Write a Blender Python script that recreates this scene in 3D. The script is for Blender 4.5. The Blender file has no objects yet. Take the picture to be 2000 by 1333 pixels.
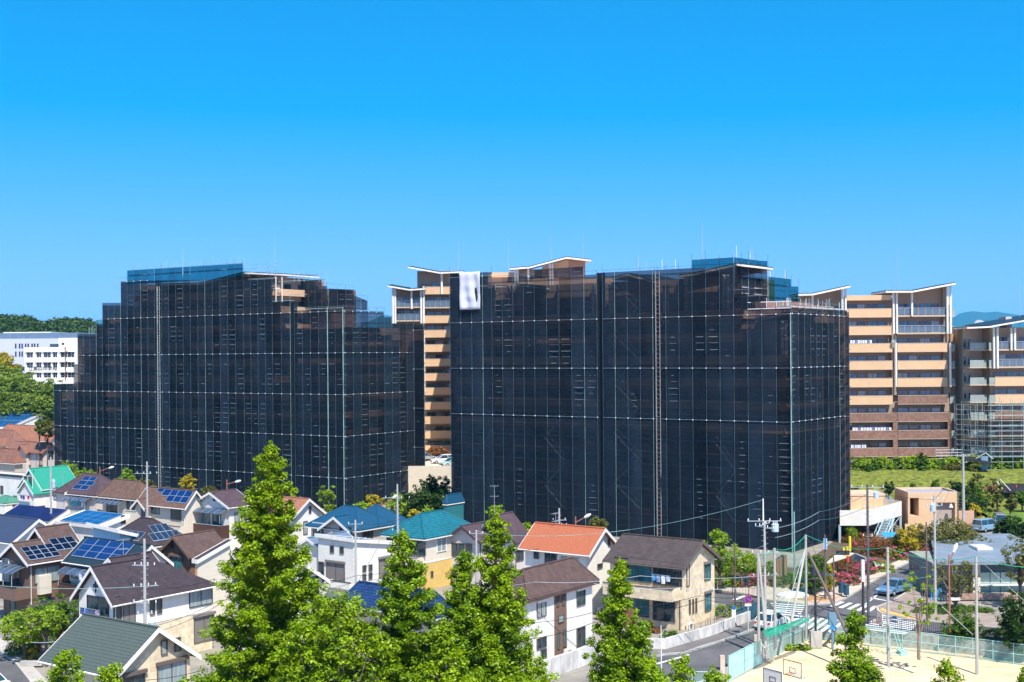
import bpy, math, random
import numpy as np
from mathutils import Vector, Matrix
random.seed(7); rng = np.random.default_rng(7)
S = bpy.context.scene
C = S.collection
R = math.radians
# ---------------------------------------------------------------- camera
F, HC, HY, RO = 2500.0, 25.0, 694.0, 0.008      # focal length in px of a 2000 px wide frame, eye height, horizon row, roll
cd = bpy.data.cameras.new('camera'); cam = bpy.data.objects.new('camera', cd); C.objects.link(cam)
cd.sensor_width = 36; cd.lens = 45; cd.shift_y = (HY - 666.5) / 2000; cd.clip_end = 30000; cd.clip_start = 1
cam.matrix_world = Matrix.Translation((0, 0, HC)) @ Matrix.Rotation(R(90), 4, 'X') @ Matrix.Rotation(-RO, 4, 'Z')
S.camera = cam
# ---------------------------------------------------------------- sky, sun, exposure
SUN_AZ, SUN_EL = 289.0, 56.0                    # direction towards the sun: degrees from +X towards +Y, and above the horizon
w = bpy.data.worlds.new('World'); S.world = w; w.use_nodes = True
nt = w.node_tree; nt.nodes.clear()
sky = nt.nodes.new('ShaderNodeTexSky'); sky.sky_type = 'NISHITA'; sky.sun_disc = False
sky.sun_elevation = R(SUN_EL); sky.sun_rotation = R(90 - SUN_AZ); sky.altitude = 50
sky.air_density = 1.0; sky.dust_density = 0.1; sky.ozone_density = 3.0
tcw = nt.nodes.new('ShaderNodeTexCoord'); sx = nt.nodes.new('ShaderNodeSeparateXYZ'); cx = nt.nodes.new('ShaderNodeCombineXYZ'); ma = nt.nodes.new('ShaderNodeMath'); ma.operation = 'MULTIPLY_ADD'
ma.inputs[1].default_value = .95; ma.inputs[2].default_value = .16      # lifts the horizon band out of the yellow dust layer
nt.links.new(tcw.outputs['Generated'], sx.inputs[0]); nt.links.new(sx.outputs[0], cx.inputs[0]); nt.links.new(sx.outputs[1], cx.inputs[1]); nt.links.new(sx.outputs[2], ma.inputs[0]); nt.links.new(ma.outputs[0], cx.inputs[2]); nt.links.new(cx.outputs[0], sky.inputs[0])
hs = nt.nodes.new('ShaderNodeHueSaturation'); hs.inputs['Saturation'].default_value = 1.32; hs.inputs['Hue'].default_value = 0.487
bg = nt.nodes.new('ShaderNodeBackground'); bg.inputs[1].default_value = 0.13
wo = nt.nodes.new('ShaderNodeOutputWorld')
sp = nt.nodes.new('ShaderNodeSeparateColor'); cb = nt.nodes.new('ShaderNodeCombineColor'); nt.links.new(hs.outputs[0], sp.inputs[0])
for k, (mul, add, lo) in enumerate(((2.75, -1.45, .04), (1.08, 0, 0), (1.32, 0, 0))):      # clear, deeply blue spring air
    q = nt.nodes.new('ShaderNodeMath'); q.operation = 'MULTIPLY_ADD'; q.inputs[1].default_value = mul; q.inputs[2].default_value = add
    q2 = nt.nodes.new('ShaderNodeMath'); q2.operation = 'MAXIMUM'; q2.inputs[1].default_value = lo
    nt.links.new(sp.outputs[k], q.inputs[0]); nt.links.new(q.outputs[0], q2.inputs[0]); src = q2
    if k == 0:                                # red added to the sky above the frame, to warm the fill light
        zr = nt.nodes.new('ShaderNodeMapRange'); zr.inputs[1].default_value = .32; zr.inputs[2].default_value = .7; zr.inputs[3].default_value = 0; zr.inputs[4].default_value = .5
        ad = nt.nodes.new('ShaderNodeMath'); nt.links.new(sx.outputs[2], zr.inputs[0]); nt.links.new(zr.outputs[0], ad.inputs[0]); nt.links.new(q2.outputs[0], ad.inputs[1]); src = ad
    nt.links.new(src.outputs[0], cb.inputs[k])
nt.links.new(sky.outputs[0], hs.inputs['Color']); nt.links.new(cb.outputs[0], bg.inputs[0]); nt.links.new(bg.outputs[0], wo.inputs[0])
sd = bpy.data.lights.new('sun', 'SUN'); sd.energy = 5.0; sd.angle = R(0.5); sd.color = (1.0, 0.95, 0.86)
sun = bpy.data.objects.new('sun', sd); C.objects.link(sun)
sv = Vector((math.cos(R(SUN_AZ)) * math.cos(R(SUN_EL)), math.sin(R(SUN_AZ)) * math.cos(R(SUN_EL)), math.sin(R(SUN_EL))))
sun.rotation_euler = sv.to_track_quat('Z', 'Y').to_euler(); sun.location = sv * 300
S.view_settings.view_transform = 'Standard'; S.view_settings.look = 'None'; S.view_settings.exposure = 0.55; S.view_settings.gamma = 1
S.view_settings.use_curve_mapping = False
S.render.engine = 'CYCLES'
S.cycles.max_bounces = 6; S.cycles.transparent_max_bounces = 16; S.cycles.diffuse_bounces = 3; S.cycles.glossy_bounces = 2
S.cycles.transmission_bounces = 3; S.cycles.volume_bounces = 0; S.cycles.use_denoising = True

# ---------------------------------------------------------------- pixel <-> world
def ray(px, py):
    dx, dy = px - 1000, py - HY
    return (dx - RO * dy) / F, -(dy + RO * dx) / F
def G(px, py, h=0.0):
    a, b = ray(px, py); Y = (h - HC) / b
    return Vector((a * Y, Y, h))
def PD(px, py, Y):
    a, b = ray(px, py)
    return Vector((a * Y, Y, HC + b * Y))
def pxx(p):
    a, b = p[0] / p[1] * F, -(p[2] - HC) / p[1] * F
    return 1000 + a + RO * b, HY + b - RO * a

# ---------------------------------------------------------------- materials
_m = {}
def mat(name, col, rough=.75, var=.12, scale=1.5, bump=0, band=0, bandw=.1, banddark=.6, metal=0, spec=.4, cell=0, trans=0, alpha=1, aniso=(1, 1, 1), emis=0):
    if name in _m: return _m[name]
    m = bpy.data.materials.new(name); m.use_nodes = True; t = m.node_tree; n = t.nodes; L = t.links
    b = n['Principled BSDF']; b.inputs['Roughness'].default_value = rough; b.inputs['Metallic'].default_value = metal
    b.inputs['Specular IOR Level'].default_value = spec
    col = tuple(col) + (1,)
    tc = n.new('ShaderNodeTexCoord'); mp = n.new('ShaderNodeMapping'); mp.inputs['Scale'].default_value = aniso
    L.new(tc.outputs['Object'], mp.inputs[0])
    nz = n.new('ShaderNodeTexNoise'); nz.inputs['Scale'].default_value = scale; nz.inputs['Detail'].default_value = 6
    nz.inputs['Roughness'].default_value = .65
    L.new(mp.outputs[0], nz.inputs[0])
    mr = n.new('ShaderNodeMapRange'); mr.inputs[1].default_value = .3; mr.inputs[2].default_value = .7
    mr.inputs[3].default_value = 1 - var * 1.5; mr.inputs[4].default_value = 1 + var
    L.new(nz.outputs[0], mr.inputs[0])
    mx = n.new('ShaderNodeVectorMath'); mx.operation = 'SCALE'; mx.inputs[0].default_value = col[:3]
    L.new(mr.outputs[0], mx.inputs['Scale']); out = mx.outputs[0]
    if cell:
        vo = n.new('ShaderNodeTexWhiteNoise'); sc = n.new('ShaderNodeVectorMath'); sc.operation = 'SCALE'; sc.inputs['Scale'].default_value = 1 / cell
        fl = n.new('ShaderNodeVectorMath'); fl.operation = 'FLOOR'
        L.new(tc.outputs['Object'], sc.inputs[0]); L.new(sc.outputs[0], fl.inputs[0]); L.new(fl.outputs[0], vo.inputs[0])
        r2 = n.new('ShaderNodeMapRange'); r2.inputs[3].default_value = .82; r2.inputs[4].default_value = 1.15
        L.new(vo.outputs[0], r2.inputs[0])
        m2 = n.new('ShaderNodeVectorMath'); m2.operation = 'SCALE'; L.new(out, m2.inputs[0]); L.new(r2.outputs[0], m2.inputs['Scale']); out = m2.outputs[0]
    hgt = nz.outputs[0]
    if band:
        sx = n.new('ShaderNodeSeparateXYZ'); L.new(tc.outputs['Object'], sx.inputs[0])
        d = n.new('ShaderNodeMath'); d.operation = 'DIVIDE'; d.inputs[1].default_value = band; L.new(sx.outputs[2], d.inputs[0])
        f = n.new('ShaderNodeMath'); f.operation = 'FRACT'; L.new(d.outputs[0], f.inputs[0])
        g = n.new('ShaderNodeMath'); g.operation = 'LESS_THAN'; g.inputs[1].default_value = bandw; L.new(f.outputs[0], g.inputs[0])
        r3 = n.new('ShaderNodeMapRange'); r3.inputs[3].default_value = 1; r3.inputs[4].default_value = banddark; L.new(g.outputs[0], r3.inputs[0])
        m3 = n.new('ShaderNodeVectorMath'); m3.operation = 'SCALE'; L.new(out, m3.inputs[0]); L.new(r3.outputs[0], m3.inputs['Scale']); out = m3.outputs[0]
    L.new(out, b.inputs['Base Color'])
    if bump:
        bp = n.new('ShaderNodeBump'); bp.inputs['Strength'].default_value = bump; bp.inputs['Distance'].default_value = .05
        L.new(hgt, bp.inputs['Height']); L.new(bp.outputs[0], b.inputs['Normal'])
    if trans: b.inputs['Transmission Weight'].default_value = trans
    if alpha < 1: b.inputs['Alpha'].default_value = alpha
    if emis: b.inputs['Emission Color'].default_value = col; b.inputs['Emission Strength'].default_value = emis
    _m[name] = m; return m
def leafmat(name, c1, c2, scale=.6, tr=.35):
    if name in _m: return _m[name]
    m = bpy.data.materials.new(name); m.use_nodes = True; t = m.node_tree; n = t.nodes; L = t.links
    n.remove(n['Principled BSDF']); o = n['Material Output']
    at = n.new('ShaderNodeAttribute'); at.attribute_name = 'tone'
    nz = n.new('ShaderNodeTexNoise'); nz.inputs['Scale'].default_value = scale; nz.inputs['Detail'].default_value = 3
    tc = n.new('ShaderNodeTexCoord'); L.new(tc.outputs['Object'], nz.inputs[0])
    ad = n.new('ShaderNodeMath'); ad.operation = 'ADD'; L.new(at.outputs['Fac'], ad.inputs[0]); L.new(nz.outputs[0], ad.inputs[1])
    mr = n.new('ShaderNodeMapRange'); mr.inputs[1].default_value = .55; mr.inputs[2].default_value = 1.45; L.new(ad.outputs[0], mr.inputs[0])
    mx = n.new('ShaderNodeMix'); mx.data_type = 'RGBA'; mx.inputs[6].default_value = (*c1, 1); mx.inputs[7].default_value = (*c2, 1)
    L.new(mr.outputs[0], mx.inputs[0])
    d = n.new('ShaderNodeBsdfDiffuse'); q = n.new('ShaderNodeBsdfTranslucent'); ms = n.new('ShaderNodeMixShader'); ms.inputs[0].default_value = tr
    L.new(mx.outputs[2], d.inputs[0]); L.new(mx.outputs[2], q.inputs[0]); L.new(d.outputs[0], ms.inputs[1]); L.new(q.outputs[0], ms.inputs[2])
    gl = n.new('ShaderNodeBsdfGlossy'); gl.inputs['Roughness'].default_value = .45; gl.inputs[0].default_value = (.6, .7, .5, 1)
    m2 = n.new('ShaderNodeMixShader'); m2.inputs[0].default_value = .04; L.new(ms.outputs[0], m2.inputs[1]); L.new(gl.outputs[0], m2.inputs[2])
    L.new(m2.outputs[0], o.inputs[0]); _m[name] = m; return m
def netmat(name, col, tint, lo, hi):
    """fine woven mesh: part of the light passes straight through, the rest meets the threads; 'op' = how tight each sheet is"""
    if name in _m: return _m[name]
    m = bpy.data.materials.new(name); m.use_nodes = True; t = m.node_tree; n = t.nodes; L = t.links
    o = n['Material Output']; b = n['Principled BSDF']; b.inputs['Roughness'].default_value = .95; b.inputs['Specular IOR Level'].default_value = .03
    tc = n.new('ShaderNodeTexCoord'); nz = n.new('ShaderNodeTexNoise'); nz.inputs['Scale'].default_value = .35; nz.inputs['Detail'].default_value = 5
    L.new(tc.outputs['Object'], nz.inputs[0])
    v = n.new('ShaderNodeMapRange'); v.inputs[3].default_value = .55; v.inputs[4].default_value = 1.5; L.new(nz.outputs[0], v.inputs[0])
    s = n.new('ShaderNodeVectorMath'); s.operation = 'SCALE'; s.inputs[0].default_value = col; L.new(v.outputs[0], s.inputs['Scale']); L.new(s.outputs[0], b.inputs['Base Color'])
    du_ = n.new('ShaderNodeAttribute'); du_.attribute_name = 'dust'; dm = n.new('ShaderNodeMapRange'); dm.inputs[3].default_value = .45; dm.inputs[4].default_value = 1.7; L.new(du_.outputs['Fac'], dm.inputs[0])
    s9 = n.new('ShaderNodeVectorMath'); s9.operation = 'SCALE'; L.new(s.outputs[0], s9.inputs[0]); L.new(dm.outputs[0], s9.inputs['Scale']); L.new(s9.outputs[0], b.inputs['Base Color'])
    tr = n.new('ShaderNodeBsdfTransparent'); tr.inputs[0].default_value = (*tint, 1)
    at = n.new('ShaderNodeAttribute'); at.attribute_name = 'op'
    n2 = n.new('ShaderNodeTexNoise'); n2.inputs['Scale'].default_value = .9; n2.inputs['Detail'].default_value = 4; L.new(tc.outputs['Object'], n2.inputs[0])
    ad = n.new('ShaderNodeMath'); ad.operation = 'MULTIPLY_ADD'; ad.inputs[1].default_value = .5; L.new(n2.outputs[0], ad.inputs[0]); L.new(at.outputs['Fac'], ad.inputs[2])
    mr = n.new('ShaderNodeMapRange'); mr.inputs[1].default_value = .1; mr.inputs[2].default_value = 1.4; mr.inputs[3].default_value = lo; mr.inputs[4].default_value = hi; L.new(ad.outputs[0], mr.inputs[0])
    ms = n.new('ShaderNodeMixShader'); L.new(mr.outputs[0], ms.inputs[0]); L.new(tr.outputs[0], ms.inputs[1]); L.new(b.outputs[0], ms.inputs[2])
    L.new(ms.outputs[0], o.inputs[0]); _m[name] = m; return m

# ---------------------------------------------------------------- mesh helpers
class MB:
    def __init__(s): s.v = []; s.f = []; s.mi = []
    def add(s, vs, fs, mi=0):
        k = len(s.v); s.v += [tuple(p) for p in vs]; s.f += [tuple(i + k for i in f) for f in fs]; s.mi += [mi] * len(fs); return s
    def box(s, x0, y0, z0, x1, y1, z1, mi=0):
        x0, x1 = min(x0, x1), max(x0, x1); y0, y1 = min(y0, y1), max(y0, y1); z0, z1 = min(z0, z1), max(z0, z1)
        return s.add([(x0, y0, z0), (x1, y0, z0), (x1, y1, z0), (x0, y1, z0), (x0, y0, z1), (x1, y0, z1), (x1, y1, z1), (x0, y1, z1)],
                     [(0, 3, 2, 1), (4, 5, 6, 7), (0, 1, 5, 4), (1, 2, 6, 5), (2, 3, 7, 6), (3, 0, 4, 7)], mi)
    def prism(s, pts, vec, mi=0):
        """closed polygon pts (3D) swept along vec"""
        n = len(pts); vec = Vector(vec); a = [Vector(p) for p in pts]; b = [p + vec for p in a]
        return s.add(a + b, [tuple(reversed(range(n))), tuple(range(n, 2 * n))] + [(i, (i + 1) % n, n + (i + 1) % n, n + i) for i in range(n)], mi)
    def cyl(s, p, q, r0, r1=None, n=8, mi=0):
        r1 = r0 if r1 is None else r1; p, q = Vector(p), Vector(q); d = (q - p)
        if d.length < 1e-6: return s
        d.normalize(); a = d.orthogonal().normalized(); b = d.cross(a)
        ring = lambda c, r: [c + (a * math.cos(2 * math.pi * i / n) + b * math.sin(2 * math.pi * i / n)) * r for i in range(n)]
        return s.add(ring(p, r0) + ring(q, r1), [(i, (i + 1) % n, n + (i + 1) % n, n + i) for i in range(n)] + [tuple(reversed(range(n))), tuple(range(n, 2 * n))], mi)
    def tube(s, pts, r, n=5, mi=0):
        for i in range(len(pts) - 1): s.cyl(pts[i], pts[i + 1], r, r, n, mi)
        return s
    def ball(s, c, r, mi=0, sz=1, n=8):
        vs = []; c = Vector(c)
        for j in range(1, n // 2 + 1):
            th = math.pi * j / (n // 2 + 1)
            for i in range(n): vs.append(c + Vector((math.sin(th) * math.cos(2 * math.pi * i / n) * r, math.sin(th) * math.sin(2 * math.pi * i / n) * r, math.cos(th) * r * sz)))
        m = n // 2; k = len(vs); vs += [c + Vector((0, 0, r * sz)), c - Vector((0, 0, r * sz))]
        fs = [(j * n + i, (j + 1) * n + i, (j + 1) * n + (i + 1) % n, j * n + (i + 1) % n) for j in range(m - 1) for i in range(n)]
        fs += [(k, i, (i + 1) % n) for i in range(n)] + [(k + 1, (m - 1) * n + (i + 1) % n, (m - 1) * n + i) for i in range(n)]
        return s.add(vs, fs, mi)
    def slab(s, c, t, mi=0):
        """four corners (3D, top side), thickness t downwards"""
        c = [Vector(p) for p in c]; d = Vector((0, 0, -t))
        return s.add(c + [p + d for p in c], [(0, 1, 2, 3), (7, 6, 5, 4)] + [(i, i + 4, (i + 1) % 4 + 4, (i + 1) % 4) for i in range(4)], mi)
    def build(s, name, mats, parent=None, loc=None):
        me = bpy.data.meshes.new(name); me.from_pydata(s.v, [], s.f)
        if not isinstance(mats, (list, tuple)): mats = [mats]
        for m in mats: me.materials.append(m)
        if any(s.mi): me.polygons.foreach_set('material_index', s.mi)
        me.update()
        o = bpy.data.objects.new(name, me); C.objects.link(o)
        if parent: o.parent = parent
        if loc is not None: o.location = loc
        return o
def tag(o, label=None, cat=None, group=None, kind=None):
    for k, v in (('label', label), ('category', cat), ('group', group), ('kind', kind)):
        if v: o[k] = v
    return o
def thing(name, label, cat, loc=(0, 0, 0), rz=0, group=None, kind=None):
    o = bpy.data.objects.new(name, None); C.objects.link(o); o.location = loc; o.rotation_euler = (0, 0, rz); o.empty_display_size = .5
    return tag(o, label, cat, group, kind)
def children(o): return [c for c in bpy.data.objects if c.parent == o]
_kids = {}
def dup(o, loc, rz=0, label=None, group=None, scale=None, parent=None):
    c = o.copy(); C.objects.link(c)
    if parent is None: c.location = loc; c.rotation_euler = (0, 0, rz)
    else: c.parent = parent
    if scale: c.scale = (scale,) * 3 if not isinstance(scale, tuple) else scale
    if label: c['label'] = label
    if group: c['group'] = group
    if o.name not in _kids: _kids[o.name] = children(o)
    for k in _kids[o.name]: dup(k, None, parent=c)
    return c
def struct(o): o['kind'] = 'structure'; return o
def poly(name, pts, m, z=None, parent=None):
    vs = [Vector(p) if z is None else Vector((p[0], p[1], z)) for p in pts]
    ar = sum(vs[i].x * vs[(i + 1) % len(vs)].y - vs[(i + 1) % len(vs)].x * vs[i].y for i in range(len(vs)))
    if ar < 0: vs.reverse()
    from mathutils.geometry import tessellate_polygon
    tr = tessellate_polygon([vs]); b = MB(); b.add(vs, [tuple(t) for t in tr])
    o = b.build(name, m, parent)
    for p in o.data.polygons:
        if p.normal.z < 0: p.flip()
    return o
def raised(name, pts, m, z0, z1, parent=None):
    """ground patch with a real edge (kerbed pavement)"""
    vs = [Vector((p[0], p[1], z1)) for p in pts]
    ar = sum(vs[i].x * vs[(i + 1) % len(vs)].y - vs[(i + 1) % len(vs)].x * vs[i].y for i in range(len(vs)))
    if ar < 0: vs.reverse()
    from mathutils.geometry import tessellate_polygon
    tr = tessellate_polygon([vs]); n = len(vs); b = MB()
    b.add(vs + [Vector((p.x, p.y, z0)) for p in vs], [tuple(t) for t in tr] + [(i, i + n, (i + 1) % n + n, (i + 1) % n) for i in range(n)])
    o = b.build(name, m, parent)
    for p in o.data.polygons:
        if abs(p.normal.z) > .5 and p.normal.z < 0: p.flip()
    return o
# ---------------------------------------------------------------- leaves
def leafobj(name, cl, size, m, parent=None, flat=.35, asp=1.7, thin=1.0):
    """cl: array of (x,y,z,r,n,tone,squash) clumps -> one mesh of small bent leaf quads"""
    cl = np.array(cl, float); n = np.maximum(1, (cl[:, 4] * thin)).astype(int); idx = np.repeat(np.arange(len(cl)), n); N = len(idx)
    d = rng.normal(size=(N, 3)); d /= np.linalg.norm(d, axis=1)[:, None]
    rad = rng.random(N) ** .45
    p = cl[idx, :3] + d * (rad * cl[idx, 3])[:, None] * np.stack([np.ones(N), np.ones(N), cl[idx, 6]], 1)
    nrm = rng.normal(size=(N, 3)) * flat + d * .5 + np.array([0, 0, .6]); nrm /= np.linalg.norm(nrm, axis=1)[:, None]
    t = np.cross(nrm, rng.normal(size=(N, 3))); t /= np.linalg.norm(t, axis=1)[:, None]; b = np.cross(nrm, t)
    sz = (size * (.6 + .8 * rng.random(N)))[:, None]
    V = np.empty((N, 4, 3)); V[:, 0] = p - t * sz * asp * .5; V[:, 1] = p + b * sz * .5 + nrm * sz * .12; V[:, 2] = p + t * sz * asp * .5; V[:, 3] = p - b * sz * .5 + nrm * sz * .12
    me = bpy.data.meshes.new(name); me.vertices.add(4 * N); me.vertices.foreach_set('co', V.ravel().astype(np.float32))
    me.loops.add(4 * N); me.loops.foreach_set('vertex_index', np.arange(4 * N, dtype=np.int32))
    me.polygons.add(N); me.polygons.foreach_set('loop_start', np.arange(0, 4 * N, 4, dtype=np.int32)); me.polygons.foreach_set('loop_total', np.full(N, 4, np.int32))
    a = me.attributes.new('tone', 'FLOAT', 'FACE'); a.data.foreach_set('value', (cl[idx, 5] * .6 + rng.random(N) * .4).astype(np.float32))
    me.materials.append(m); me.update(calc_edges=True)
    o = bpy.data.objects.new(name, me); C.objects.link(o)
    if parent: o.parent = parent
    return o
def sheetattr(o, vals, dust=None):
    a = o.data.attributes.new('dust', 'FLOAT', 'FACE'); a.data.foreach_set('value', dust or [.45] * len(vals))
    a = o.data.attributes.new('op', 'FLOAT', 'FACE'); a.data.foreach_set('value', vals)
# ---------------------------------------------------------------- palette
WHITE = mat('white_paint', (.80, .755, .67), .6, .10, 1.2, aniso=(1, 1, .25))
OFFW = mat('offwhite_siding', (.70, .62, .49), .7, .05, band=.45, bandw=.06, banddark=.86)
WSID = mat('white_siding', (.78, .74, .66), .65, .07, 1.2, band=.45, bandw=.06, banddark=.84, aniso=(1, 1, .3))
CREAM = mat('cream_brick', (.74, .60, .40), .8, .06, 5, .1, band=.3, bandw=.08, banddark=.92, cell=.33)
BEIGE = mat('beige_render', (.55, .46, .36), .8, .08, 1)
LILAC = mat('pale_render', (.62, .55, .50), .8, .05, 1)
YELL = mat('yellow_render', (.68, .46, .14), .8, .10, 3, band=.15, bandw=.1, banddark=.9)
BRWALL = mat('brown_siding', (.19, .115, .08), .7, .06, band=.4, bandw=.06, banddark=.7)
DKBR = mat('dark_brown_panel', (.085, .04, .028), .6, .1)
ORWALL = mat('orange_render', (.55, .28, .12), .8, .08)
DKW = mat('dark_trim', (.03, .03, .035), .5, .1)
BRONZE = mat('bronze_frame', (.13, .10, .08), .5, .05)
ALU = mat('aluminium', (.55, .56, .56), .4, .05, metal=.6)
GLASS = mat('window_glass', (.025, .06, .075), .06, .5, 1.2, spec=.7)
TEALG = mat('green_glass', (.03, .17, .19), .06, .5, .8, spec=.7)
CURT = mat('curtained_glass', (.30, .36, .36), .12, .35, 2.0, spec=.6, aniso=(6, 6, .3))
SHUT = mat('grey_shutter', (.20, .185, .17), .6, .05, band=.12, bandw=.15, banddark=.75)
R_BR = mat('brown_shingle', (.105, .064, .052), .8, .12, 6, .2, band=.17, bandw=.2, banddark=.72, cell=.4)
R_BR2 = mat('warm_brown_shingle', (.15, .085, .06), .8, .12, 6, .2, band=.17, bandw=.2, banddark=.76, cell=.4)
R_PUR = mat('purple_shingle', (.085, .052, .06), .8, .12, 6, .2, band=.17, bandw=.2, banddark=.74, cell=.4)
R_DK = mat('dark_purple_shingle', (.050, .035, .040), .75, .15, 6, .2, band=.17, bandw=.2, banddark=.7, cell=.4)
R_GREY = mat('taupe_shingle', (.075, .056, .050), .8, .12, 6, .2, band=.15, bandw=.2, banddark=.72, cell=.4)
R_GRN = mat('greygreen_slate', (.075, .10, .085), .75, .12, 6, .2, band=.145, bandw=.13, banddark=.38)
R_ORG = mat('orange_shingle', (.42, .125, .055), .8, .16, 6, .2, band=.15, bandw=.2, banddark=.8)
R_TER = mat('terracotta_tile', (.36, .15, .085), .8, .18, 5, .3, band=.22, bandw=.25, banddark=.68, cell=.35)
R_TER2 = mat('pale_terracotta', (.26, .12, .08), .8, .18, 5, .3, band=.22, bandw=.25, banddark=.72, cell=.35)
R_JADE = mat('jade_green_roof', (.02, .28, .19), .7, .12, 4, band=.3, bandw=.1, banddark=.85)
R_TEAL = mat('teal_tile', (.01, .15, .19), .55, .15, 5, .3, band=.2, bandw=.3, banddark=.6, cell=.35)
R_BLUE = mat('blue_slate', (.005, .07, .14), .65, .14, 5, band=.25, bandw=.12, banddark=.75)
R_NAVY = mat('navy_glazed_tile', (.015, .05, .15), .5, .2, 5, .4, band=.2, bandw=.25, banddark=.45, cell=.3)
R_SLATE = mat('slate_blue_roof', (.035, .055, .10), .7, .08, 5, band=.2, bandw=.15, banddark=.75)
R_LSL = mat('light_slate_roof', (.13, .19, .27), .6, .08, 5, band=.25, bandw=.12, banddark=.8)
SOLB = mat('solar_blue', (.004, .03, .12), .18, .25, .5, spec=.4)
SOLK = mat('solar_black', (.003, .008, .022), .18, .25, 3, spec=.35, cell=.16)
SOLFR = mat('panel_frame', (.30, .35, .42), .4, .02)
TUBE = mat('weathered_tube', (.07, .15, .18), .5, .35, .4, metal=.2)
GALV = mat('galvanised_steel', (.42, .50, .50), .45, .12, 3, metal=.3)
GALVG = mat('painted_scaffold_tube', (.24, .40, .36), .5, .3, .5)
CONC = mat('concrete', (.42, .40, .36), .85, .15, .8, .1)
CONCL = mat('pale_concrete', (.58, .55, .50), .85, .12, .8, .1)
POLEC = mat('concrete_pole', (.40, .385, .35), .85, .1, 1)
POLEB = mat('brown_pole', (.14, .10, .085), .6, .1)
POLEK = mat('black_pole', (.03, .03, .032), .5, .1)
RUST = mat('red_oxide_steel', (.35, .13, .09), .6, .1)
ASPH = mat('asphalt', (.115, .112, .11), .9, .22, .35, .1, aniso=(1, .5, 1))
PAVE = mat('paving', (.36, .31, .26), .9, .14, .6, .1)
PAVEG = mat('grey_paving', (.17, .155, .14), .9, .12, .5, .1)
KERB = mat('kerb_stone', (.46, .42, .36), .9, .12, 1)
LINE = mat('road_paint', (.74, .74, .72), .7, .10, 1.5)
SOIL = mat('yard_ground', (.30, .27, .22), .95, .2, .25, .1)
TACT = mat('tactile_yellow', (.62, .40, .12), .85, .08)
TAN = mat('tan_render', (.66, .43, .245), .8, .05, .6)
TAND = mat('taupe_wall', (.34, .25, .175), .85, .06, .5)
BRICK = mat('brown_brick', (.25, .14, .10), .85, .12, 4, band=.25, bandw=.1, banddark=.9, cell=.4)
SLABM = mat('concrete_edge', (.50, .40, .30), .8, .06, .8)
ROOFD = mat('dark_teal_roof', (.015, .035, .045), .5, .1)
CABLE = mat('black_cable', (.02, .02, .022), .6, .05)
CABLEG = mat('green_cable', (.05, .16, .12), .6, .05)
TYRE = mat('tyre', (.015, .015, .016), .8, .1)
INSUL = mat('porcelain', (.7, .7, .68), .3, .05)
TEALP = mat('mint_paint', (.34, .58, .52), .55, .08)
BLUEG = mat('dark_blue_gate', (.02, .11, .17), .5, .08)
YELP = mat('yellow_plastic', (.80, .60, .04), .5, .05)
REDP = mat('red_plastic', (.62, .06, .03), .5, .05)
SHEET = netmat('black_mesh_sheet', (.0135, .0225, .035), (.64, .59, .60), .46, .86)
SHEETT = netmat('thin_mesh_sheet', (.005, .020, .032), (.10, .40, .46), .18, .50)
GNET = netmat('green_net', (.01, .17, .11), (.9, 1, .96), .06, .22)
FNET = netmat('mint_wire_mesh', (.30, .62, .55), (1, 1, 1), .10, .26)
BARK = mat('bark', (.13, .09, .065), .9, .25, 4, .4)
BARKP = mat('pale_bark', (.26, .20, .15), .9, .25, 4, .4)
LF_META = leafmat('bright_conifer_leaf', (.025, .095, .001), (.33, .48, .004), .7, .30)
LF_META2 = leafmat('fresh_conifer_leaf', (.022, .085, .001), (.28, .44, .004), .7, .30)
LF_BRI = leafmat('lime_leaf', (.10, .23, .008), (.36, .48, .02), 1.2)
LF_YEL = leafmat('golden_leaf', (.30, .26, .01), (.62, .48, .02), 1.2)
LF_MID = leafmat('green_leaf', (.035, .095, .008), (.13, .24, .015), 1.0)
LF_DK = leafmat('dark_leaf', (.012, .04, .006), (.05, .11, .012), .8)
LF_PINE = leafmat('pine_needle', (.03, .075, .008), (.24, .32, .025), .25, .2)
LF_RED = leafmat('reddish_leaf', (.13, .10, .02), (.38, .13, .05), 1.5)
LF_OLV = leafmat('olive_leaf', (.07, .09, .015), (.24, .22, .05), 1.0)
FL_PINK = leafmat('pink_blossom', (.55, .05, .16), (.78, .16, .30), 2)
GRASS = mat('lawn', (.16, .185, .022), .95, .5, 1.3, .5)
GRASSG = mat('green_bank', (.12, .20, .02), .95, .4, 1.3, .5)
SAND = mat('sand', (.74, .56, .33), .95, .20, .22, .2, aniso=(1, 2.5, 1))

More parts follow.
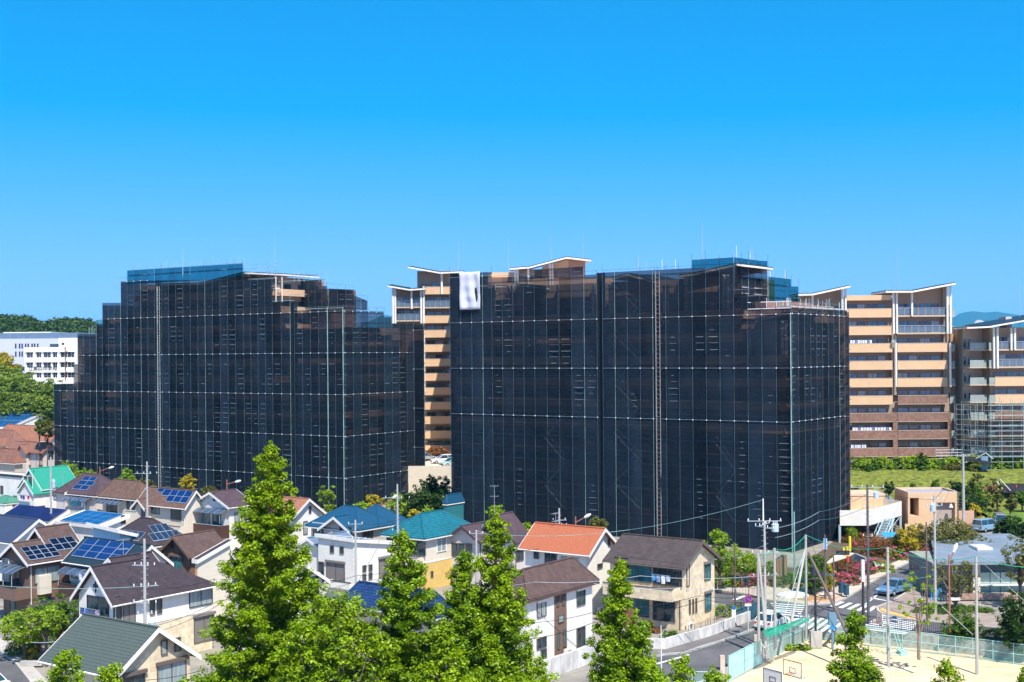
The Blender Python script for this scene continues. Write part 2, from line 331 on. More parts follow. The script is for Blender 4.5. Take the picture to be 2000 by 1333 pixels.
# ---------------------------------------------------------------- houses
NU = 36.0
class House:
    """root empty stands on the ground under the near eave corner; local x runs right-and-back, local y left-and-back"""
    def __init__(s, name, label, cat, M, he, xl, xr, nu=NU, ov=.5, W=None, D=None, base=0, group=None):
        s.o = G(M[0], M[1], he); s.he = he - base; s.ov = ov; s.base = base
        a = R(90 - nu); s.vx = Vector((math.cos(a), math.sin(a), 0)); s.vy = Vector((-math.sin(a), math.cos(a), 0))
        def solve(v, px):
            k = ray(px, HY)[0]; k = (px - 1000) / F
            return (k * s.o.y - s.o.x) / (v.x - k * v.y)
        s.W = W or solve(s.vx, xr); s.D = D or solve(s.vy, xl)
        s.root = thing(name, label, cat, (s.o.x, s.o.y, base), a, group)
    def loc(s, x, y, z): return s.o * 1 - Vector((0, 0, s.o.z)) + s.vx * x + s.vy * y + Vector((0, 0, z + s.base))
    def hit(s, face, px, py, off=0):
        a, b = ray(px, py); d = Vector((a, 1, b)); o = Vector((0, 0, HC)) - Vector((s.o.x, s.o.y, s.base))
        L = lambda v: Vector((v.dot(s.vx), v.dot(s.vy), v.z))
        o, d = L(o), L(d); k = 1 if face == 'R' else 0; pl = s.ov + off
        t = (pl - o[k]) / d[k]; p = o + d * t
        return (p.x if face == 'R' else p.y), p.z
    def zat(s, x, y, py_px=None): pass
    def apex(s, axis, ay):
        p = s.loc(s.W / 2, 0, 0) if axis == 'y' else s.loc(0, s.D / 2, 0)
        x = p.x / p.y * F + 1000
        h = HC + ray(x, ay)[1] * p.y - s.base
        return h - s.he
    def body(s, axis, rise, wall, roof, rect=None, he=None, trim=None, ov=None, gut=True, wallb=None, zsplit=None, z0=0, hipx=None):
        x0, x1, y0, y1 = rect or (0, s.W, 0, s.D); he = s.he if he is None else he; ov = s.ov if ov is None else ov; t = .16
        trim = trim or WHITE; b = MB(); r = MB(); tr = MB()
        w0, w1, v0, v1 = x0 + ov, x1 - ov, y0 + ov, y1 - ov
        if axis == 'y':
            sl = rise / ((x1 - x0) / 2); zw = he + sl * ov - t; zr = he + rise - t; xm = (x0 + x1) / 2
            sec = [(w0, z0), (w1, z0), (w1, zw), (xm, zr), (w0, zw)]
            b.prism([(p[0], v0, p[1]) for p in sec], (0, v1 - v0, 0))
            for (xe, m) in ((x0, 0), (x1, 0)):
                r.slab([(xe, y0, he), (xm, y0, he + rise), (xm, y1, he + rise), (xe, y1, he)] if xe == x0 else [(xm, y0, he + rise), (xe, y0, he), (xe, y1, he), (xm, y1, he + rise)], t)
            for ye in (y0 - .04, y1 + .01):
                if ye > y0: tr.build('bargeboard', trim, s.root); tr = MB()
                for xe in (x0, x1): tr.prism([(xe, ye, he - .3), (xe, ye, he + .03), (xm, ye, he + rise + .05), (xm, ye, he + rise - .28)], (0, .03, 0))
        elif axis == 'x':
            sl = rise / ((y1 - y0) / 2); zw = he + sl * ov - t; zr = he + rise - t; ym = (y0 + y1) / 2
            sec = [(v0, z0), (v1, z0), (v1, zw), (ym, zr), (v0, zw)]
            if hipx is None: b.prism([(w0, p[0], p[1]) for p in sec], (w1 - w0, 0, 0))
            else: b.prism([(w0, p[0], p[1]) for p in sec], (hipx - w0 - .2, 0, 0)); b.box(hipx - .2, v0, z0, w1, v1, he - t)
            hx = x1 if hipx is None else hipx
            r.slab([(x0, y0, he), (x1, y0, he), (hx, ym, he + rise), (x0, ym, he + rise)], t); r.slab([(x0, ym, he + rise), (hx, ym, he + rise), (x1, y1, he), (x0, y1, he)], t)
            if hipx is not None: r.slab([(x1, y0, he), (x1, y1, he), (hx, ym + .01, he + rise), (hx, ym - .01, he + rise)], t)
            for xe in ([x0 - .04] if hipx is not None else [x0 - .04, x1 + .01]):
                if xe > x0: tr.build('bargeboard', trim, s.root); tr = MB()
                for ye in (y0, y1): tr.prism([(xe, ye, he - .3), (xe, ye, he + .03), (xe, ym, he + rise + .05), (xe, ym, he + rise - .28)], (.03, 0, 0))
            gut = gut
        elif axis == 'hip':
            wx, wy = x1 - x0, y1 - y0; k = min(wx, wy) / 2 * .98; s.k = k; sl = rise / k; zw = he - t
            b.box(w0, v0, z0, w1, v1, zw)
            if wx >= wy: A, B = (x0 + k, (y0 + y1) / 2, he + rise), (x1 - k, (y0 + y1) / 2, he + rise)
            else: A, B = ((x0 + x1) / 2, y0 + k, he + rise), ((x0 + x1) / 2, y1 - k, he + rise)
            c = [(x0, y0, he), (x1, y0, he), (x1, y1, he), (x0, y1, he)]
            fs = [(0, 1, 5, 4), (1, 2, 5), (2, 3, 4, 5), (3, 0, 4)] if wx >= wy else [(0, 1, 4), (1, 2, 5, 4), (2, 3, 5), (3, 0, 4, 5)]
            r.add(c + [A, B] + [(p[0], p[1], he - t) for p in c], fs + [(0, 3, 2, 1)] and fs + [(6, 9, 8, 7)] + [(i, i + 6, (i + 1) % 4 + 6, (i + 1) % 4) for i in range(4)])
            tr.box(x0 - .03, y0 - .03, he - t - .12, x1 + .03, y0 + .05, he - t); tr.box(x0 - .03, y0 + .05, he - t - .12, x0 + .05, y1 + .03, he - t)
            rc = MB()
            for (p, q) in ((c[0], A), (c[1], B if wx >= wy else A), (c[3], A if wx >= wy else B), (A, B)):
                rc.cyl(Vector(p) + Vector((0, 0, .02)), Vector(q) + Vector((0, 0, .03)), .09, .09, 5)
            rc.build('ridge_cap', roof, s.root)
        elif axis == 'shed':     # rise: corner heights added at (x0,y0),(x1,y0),(x1,y1),(x0,y1)
            a = rise; b.add([(w0, v0, z0), (w1, v0, z0), (w1, v1, z0), (w0, v1, z0)] + [(p[0], p[1], he + a[i] - t - .02) for i, p in enumerate([(w0, v0), (w1, v0), (w1, v1), (w0, v1)])],
                            [(0, 3, 2, 1), (4, 5, 6, 7), (0, 1, 5, 4), (1, 2, 6, 5), (2, 3, 7, 6), (3, 0, 4, 7)])
            P = [(x0, y0, he + a[0]), (x1, y0, he + a[1]), (x1, y1, he + a[2]), (x0, y1, he + a[3])]
            r.slab(P, t)
            for i in range(4):
                p, q = Vector(P[i]), Vector(P[(i + 1) % 4]); nn = Vector((q.y - p.y, p.x - q.x, 0)).normalized() * .05
                tr.prism([p + Vector((0, 0, .06)), q + Vector((0, 0, .06)), q - Vector((0, 0, .32)), p - Vector((0, 0, .32))], nn)
        w = b.build('wall', wall, s.root)
        if wallb: # lower storey cladding stands 3 mm proud
            q = MB(); q.box(w0 - .02, v0 - .02, z0, w1 + .02, v1 + .02, zsplit); q.build('lower_wall', wallb, s.root)
            q = MB(); q.box(w0 - .05, v0 - .05, zsplit, w1 + .05, v1 + .05, zsplit + .12); q.build('string_course', trim, s.root)
        ro = r.build('roof', roof, s.root)
        if axis in ('x', 'y'):
            q = MB(); xm, ym = (x0 + x1) / 2, (y0 + y1) / 2; e = (x1 if hipx is None else hipx)
            q.tube([(xm, y0, he + rise + .02), (xm, y1, he + rise + .02)] if axis == 'y' else [(x0, ym, he + rise + .02), (e, ym, he + rise + .02)], .10, 6); q.build('ridge_cap', roof, s.root)
        if axis == 'shed' or axis != 'shed': tr.build('bargeboard' if axis in 'xy' else 'fascia', trim, s.root)
        if gut and axis in ('x', 'y'):
            g = MB()
            if axis == 'y': g.cyl((x0 - .06, y0, he - .1), (x0 - .06, y1, he - .1), .07, .07, 6); g.cyl((x0 + ov - .05, y0 + ov + .15, 0), (x0 + ov - .05, y0 + ov + .15, he - .1), .04)
            else: g.cyl((x0, y0 - .06, he - .1), (x1, y0 - .06, he - .1), .07, .07, 6); g.cyl((x0 + ov + .15, y0 + ov - .05, 0), (x0 + ov + .15, y0 + ov - .05, he - .1), .04)
            g.build('gutter', trim, s.root)
        s.last = (axis, rise, x0, x1, y0, y1, he); return w
    def rect(s, face, px0, py0, px1, py1, off=0):
        a0, z0 = s.hit(face, px0, py1, off); a1, z1 = s.hit(face, px1, py0, off)
        a0, a1 = sorted((a0, a1)); return a0, min(z0, z1), a1, max(z0, z1)
    def B(s, b, face, a0, z0, a1, z1, d0, d1, mi=0):
        o = s.ov
        if face == 'R': b.box(a0, o - d1, z0, a1, o - d0, z1, mi)
        else: b.box(o - d1, a0, z0, o - d0, a1, z1, mi)
    def win(s, face, cx, cy, w, h, glass=None, frame=None, hood=False, off=0, name='window', mull=True, shutter=False):
        a, z = s.hit(face, cx, cy, off); a0, a1, z0, z1 = a - w / 2, a + w / 2, z - h / 2, z + h / 2
        frame = frame or BRONZE; b = MB(); t = .06; o = -off
        s.B(b, face, a0, z0, a1, z0 + t, o, o + .09); s.B(b, face, a0, z1 - t, a1, z1, o, o + .09)
        s.B(b, face, a0, z0 + t, a0 + t, z1 - t, o, o + .09); s.B(b, face, a1 - t, z0 + t, a1, z1 - t, o, o + .09)
        if mull and w > .9: s.B(b, face, a - .03, z0 + t, a + .03, z1 - t, o, o + .07)
        f = b.build(name, frame, s.root)
        g = MB(); s.B(g, face, a0 + t, z0 + t, a1 - t, z1 - t, o - .02, o + .03)
        g.build('shutter' if shutter else 'pane', SHUT if shutter else (glass or random.choice((GLASS, GLASS, TEALG, CURT))), f)
        if hood: q = MB(); s.B(q, face, a0 - .08, z1, a1 + .08, z1 + .22, o, o + .22); q.build('shutter_box', hood if hood is not True else SHUT, f)
        return f
    def balcony(s, face, a0, a1, z0, z1, d, m, rail=None, side=True):
        b = MB(); t = .12; s.B(b, face, a0, z0, a1, z1, d - t, d)
        s.B(b, face, a0, z0, a0 + t, z1, 0, d - t); s.B(b, face, a1 - t, z0, a1, z1, 0, d - t); s.B(b, face, a0 + t, z0, a1 - t, z0 + .15, 0, d - t)
        p = b.build('balcony', m, s.root)
        q = MB(); s.B(q, face, a0 - .03, z1, a1 + .03, z1 + .05, d - t - .04, d + .04); q.build('coping', rail or ALU, p)
        return p
    def awning(s, face, a0, a1, z, d, drop=.5, m=None, n=5):
        b = MB(); st = 5; o = s.ov; pts = []
        for i in range(st + 1):
            u = i / st; pts.append((d * u, z - drop * u ** 2))
        fr = MB()
        for i in range(st):
            (p0, h0), (p1, h1) = pts[i], pts[i + 1]
            if face == 'R': b.slab([(a0, o - p1, h1), (a1, o - p1, h1), (a1, o - p0, h0), (a0, o - p0, h0)], .03)
            else: b.slab([(o - p1, a1, h1), (o - p1, a0, h1), (o - p0, a0, h0), (o - p0, a1, h0)], .03)
            for k in range(n + 1):
                a = a0 + (a1 - a0) * k / n
                P = [(a, o - p0, h0 + .03), (a, o - p1, h1 + .03)] if face == 'R' else [(o - p0, a, h0 + .03), (o - p1, a, h1 + .03)]
                fr.cyl(P[0], P[1], .025, .025, 4)
        for a in (a0 + .1, a1 - .1):
            P = [(a, o - d + .1, z - drop - 1.2), (a, o - d + .1, z - drop)] if face == 'R' else [(o - d + .1, a, z - drop - 1.2), (o - d + .1, a, z - drop)]
            fr.cyl(P[0], P[1], .04, .04, 6)
        p = b.build('awning', m or mat('awning_sheet', (.07, .11, .17), .25, .3, 1, spec=.5, alpha=.85), s.root); fr.build('awning_frame', ALU, p)
        return p
    def solar(s, slope, a0, a1, b0, b1, nx, ny, m=None, gap=.05, skip=()):
        axis, rise, x0, x1, y0, y1, he = s.last; m = m or SOLB
        for i in range(nx):
            for j in range(ny):
                if (i, j) in skip: continue
                u0, u1 = a0 + (a1 - a0) * i / nx, a0 + (a1 - a0) * (i + 1) / nx; v0, v1 = b0 + (b1 - b0) * j / ny, b0 + (b1 - b0) * (j + 1) / ny
                def P(u, v, h):
                    if slope == 'F': xm = (x0 + x1) / 2; return Vector((x0 + (xm - x0) * v, y0 + (y1 - y0) * u, he + rise * v + h))
                    if slope == 'R': ym = (y0 + y1) / 2; return Vector((x0 + (x1 - x0) * u, y0 + (ym - y0) * v, he + rise * v + h))
                    a = rise; return Vector((x0 + (x1 - x0) * u, y0 + (y1 - y0) * v, he + (a[0] * (1 - u) + a[1] * u) * (1 - v) + (a[3] * (1 - u) + a[2] * u) * v + h))
                c = [P(u0, v0, .14), P(u1, v0, .14), P(u1, v1, .14), P(u0, v1, .14)]
                if slope == 'F': c = c[::-1]
                ct = sum(c, Vector()) / 4; f = MB(); f.slab(c, .06); p = f.build('solar_panel', SOLFR, s.root)
                sh = lambda q: q + (ct - q).normalized() * gap + Vector((0, 0, .012))
                g = MB(); g.slab([sh(q) for q in c], .02); g.build('cell_sheet', m, p)
    def mini(s, face, ac, w, zc): pass
    def antenna(s, x, y, z, h=2.2):
        b = MB(); b.cyl((x, y, z), (x, y, z + h), .03, .02, 6)
        for (zz, L) in ((h * .95, 1.2), (h * .6, .9)):
            b.cyl((x - L / 2, y, z + zz), (x + L / 2, y, z + zz), .018, .018, 4)
            for i in range(6): q = x - L / 2 + L * i / 5; b.cyl((q, y - .28, z + zz), (q, y + .28, z + zz), .012, .012, 4)
        b.build('antenna', ALU, s.root)
    def acunit(s, face, a, z=0, d=.5):
        b = MB(); s.B(b, face, a - .4, z, a + .4, z + .6, d - .3, d); f = b.build('condenser', WHITE, s.root)
        q = MB(); s.B(q, face, a - .25, z + .08, a + .2, z + .5, d, d + .02); q.build('fan_grille', SHUT, f)
def laundry(h, face, a0, a1, z, d, label, cols):
    """clothes on a rod; stands on the house's balcony, so a thing of its own"""
    t = thing('laundry', label, 'laundry', h.root.location, h.root.rotation_euler.z)
    b = MB(); h.B(b, face, a0, z, a1, z + .04, d, d + .04); b.build('rod', ALU, t); n = len(cols); o = h.ov
    for i, c in enumerate(cols):
        a = a0 + (a1 - a0) * (i + .5) / n; w = (a1 - a0) / n * .38; g = MB(); L = .5 + .35 * ((i * 37) % 10) / 10
        P = (lambda a, z, e: (a, o - d - e, z)) if face == 'R' else (lambda a, z, e: (o - d - e, a, z))
        vs = [P(a - w, z, .0), P(a + w, z, .0), P(a + w * .9, z - L * .5, .05), P(a + w, z - L, .0), P(a - w, z - L, .04), P(a - w * .9, z - L * .5, -.04)]
        dv = (.0, .03, 0) if face == 'R' else (.03, 0, 0); g.prism(vs, dv)
        g.build('garment', mat('cloth_%02d%02d%02d' % tuple(int(q * 99) for q in c), c, .9, .1, 3), t)
    return t
# ---------------------------------------------------------------- the houses
def house_list():
    # -- cream brick house by the crossing
    h = House('brick_house', 'cream brick two storey house with taupe gable roof beside the playground road junction', 'house', (1335, 1111), 5.7, 1174, 1406)
    h.body('y', h.apex('y', 1057), CREAM, R_GREY, trim=BRONZE)
    h.win('R', 1381, 1117, 1.25, 1.55, TEALG, hood=True); h.win('R', 1382, 1176, 1.25, 1.7, TEALG, hood=True)
    h.win('R', 1343, 1124, .55, 2.0, BEIGE, mull=False)
    for x, y in ((1346.5, 1185.5), (1353, 1184.5), (1359, 1182.5)): h.win('R', x, y, .26, 1.35, GLASS)
    h.win('F', 1245, 1117, 3.0, 1.9, TEALG); h.win('F', 1304, 1124, 3.0, 2.0, GLASS); h.win('F', 1215, 1108, 1.6, 1.9, GLASS)
    h.win('F', 1247, 1180, 2.3, 2.3, TEALG); h.win('F', 1297, 1190, 2.3, 2.2, GLASS)
    a0, z0, a1, z1 = h.rect('F', 1175, 1130, 1322, 1176, off=-1.5); h.balcony('F', .6, h.D - .6, 2.75, 3.85, 1.5, CREAM, BRONZE)
    b = MB()
    for i in range(7): h.B(b, 'F', h.D - 4.4, .35 + i * .22, h.D - 2.2, .5 + i * .22, 1.9, 1.95)
    for a in (h.D - 4.4, h.D - 3.3, h.D - 2.25): h.B(b, 'F', a, 0, a + .1, 2.0, 1.83, 1.9)
    b.build('wooden_screen', mat('red_wood', (.34, .12, .06), .7, .2, 6), h.root)
    h.acunit('R', 1.4); laundry(h, 'F', 1.0, 3.0, 5.0, 1.1, 'blue and white washing on the balcony of the cream brick house', [(.5, .6, .75), (.75, .75, .8), (.2, .3, .5), (.05, .3, .6)])
    # -- orange roof house
    h = House('gabled_house', 'white house with bright orange roof behind the white house with brown centre strip', 'house', (1151, 1085), 5.9, 1009, 1211)
    h.body('y', h.apex('y', 1033), WSID, R_ORG)
    h.win('R', 1188.5, 1056, .35, 1.1, GLASS); h.win('R', 1171, 1106, .9, .5, GLASS, name='window')
    h.win('F', 1113, 1101, 2.2, 1.5, CURT, frame=WHITE, hood=WHITE); h.win('F', 1076, 1095, 1.4, 1.7, GLASS); h.win('F', 1048, 1084, .6, .8, GLASS)
    h.balcony('F', .6, h.D - .6, 2.5, 3.7, 1.1, OFFW, WHITE); h.antenna(h.W / 2, h.D * .7, h.he + 1.2)
    h.acunit('R', 2.2)
    # -- white house with brown strip
    h = House('hip_house', 'white house with brown centre strip and hip roof above the pale retaining wall', 'house', (1032, 1172), 5.8, 962, 1167, ov=.45)
    h.body('hip', 2.0, WHITE, R_BR, trim=R_BR)
    a0, z0, a1, z1 = h.rect('R', 1083, 1160, 1106, 1290); q = MB(); h.B(q, 'R', a0, 0, a1, h.he - .2, 0, .03); q.build('centre_cladding', BRWALL, h.root)
    for x, y, w, hh in ((1057, 1191, 1.3, 1.2), (1134, 1168, 1.3, 1.3)): h.win('R', x, y, w, hh, random.choice((GLASS, CURT)), hood=WHITE)
    for x, y, w, hh in ((1089, 1171, .32, 1.1), (1100, 1168.5, .32, 1.1), (1090, 1251, .32, 1.4), (1102, 1246, .32, 1.4)): h.win('R', x, y, w, hh, TEALG, off=-.03)
    h.win('R', 1095, 1208, .8, .65, CURT, off=-.03); h.win('R', 1134, 1252, 1.3, 2.3, GLASS, BRONZE); h.win('R', 1057, 1256, 1.35, .9, GLASS); h.win('R', 1061, 1279, .8, .9, GLASS)
    h.win('F', 1012, 1190, 1.0, 1.2, GLASS); h.acunit('R', 5.4, .35, .7); h.acunit('R', 1.0, .2, .7)
    # -- navy glazed roof
    h = House('hip_house', 'low house with navy blue glazed tile roof between the tall conifers', 'house', (853, 1206), 3.6, 655, 890)
    h.body('hip', 1.75, BEIGE, R_NAVY)
    # -- white shed roofed house
    h = House('modern_house', 'white box house with single pitch roof and grey roller shutter', 'house', (691, 1054), 6.3, 612, 768, ov=.25)
    h.body('shed', (0, -1.0, -1.0, .15), WSID, R_LSL, he=6.3)
    h.win('F', 628, 1118, .8, 2.2, GLASS); h.win('F', 656, 1120, 2.6, 2.2, shutter=True, hood=True); h.win('F', 649, 1073, .55, .75, GLASS); h.win('F', 668, 1075, .55, .75, GLASS)
    for x, y in ((711, 1111), (723, 1109.5), (711, 1128), (723, 1125.5)): h.win('R', x, y, .55, .7, GLASS)
    h.win('R', 750, 1109, 1.7, 2.0, shutter=True, hood=True); h.balcony('F', h.D * .02, h.D * .6, 1.2, 1.9, .8, WSID, DKW)
    h.body('x', 1.2, WSID, R_LSL, rect=(.6, 6.6, h.D - .5, h.D + 4.0), he=4.6, gut=False)
    # -- low white gable left of it, behind the big conifer
    h = House('gabled_house', 'white house end with one dark framed window right of the tallest conifer', 'house', (528, 1158), 5.6, 440, 641)
    h.body('y', h.apex('y', 1097), WHITE, R_SLATE); h.win('R', 609, 1147, 1.5, 1.9, TEALG, DKW, hood=WHITE)
    # -- blue hip roof
    h = House('hip_house', 'grey house with broad cobalt blue hip roof and small white front gable', 'house', (697, 1036), 5.7, 593, 797)
    h.body('hip', 2.1, BEIGE, R_BLUE, rect=(0, h.W * .72, 0, h.D)); h.body('hip', 2.0, BEIGE, R_BLUE, rect=(h.W * .40, h.W * 1.04, .02, h.D * .72))
    k = 1.55 * 2; c = 3.0; h.body('x', 1.5, BEIGE, R_BLUE, rect=(-.5, 3.4, c - 2.4, c + 2.6), he=5.5, gut=False)
    h.win('F', 627, 1038, 2.6, 1.9, TEALG, WHITE); h.win('F', 650, 1040, 1.1, 2.0, GLASS, WHITE); h.win('F', 676, 1043, 1.9, 1.7, GLASS, off=-.5)
    h.balcony('F', .5, h.D - .7, 2.6, 3.7, 1.3, LILAC, BRONZE)
    for x in (711, 718, 725): h.win('R', x, 1044 - (x - 711) * .2, .5, 2.0, GLASS)
    # -- teal tile roof
    h = House('hip_house', 'yellow and cream house with teal glazed hip roof', 'house', (829, 1052), 5.7, 741, 934)
    h.body('hip', 2.1, OFFW, R_TEAL, wallb=YELL, zsplit=2.9)
    h.win('R', 862, 1064, 1.6, 1.5, CURT, WHITE, hood=BRONZE); h.win('F', 815, 1067, 2.4, 2.0, GLASS); h.win('F', 768, 1058, 1.8, 1.8, GLASS); h.win('R', 843, 1122, .4, .7, GLASS)
    h.balcony('F', .6, h.D - .6, 2.6, 3.6, 1.0, OFFW, ALU)
    # -- maroon gables
    h = House('gabled_house', 'pale house with steep plum roof and small attic window, behind the conifer tips', 'house', (1007, 1061), 4.9, 921, 1040)
    h.body('x', h.apex('x', 1007), LILAC, R_PUR, trim=R_PUR); h.win('F', 944, 1030, .7, 1.1, CURT); h.win('F', 956, 1032, .7, 1.1, CURT)
    h.win('R', 1015, 1085, 1.3, 1.2, GLASS)
    h = House('gabled_house', 'beige house with lower plum gable and three upstairs windows beside the teal roofed house', 'house', (938, 1060), 5.0, 862, 985)
    h.body('x', h.apex('x', 1028), LILAC, R_PUR, trim=R_PUR)
    for x in (889, 902, 916): h.win('F', x, 1074 + (x - 889) * .06, .85, 1.5, GLASS)
    h.balcony('F', .8, 3.4, 2.2, 3.2, .8, LILAC, DKW)
    # -- white gable, salmon roof
    h = House('gabled_house', 'white house with salmon tiled roof right of the tallest conifer', 'house', (566, 1018), 5.6, 470, 640)
    h.body('y', h.apex('y', 975), WHITE, R_TER); h.win('R', 605, 996, .4, .9, GLASS); h.win('R', 596, 1031, .7, 1.6, CURT)
    # -- white gable, aubergine roof, brown balcony
    h = House('gabled_house', 'white gabled house with aubergine roof and dark brown balcony under a blue awning', 'house', (447, 992), 5.9, 369, 497)
    h.body('x', h.apex('x', 962), WHITE, R_PUR)
    h.win('F', 419, 971, .45, 1.1, GLASS); h.win('F', 398, 1014, 2.3, 1.9, CURT); h.win('F', 424, 1016, 1.6, 1.9, TEALG); h.win('R', 463, 1012, .9, 1.4, CURT)
    h.balcony('F', .5, h.D - 1.0, 2.0, 3.6, 1.4, DKBR, ALU); h.awning('F', .6, h.D - 1.0, 5.6, 1.5)
    h.win('F', 388, 1042, 1.4, 1.8, GLASS)
    # -- solar house in the middle of the left group
    h = House('gabled_house', 'cream house with brown roof and stepped blue solar array behind the grey pole', 'house', (361, 994), 5.7, 262, 404)
    h.body('y', h.apex('y', 959), OFFW, R_BR2, ov=.5)
    h.solar('F', .03, .45, .25, .9, 3, 2); h.solar('F', .45, .6, .55, .9, 1, 1); h.solar('F', .6, .73, .72, .9, 1, 1)
    h.body('x', 1.2, OFFW, R_BR2, rect=(-1.0, 3.0, h.D - 3.2, h.D - .2), he=5.3, gut=False)
    h.win('R', 394, 971, .55, 1.0, GLASS); h.win('F', 344, 1002, 2.0, 1.9, GLASS); h.win('F', 304, 997, 1.6, 1.0, CURT)
    h.win('F', 280, 998, .7, 1.8, GLASS, off=-1.0); h.balcony('F', .4, h.D - 3.4, 2.3, 3.4, 1.0, OFFW, BRONZE)
    h = House('hip_house', 'cream house with plain brown hip roof beside the grey utility pole', 'house', (269, 976), 5.6, 188, 306)
    h.body('hip', 2.3, OFFW, R_BR2); h.awning('F', h.D * .35, h.D - .6, 5.2, 1.4, m=mat('smoke_sheet', (.06, .08, .12), .2, .2, 1, spec=.8)); h.win('F', 256, 985, 2.2, 1.8, GLASS, WHITE)
    h.win('F', 219, 990, 2.4, 1.6, GLASS); h.balcony('F', h.D * .35, h.D - .6, 2.3, 3.3, 1.3, OFFW, ALU)
    # -- purple roof with three blue strips
    h = House('hip_house', 'mauve roofed house with three rows of bright blue solar panels', 'house', (184, 968), 5.6, 103, 252)
    h.body('hip', 2.6, LILAC, R_PUR, wallb=BEIGE, zsplit=2.8); kk = h.k
    h.body('y', .5, LILAC, R_PUR, rect=(-.3, h.W * .5, h.D - 3.0, h.D + .2), he=5.6, gut=False)
    h.last = ('y', 2.6, 0, 2 * kk, 0, h.D, h.he)
    h.solar('F', .26, .62, .18, .36, 2, 1); h.solar('F', .22, .60, .40, .58, 2, 1); h.solar('F', .26, .58, .62, .80, 2, 1)
    h.awning('F', 1.0, h.D - 3.4, 5.2, 1.4); h.win('F', 151, 974, 3.6, 1.8, GLASS); h.win('F', 110, 965, 1.2, 2.0, CURT); h.win('R', 222, 950, .7, 1.1, GLASS)
    h.balcony('F', .8, h.D - 3.2, 2.3, 3.3, 1.3, LILAC, ALU)
    laundry(h, 'F', 1.5, h.D - 4.0, 4.6, .7, 'blue and turquoise washing under the awning of the mauve roofed house', [(.1, .15, .3), (.6, .65, .7), (.12, .25, .5), (.05, .5, .55), (.05, .5, .5), (.3, .35, .4)])
    h.antenna(.5, h.D - 1.5, h.he + .8)
    # -- jade roof
    h = House('gabled_house', 'white house with jade green roof and dark balcony, washing hung under its lower gable', 'house', (82, 957), 5.4, 30, 155)
    h.body('x', h.apex('x', 916), WHITE, R_JADE)
    h.body('x', 2.0, WHITE, R_JADE, rect=(-1.6, 3.0, -.2, 4.2), he=4.9, gut=False, ov=.3)
    h.win('F', 55, 944, 2.4, 2.2, GLASS, WHITE, off=-1.6); h.win('F', 44, 958, .9, 2.0, CURT); h.balcony('F', 0, 4.4, 1.9, 3.0, 2.6, DKBR, DKW)
    h.win('F', 66, 925, .4, .8, GLASS)
    laundry(h, 'F', .6, 3.6, 4.6, 2.2, 'red, white and blue washing under the small gable of the jade roofed house', [(.6, .02, .05), (.7, .7, .75), (.05, .06, .3), (.1, .08, .3), (.7, .72, .75)])
    # -- white flat building at the left edge
    h = House('flat_roof_building', 'plain white flat roofed building with one small window at the left edge', 'building', (47, 930), 6.6, -60, 75, ov=.1)
    h.body('shed', (0, 0, 0, 0), WHITE, CONCL, he=6.6, trim=DKW); h.win('F', 4, 957, .8, 1.3, GLASS); h.win('F', 30, 974, .9, .9, CURT)
    h.body('hip', .9, WHITE, mat('sage_roof', (.06, .22, .15), .7, .08), rect=(-3.2, .2, .3, 4.6), he=2.6)
    # -- terracotta group
    h = House('gabled_house', 'cream half timbered house with brown roof and two small front gables, furthest left', 'house', (82, 885), 5.8, 8, 118)
    h.body('y', h.apex('y', 866), LILAC, R_TER2, trim=RUST)
    h.body('x', 1.8, LILAC, R_TER2, rect=(-.8, 3.5, h.D * .36, h.D * .36 + 3.6), he=5.5, trim=RUST, gut=False)
    for x, y in ((22, 889), (54, 892), (80, 891), (99, 889)): h.win('F' if x < 82 else 'R', x, y, 1.2, 1.7, GLASS)
    for x, y in ((33, 918), (56, 917), (80, 917)): h.win('F' , x, y, 1.4, 1.9, GLASS)
    q = MB(); [h.B(q, 'F', a, 0, a + .14, 5.6, 0, .05) for a in [i * 1.9 + .7 for i in range(8)]]; q.build('timbering', mat('pink_timber', (.45, .22, .18), .8, .1), h.root)
    h = House('hip_house', 'large house with pale terracotta hip roof behind the half timbered house', 'house', (70, 862), 5.6, -20, 112)
    h.body('hip', 3.4, LILAC, R_TER); h.body('y', 1.9, LILAC, R_TER, rect=(h.W * .35, h.W + 1.0, -1.6, 6), he=5.0, gut=False, trim=RUST)
    h = House('hip_house', 'terracotta roofed house with dormer gables at the left edge', 'house', (20, 872), 5.4, -60, 58)
    h.body('hip', 3.4, LILAC, R_TER2); h.body('x', 1.9, LILAC, R_TER2, rect=(-1.2, 4, h.D * .1, h.D * .1 + 4), he=5.4, gut=False, trim=RUST)
    h = House('hip_house', 'brown tiled house end in front of the terracotta houses', 'house', (28, 905), 4.9, -50, 50)
    h.body('hip', 2.6, BEIGE, R_TER2)
    # -- slate gable at left
    h = House('gabled_house', 'house with wide slate blue roof and long white bargeboard at the left edge', 'house', (22, 1062), 5.2, -210, 126)
    h.body('y', h.apex('y', 1015), WSID, R_SLATE); h.win('R', 88, 1030, .5, 1.0, DKW)
    # -- parallelogram solar roof
    h = House('modern_house', 'low pitched house covered by dark blue solar roofing beyond the slate roof', 'house', (97, 1023), 5.0, -6, 134, ov=.2)
    h.body('shed', (0, 1.3, 1.3, 0), WHITE, SLABM, he=5.0); h.last = ('shed', (0, 1.3, 1.3, 0), 0, h.W, 0, h.D, h.he); h.solar('S', .04, .96, .03, .97, 2, 7, mat('violet_cells', (.012, .014, .075), .3, .5, .4, spec=.35), gap=.01)
    # -- white shed roof, blue panels
    h = House('modern_house', 'white house with single slope roof fully covered in light blue solar panels', 'house', (197, 1029), 5.6, 105, 251, ov=.3)
    h.body('shed', (0, .9, .9, 0), WHITE, WHITE, he=5.6); h.last = ('shed', (0, .9, .9, 0), 0, h.W, 0, h.D, h.he)
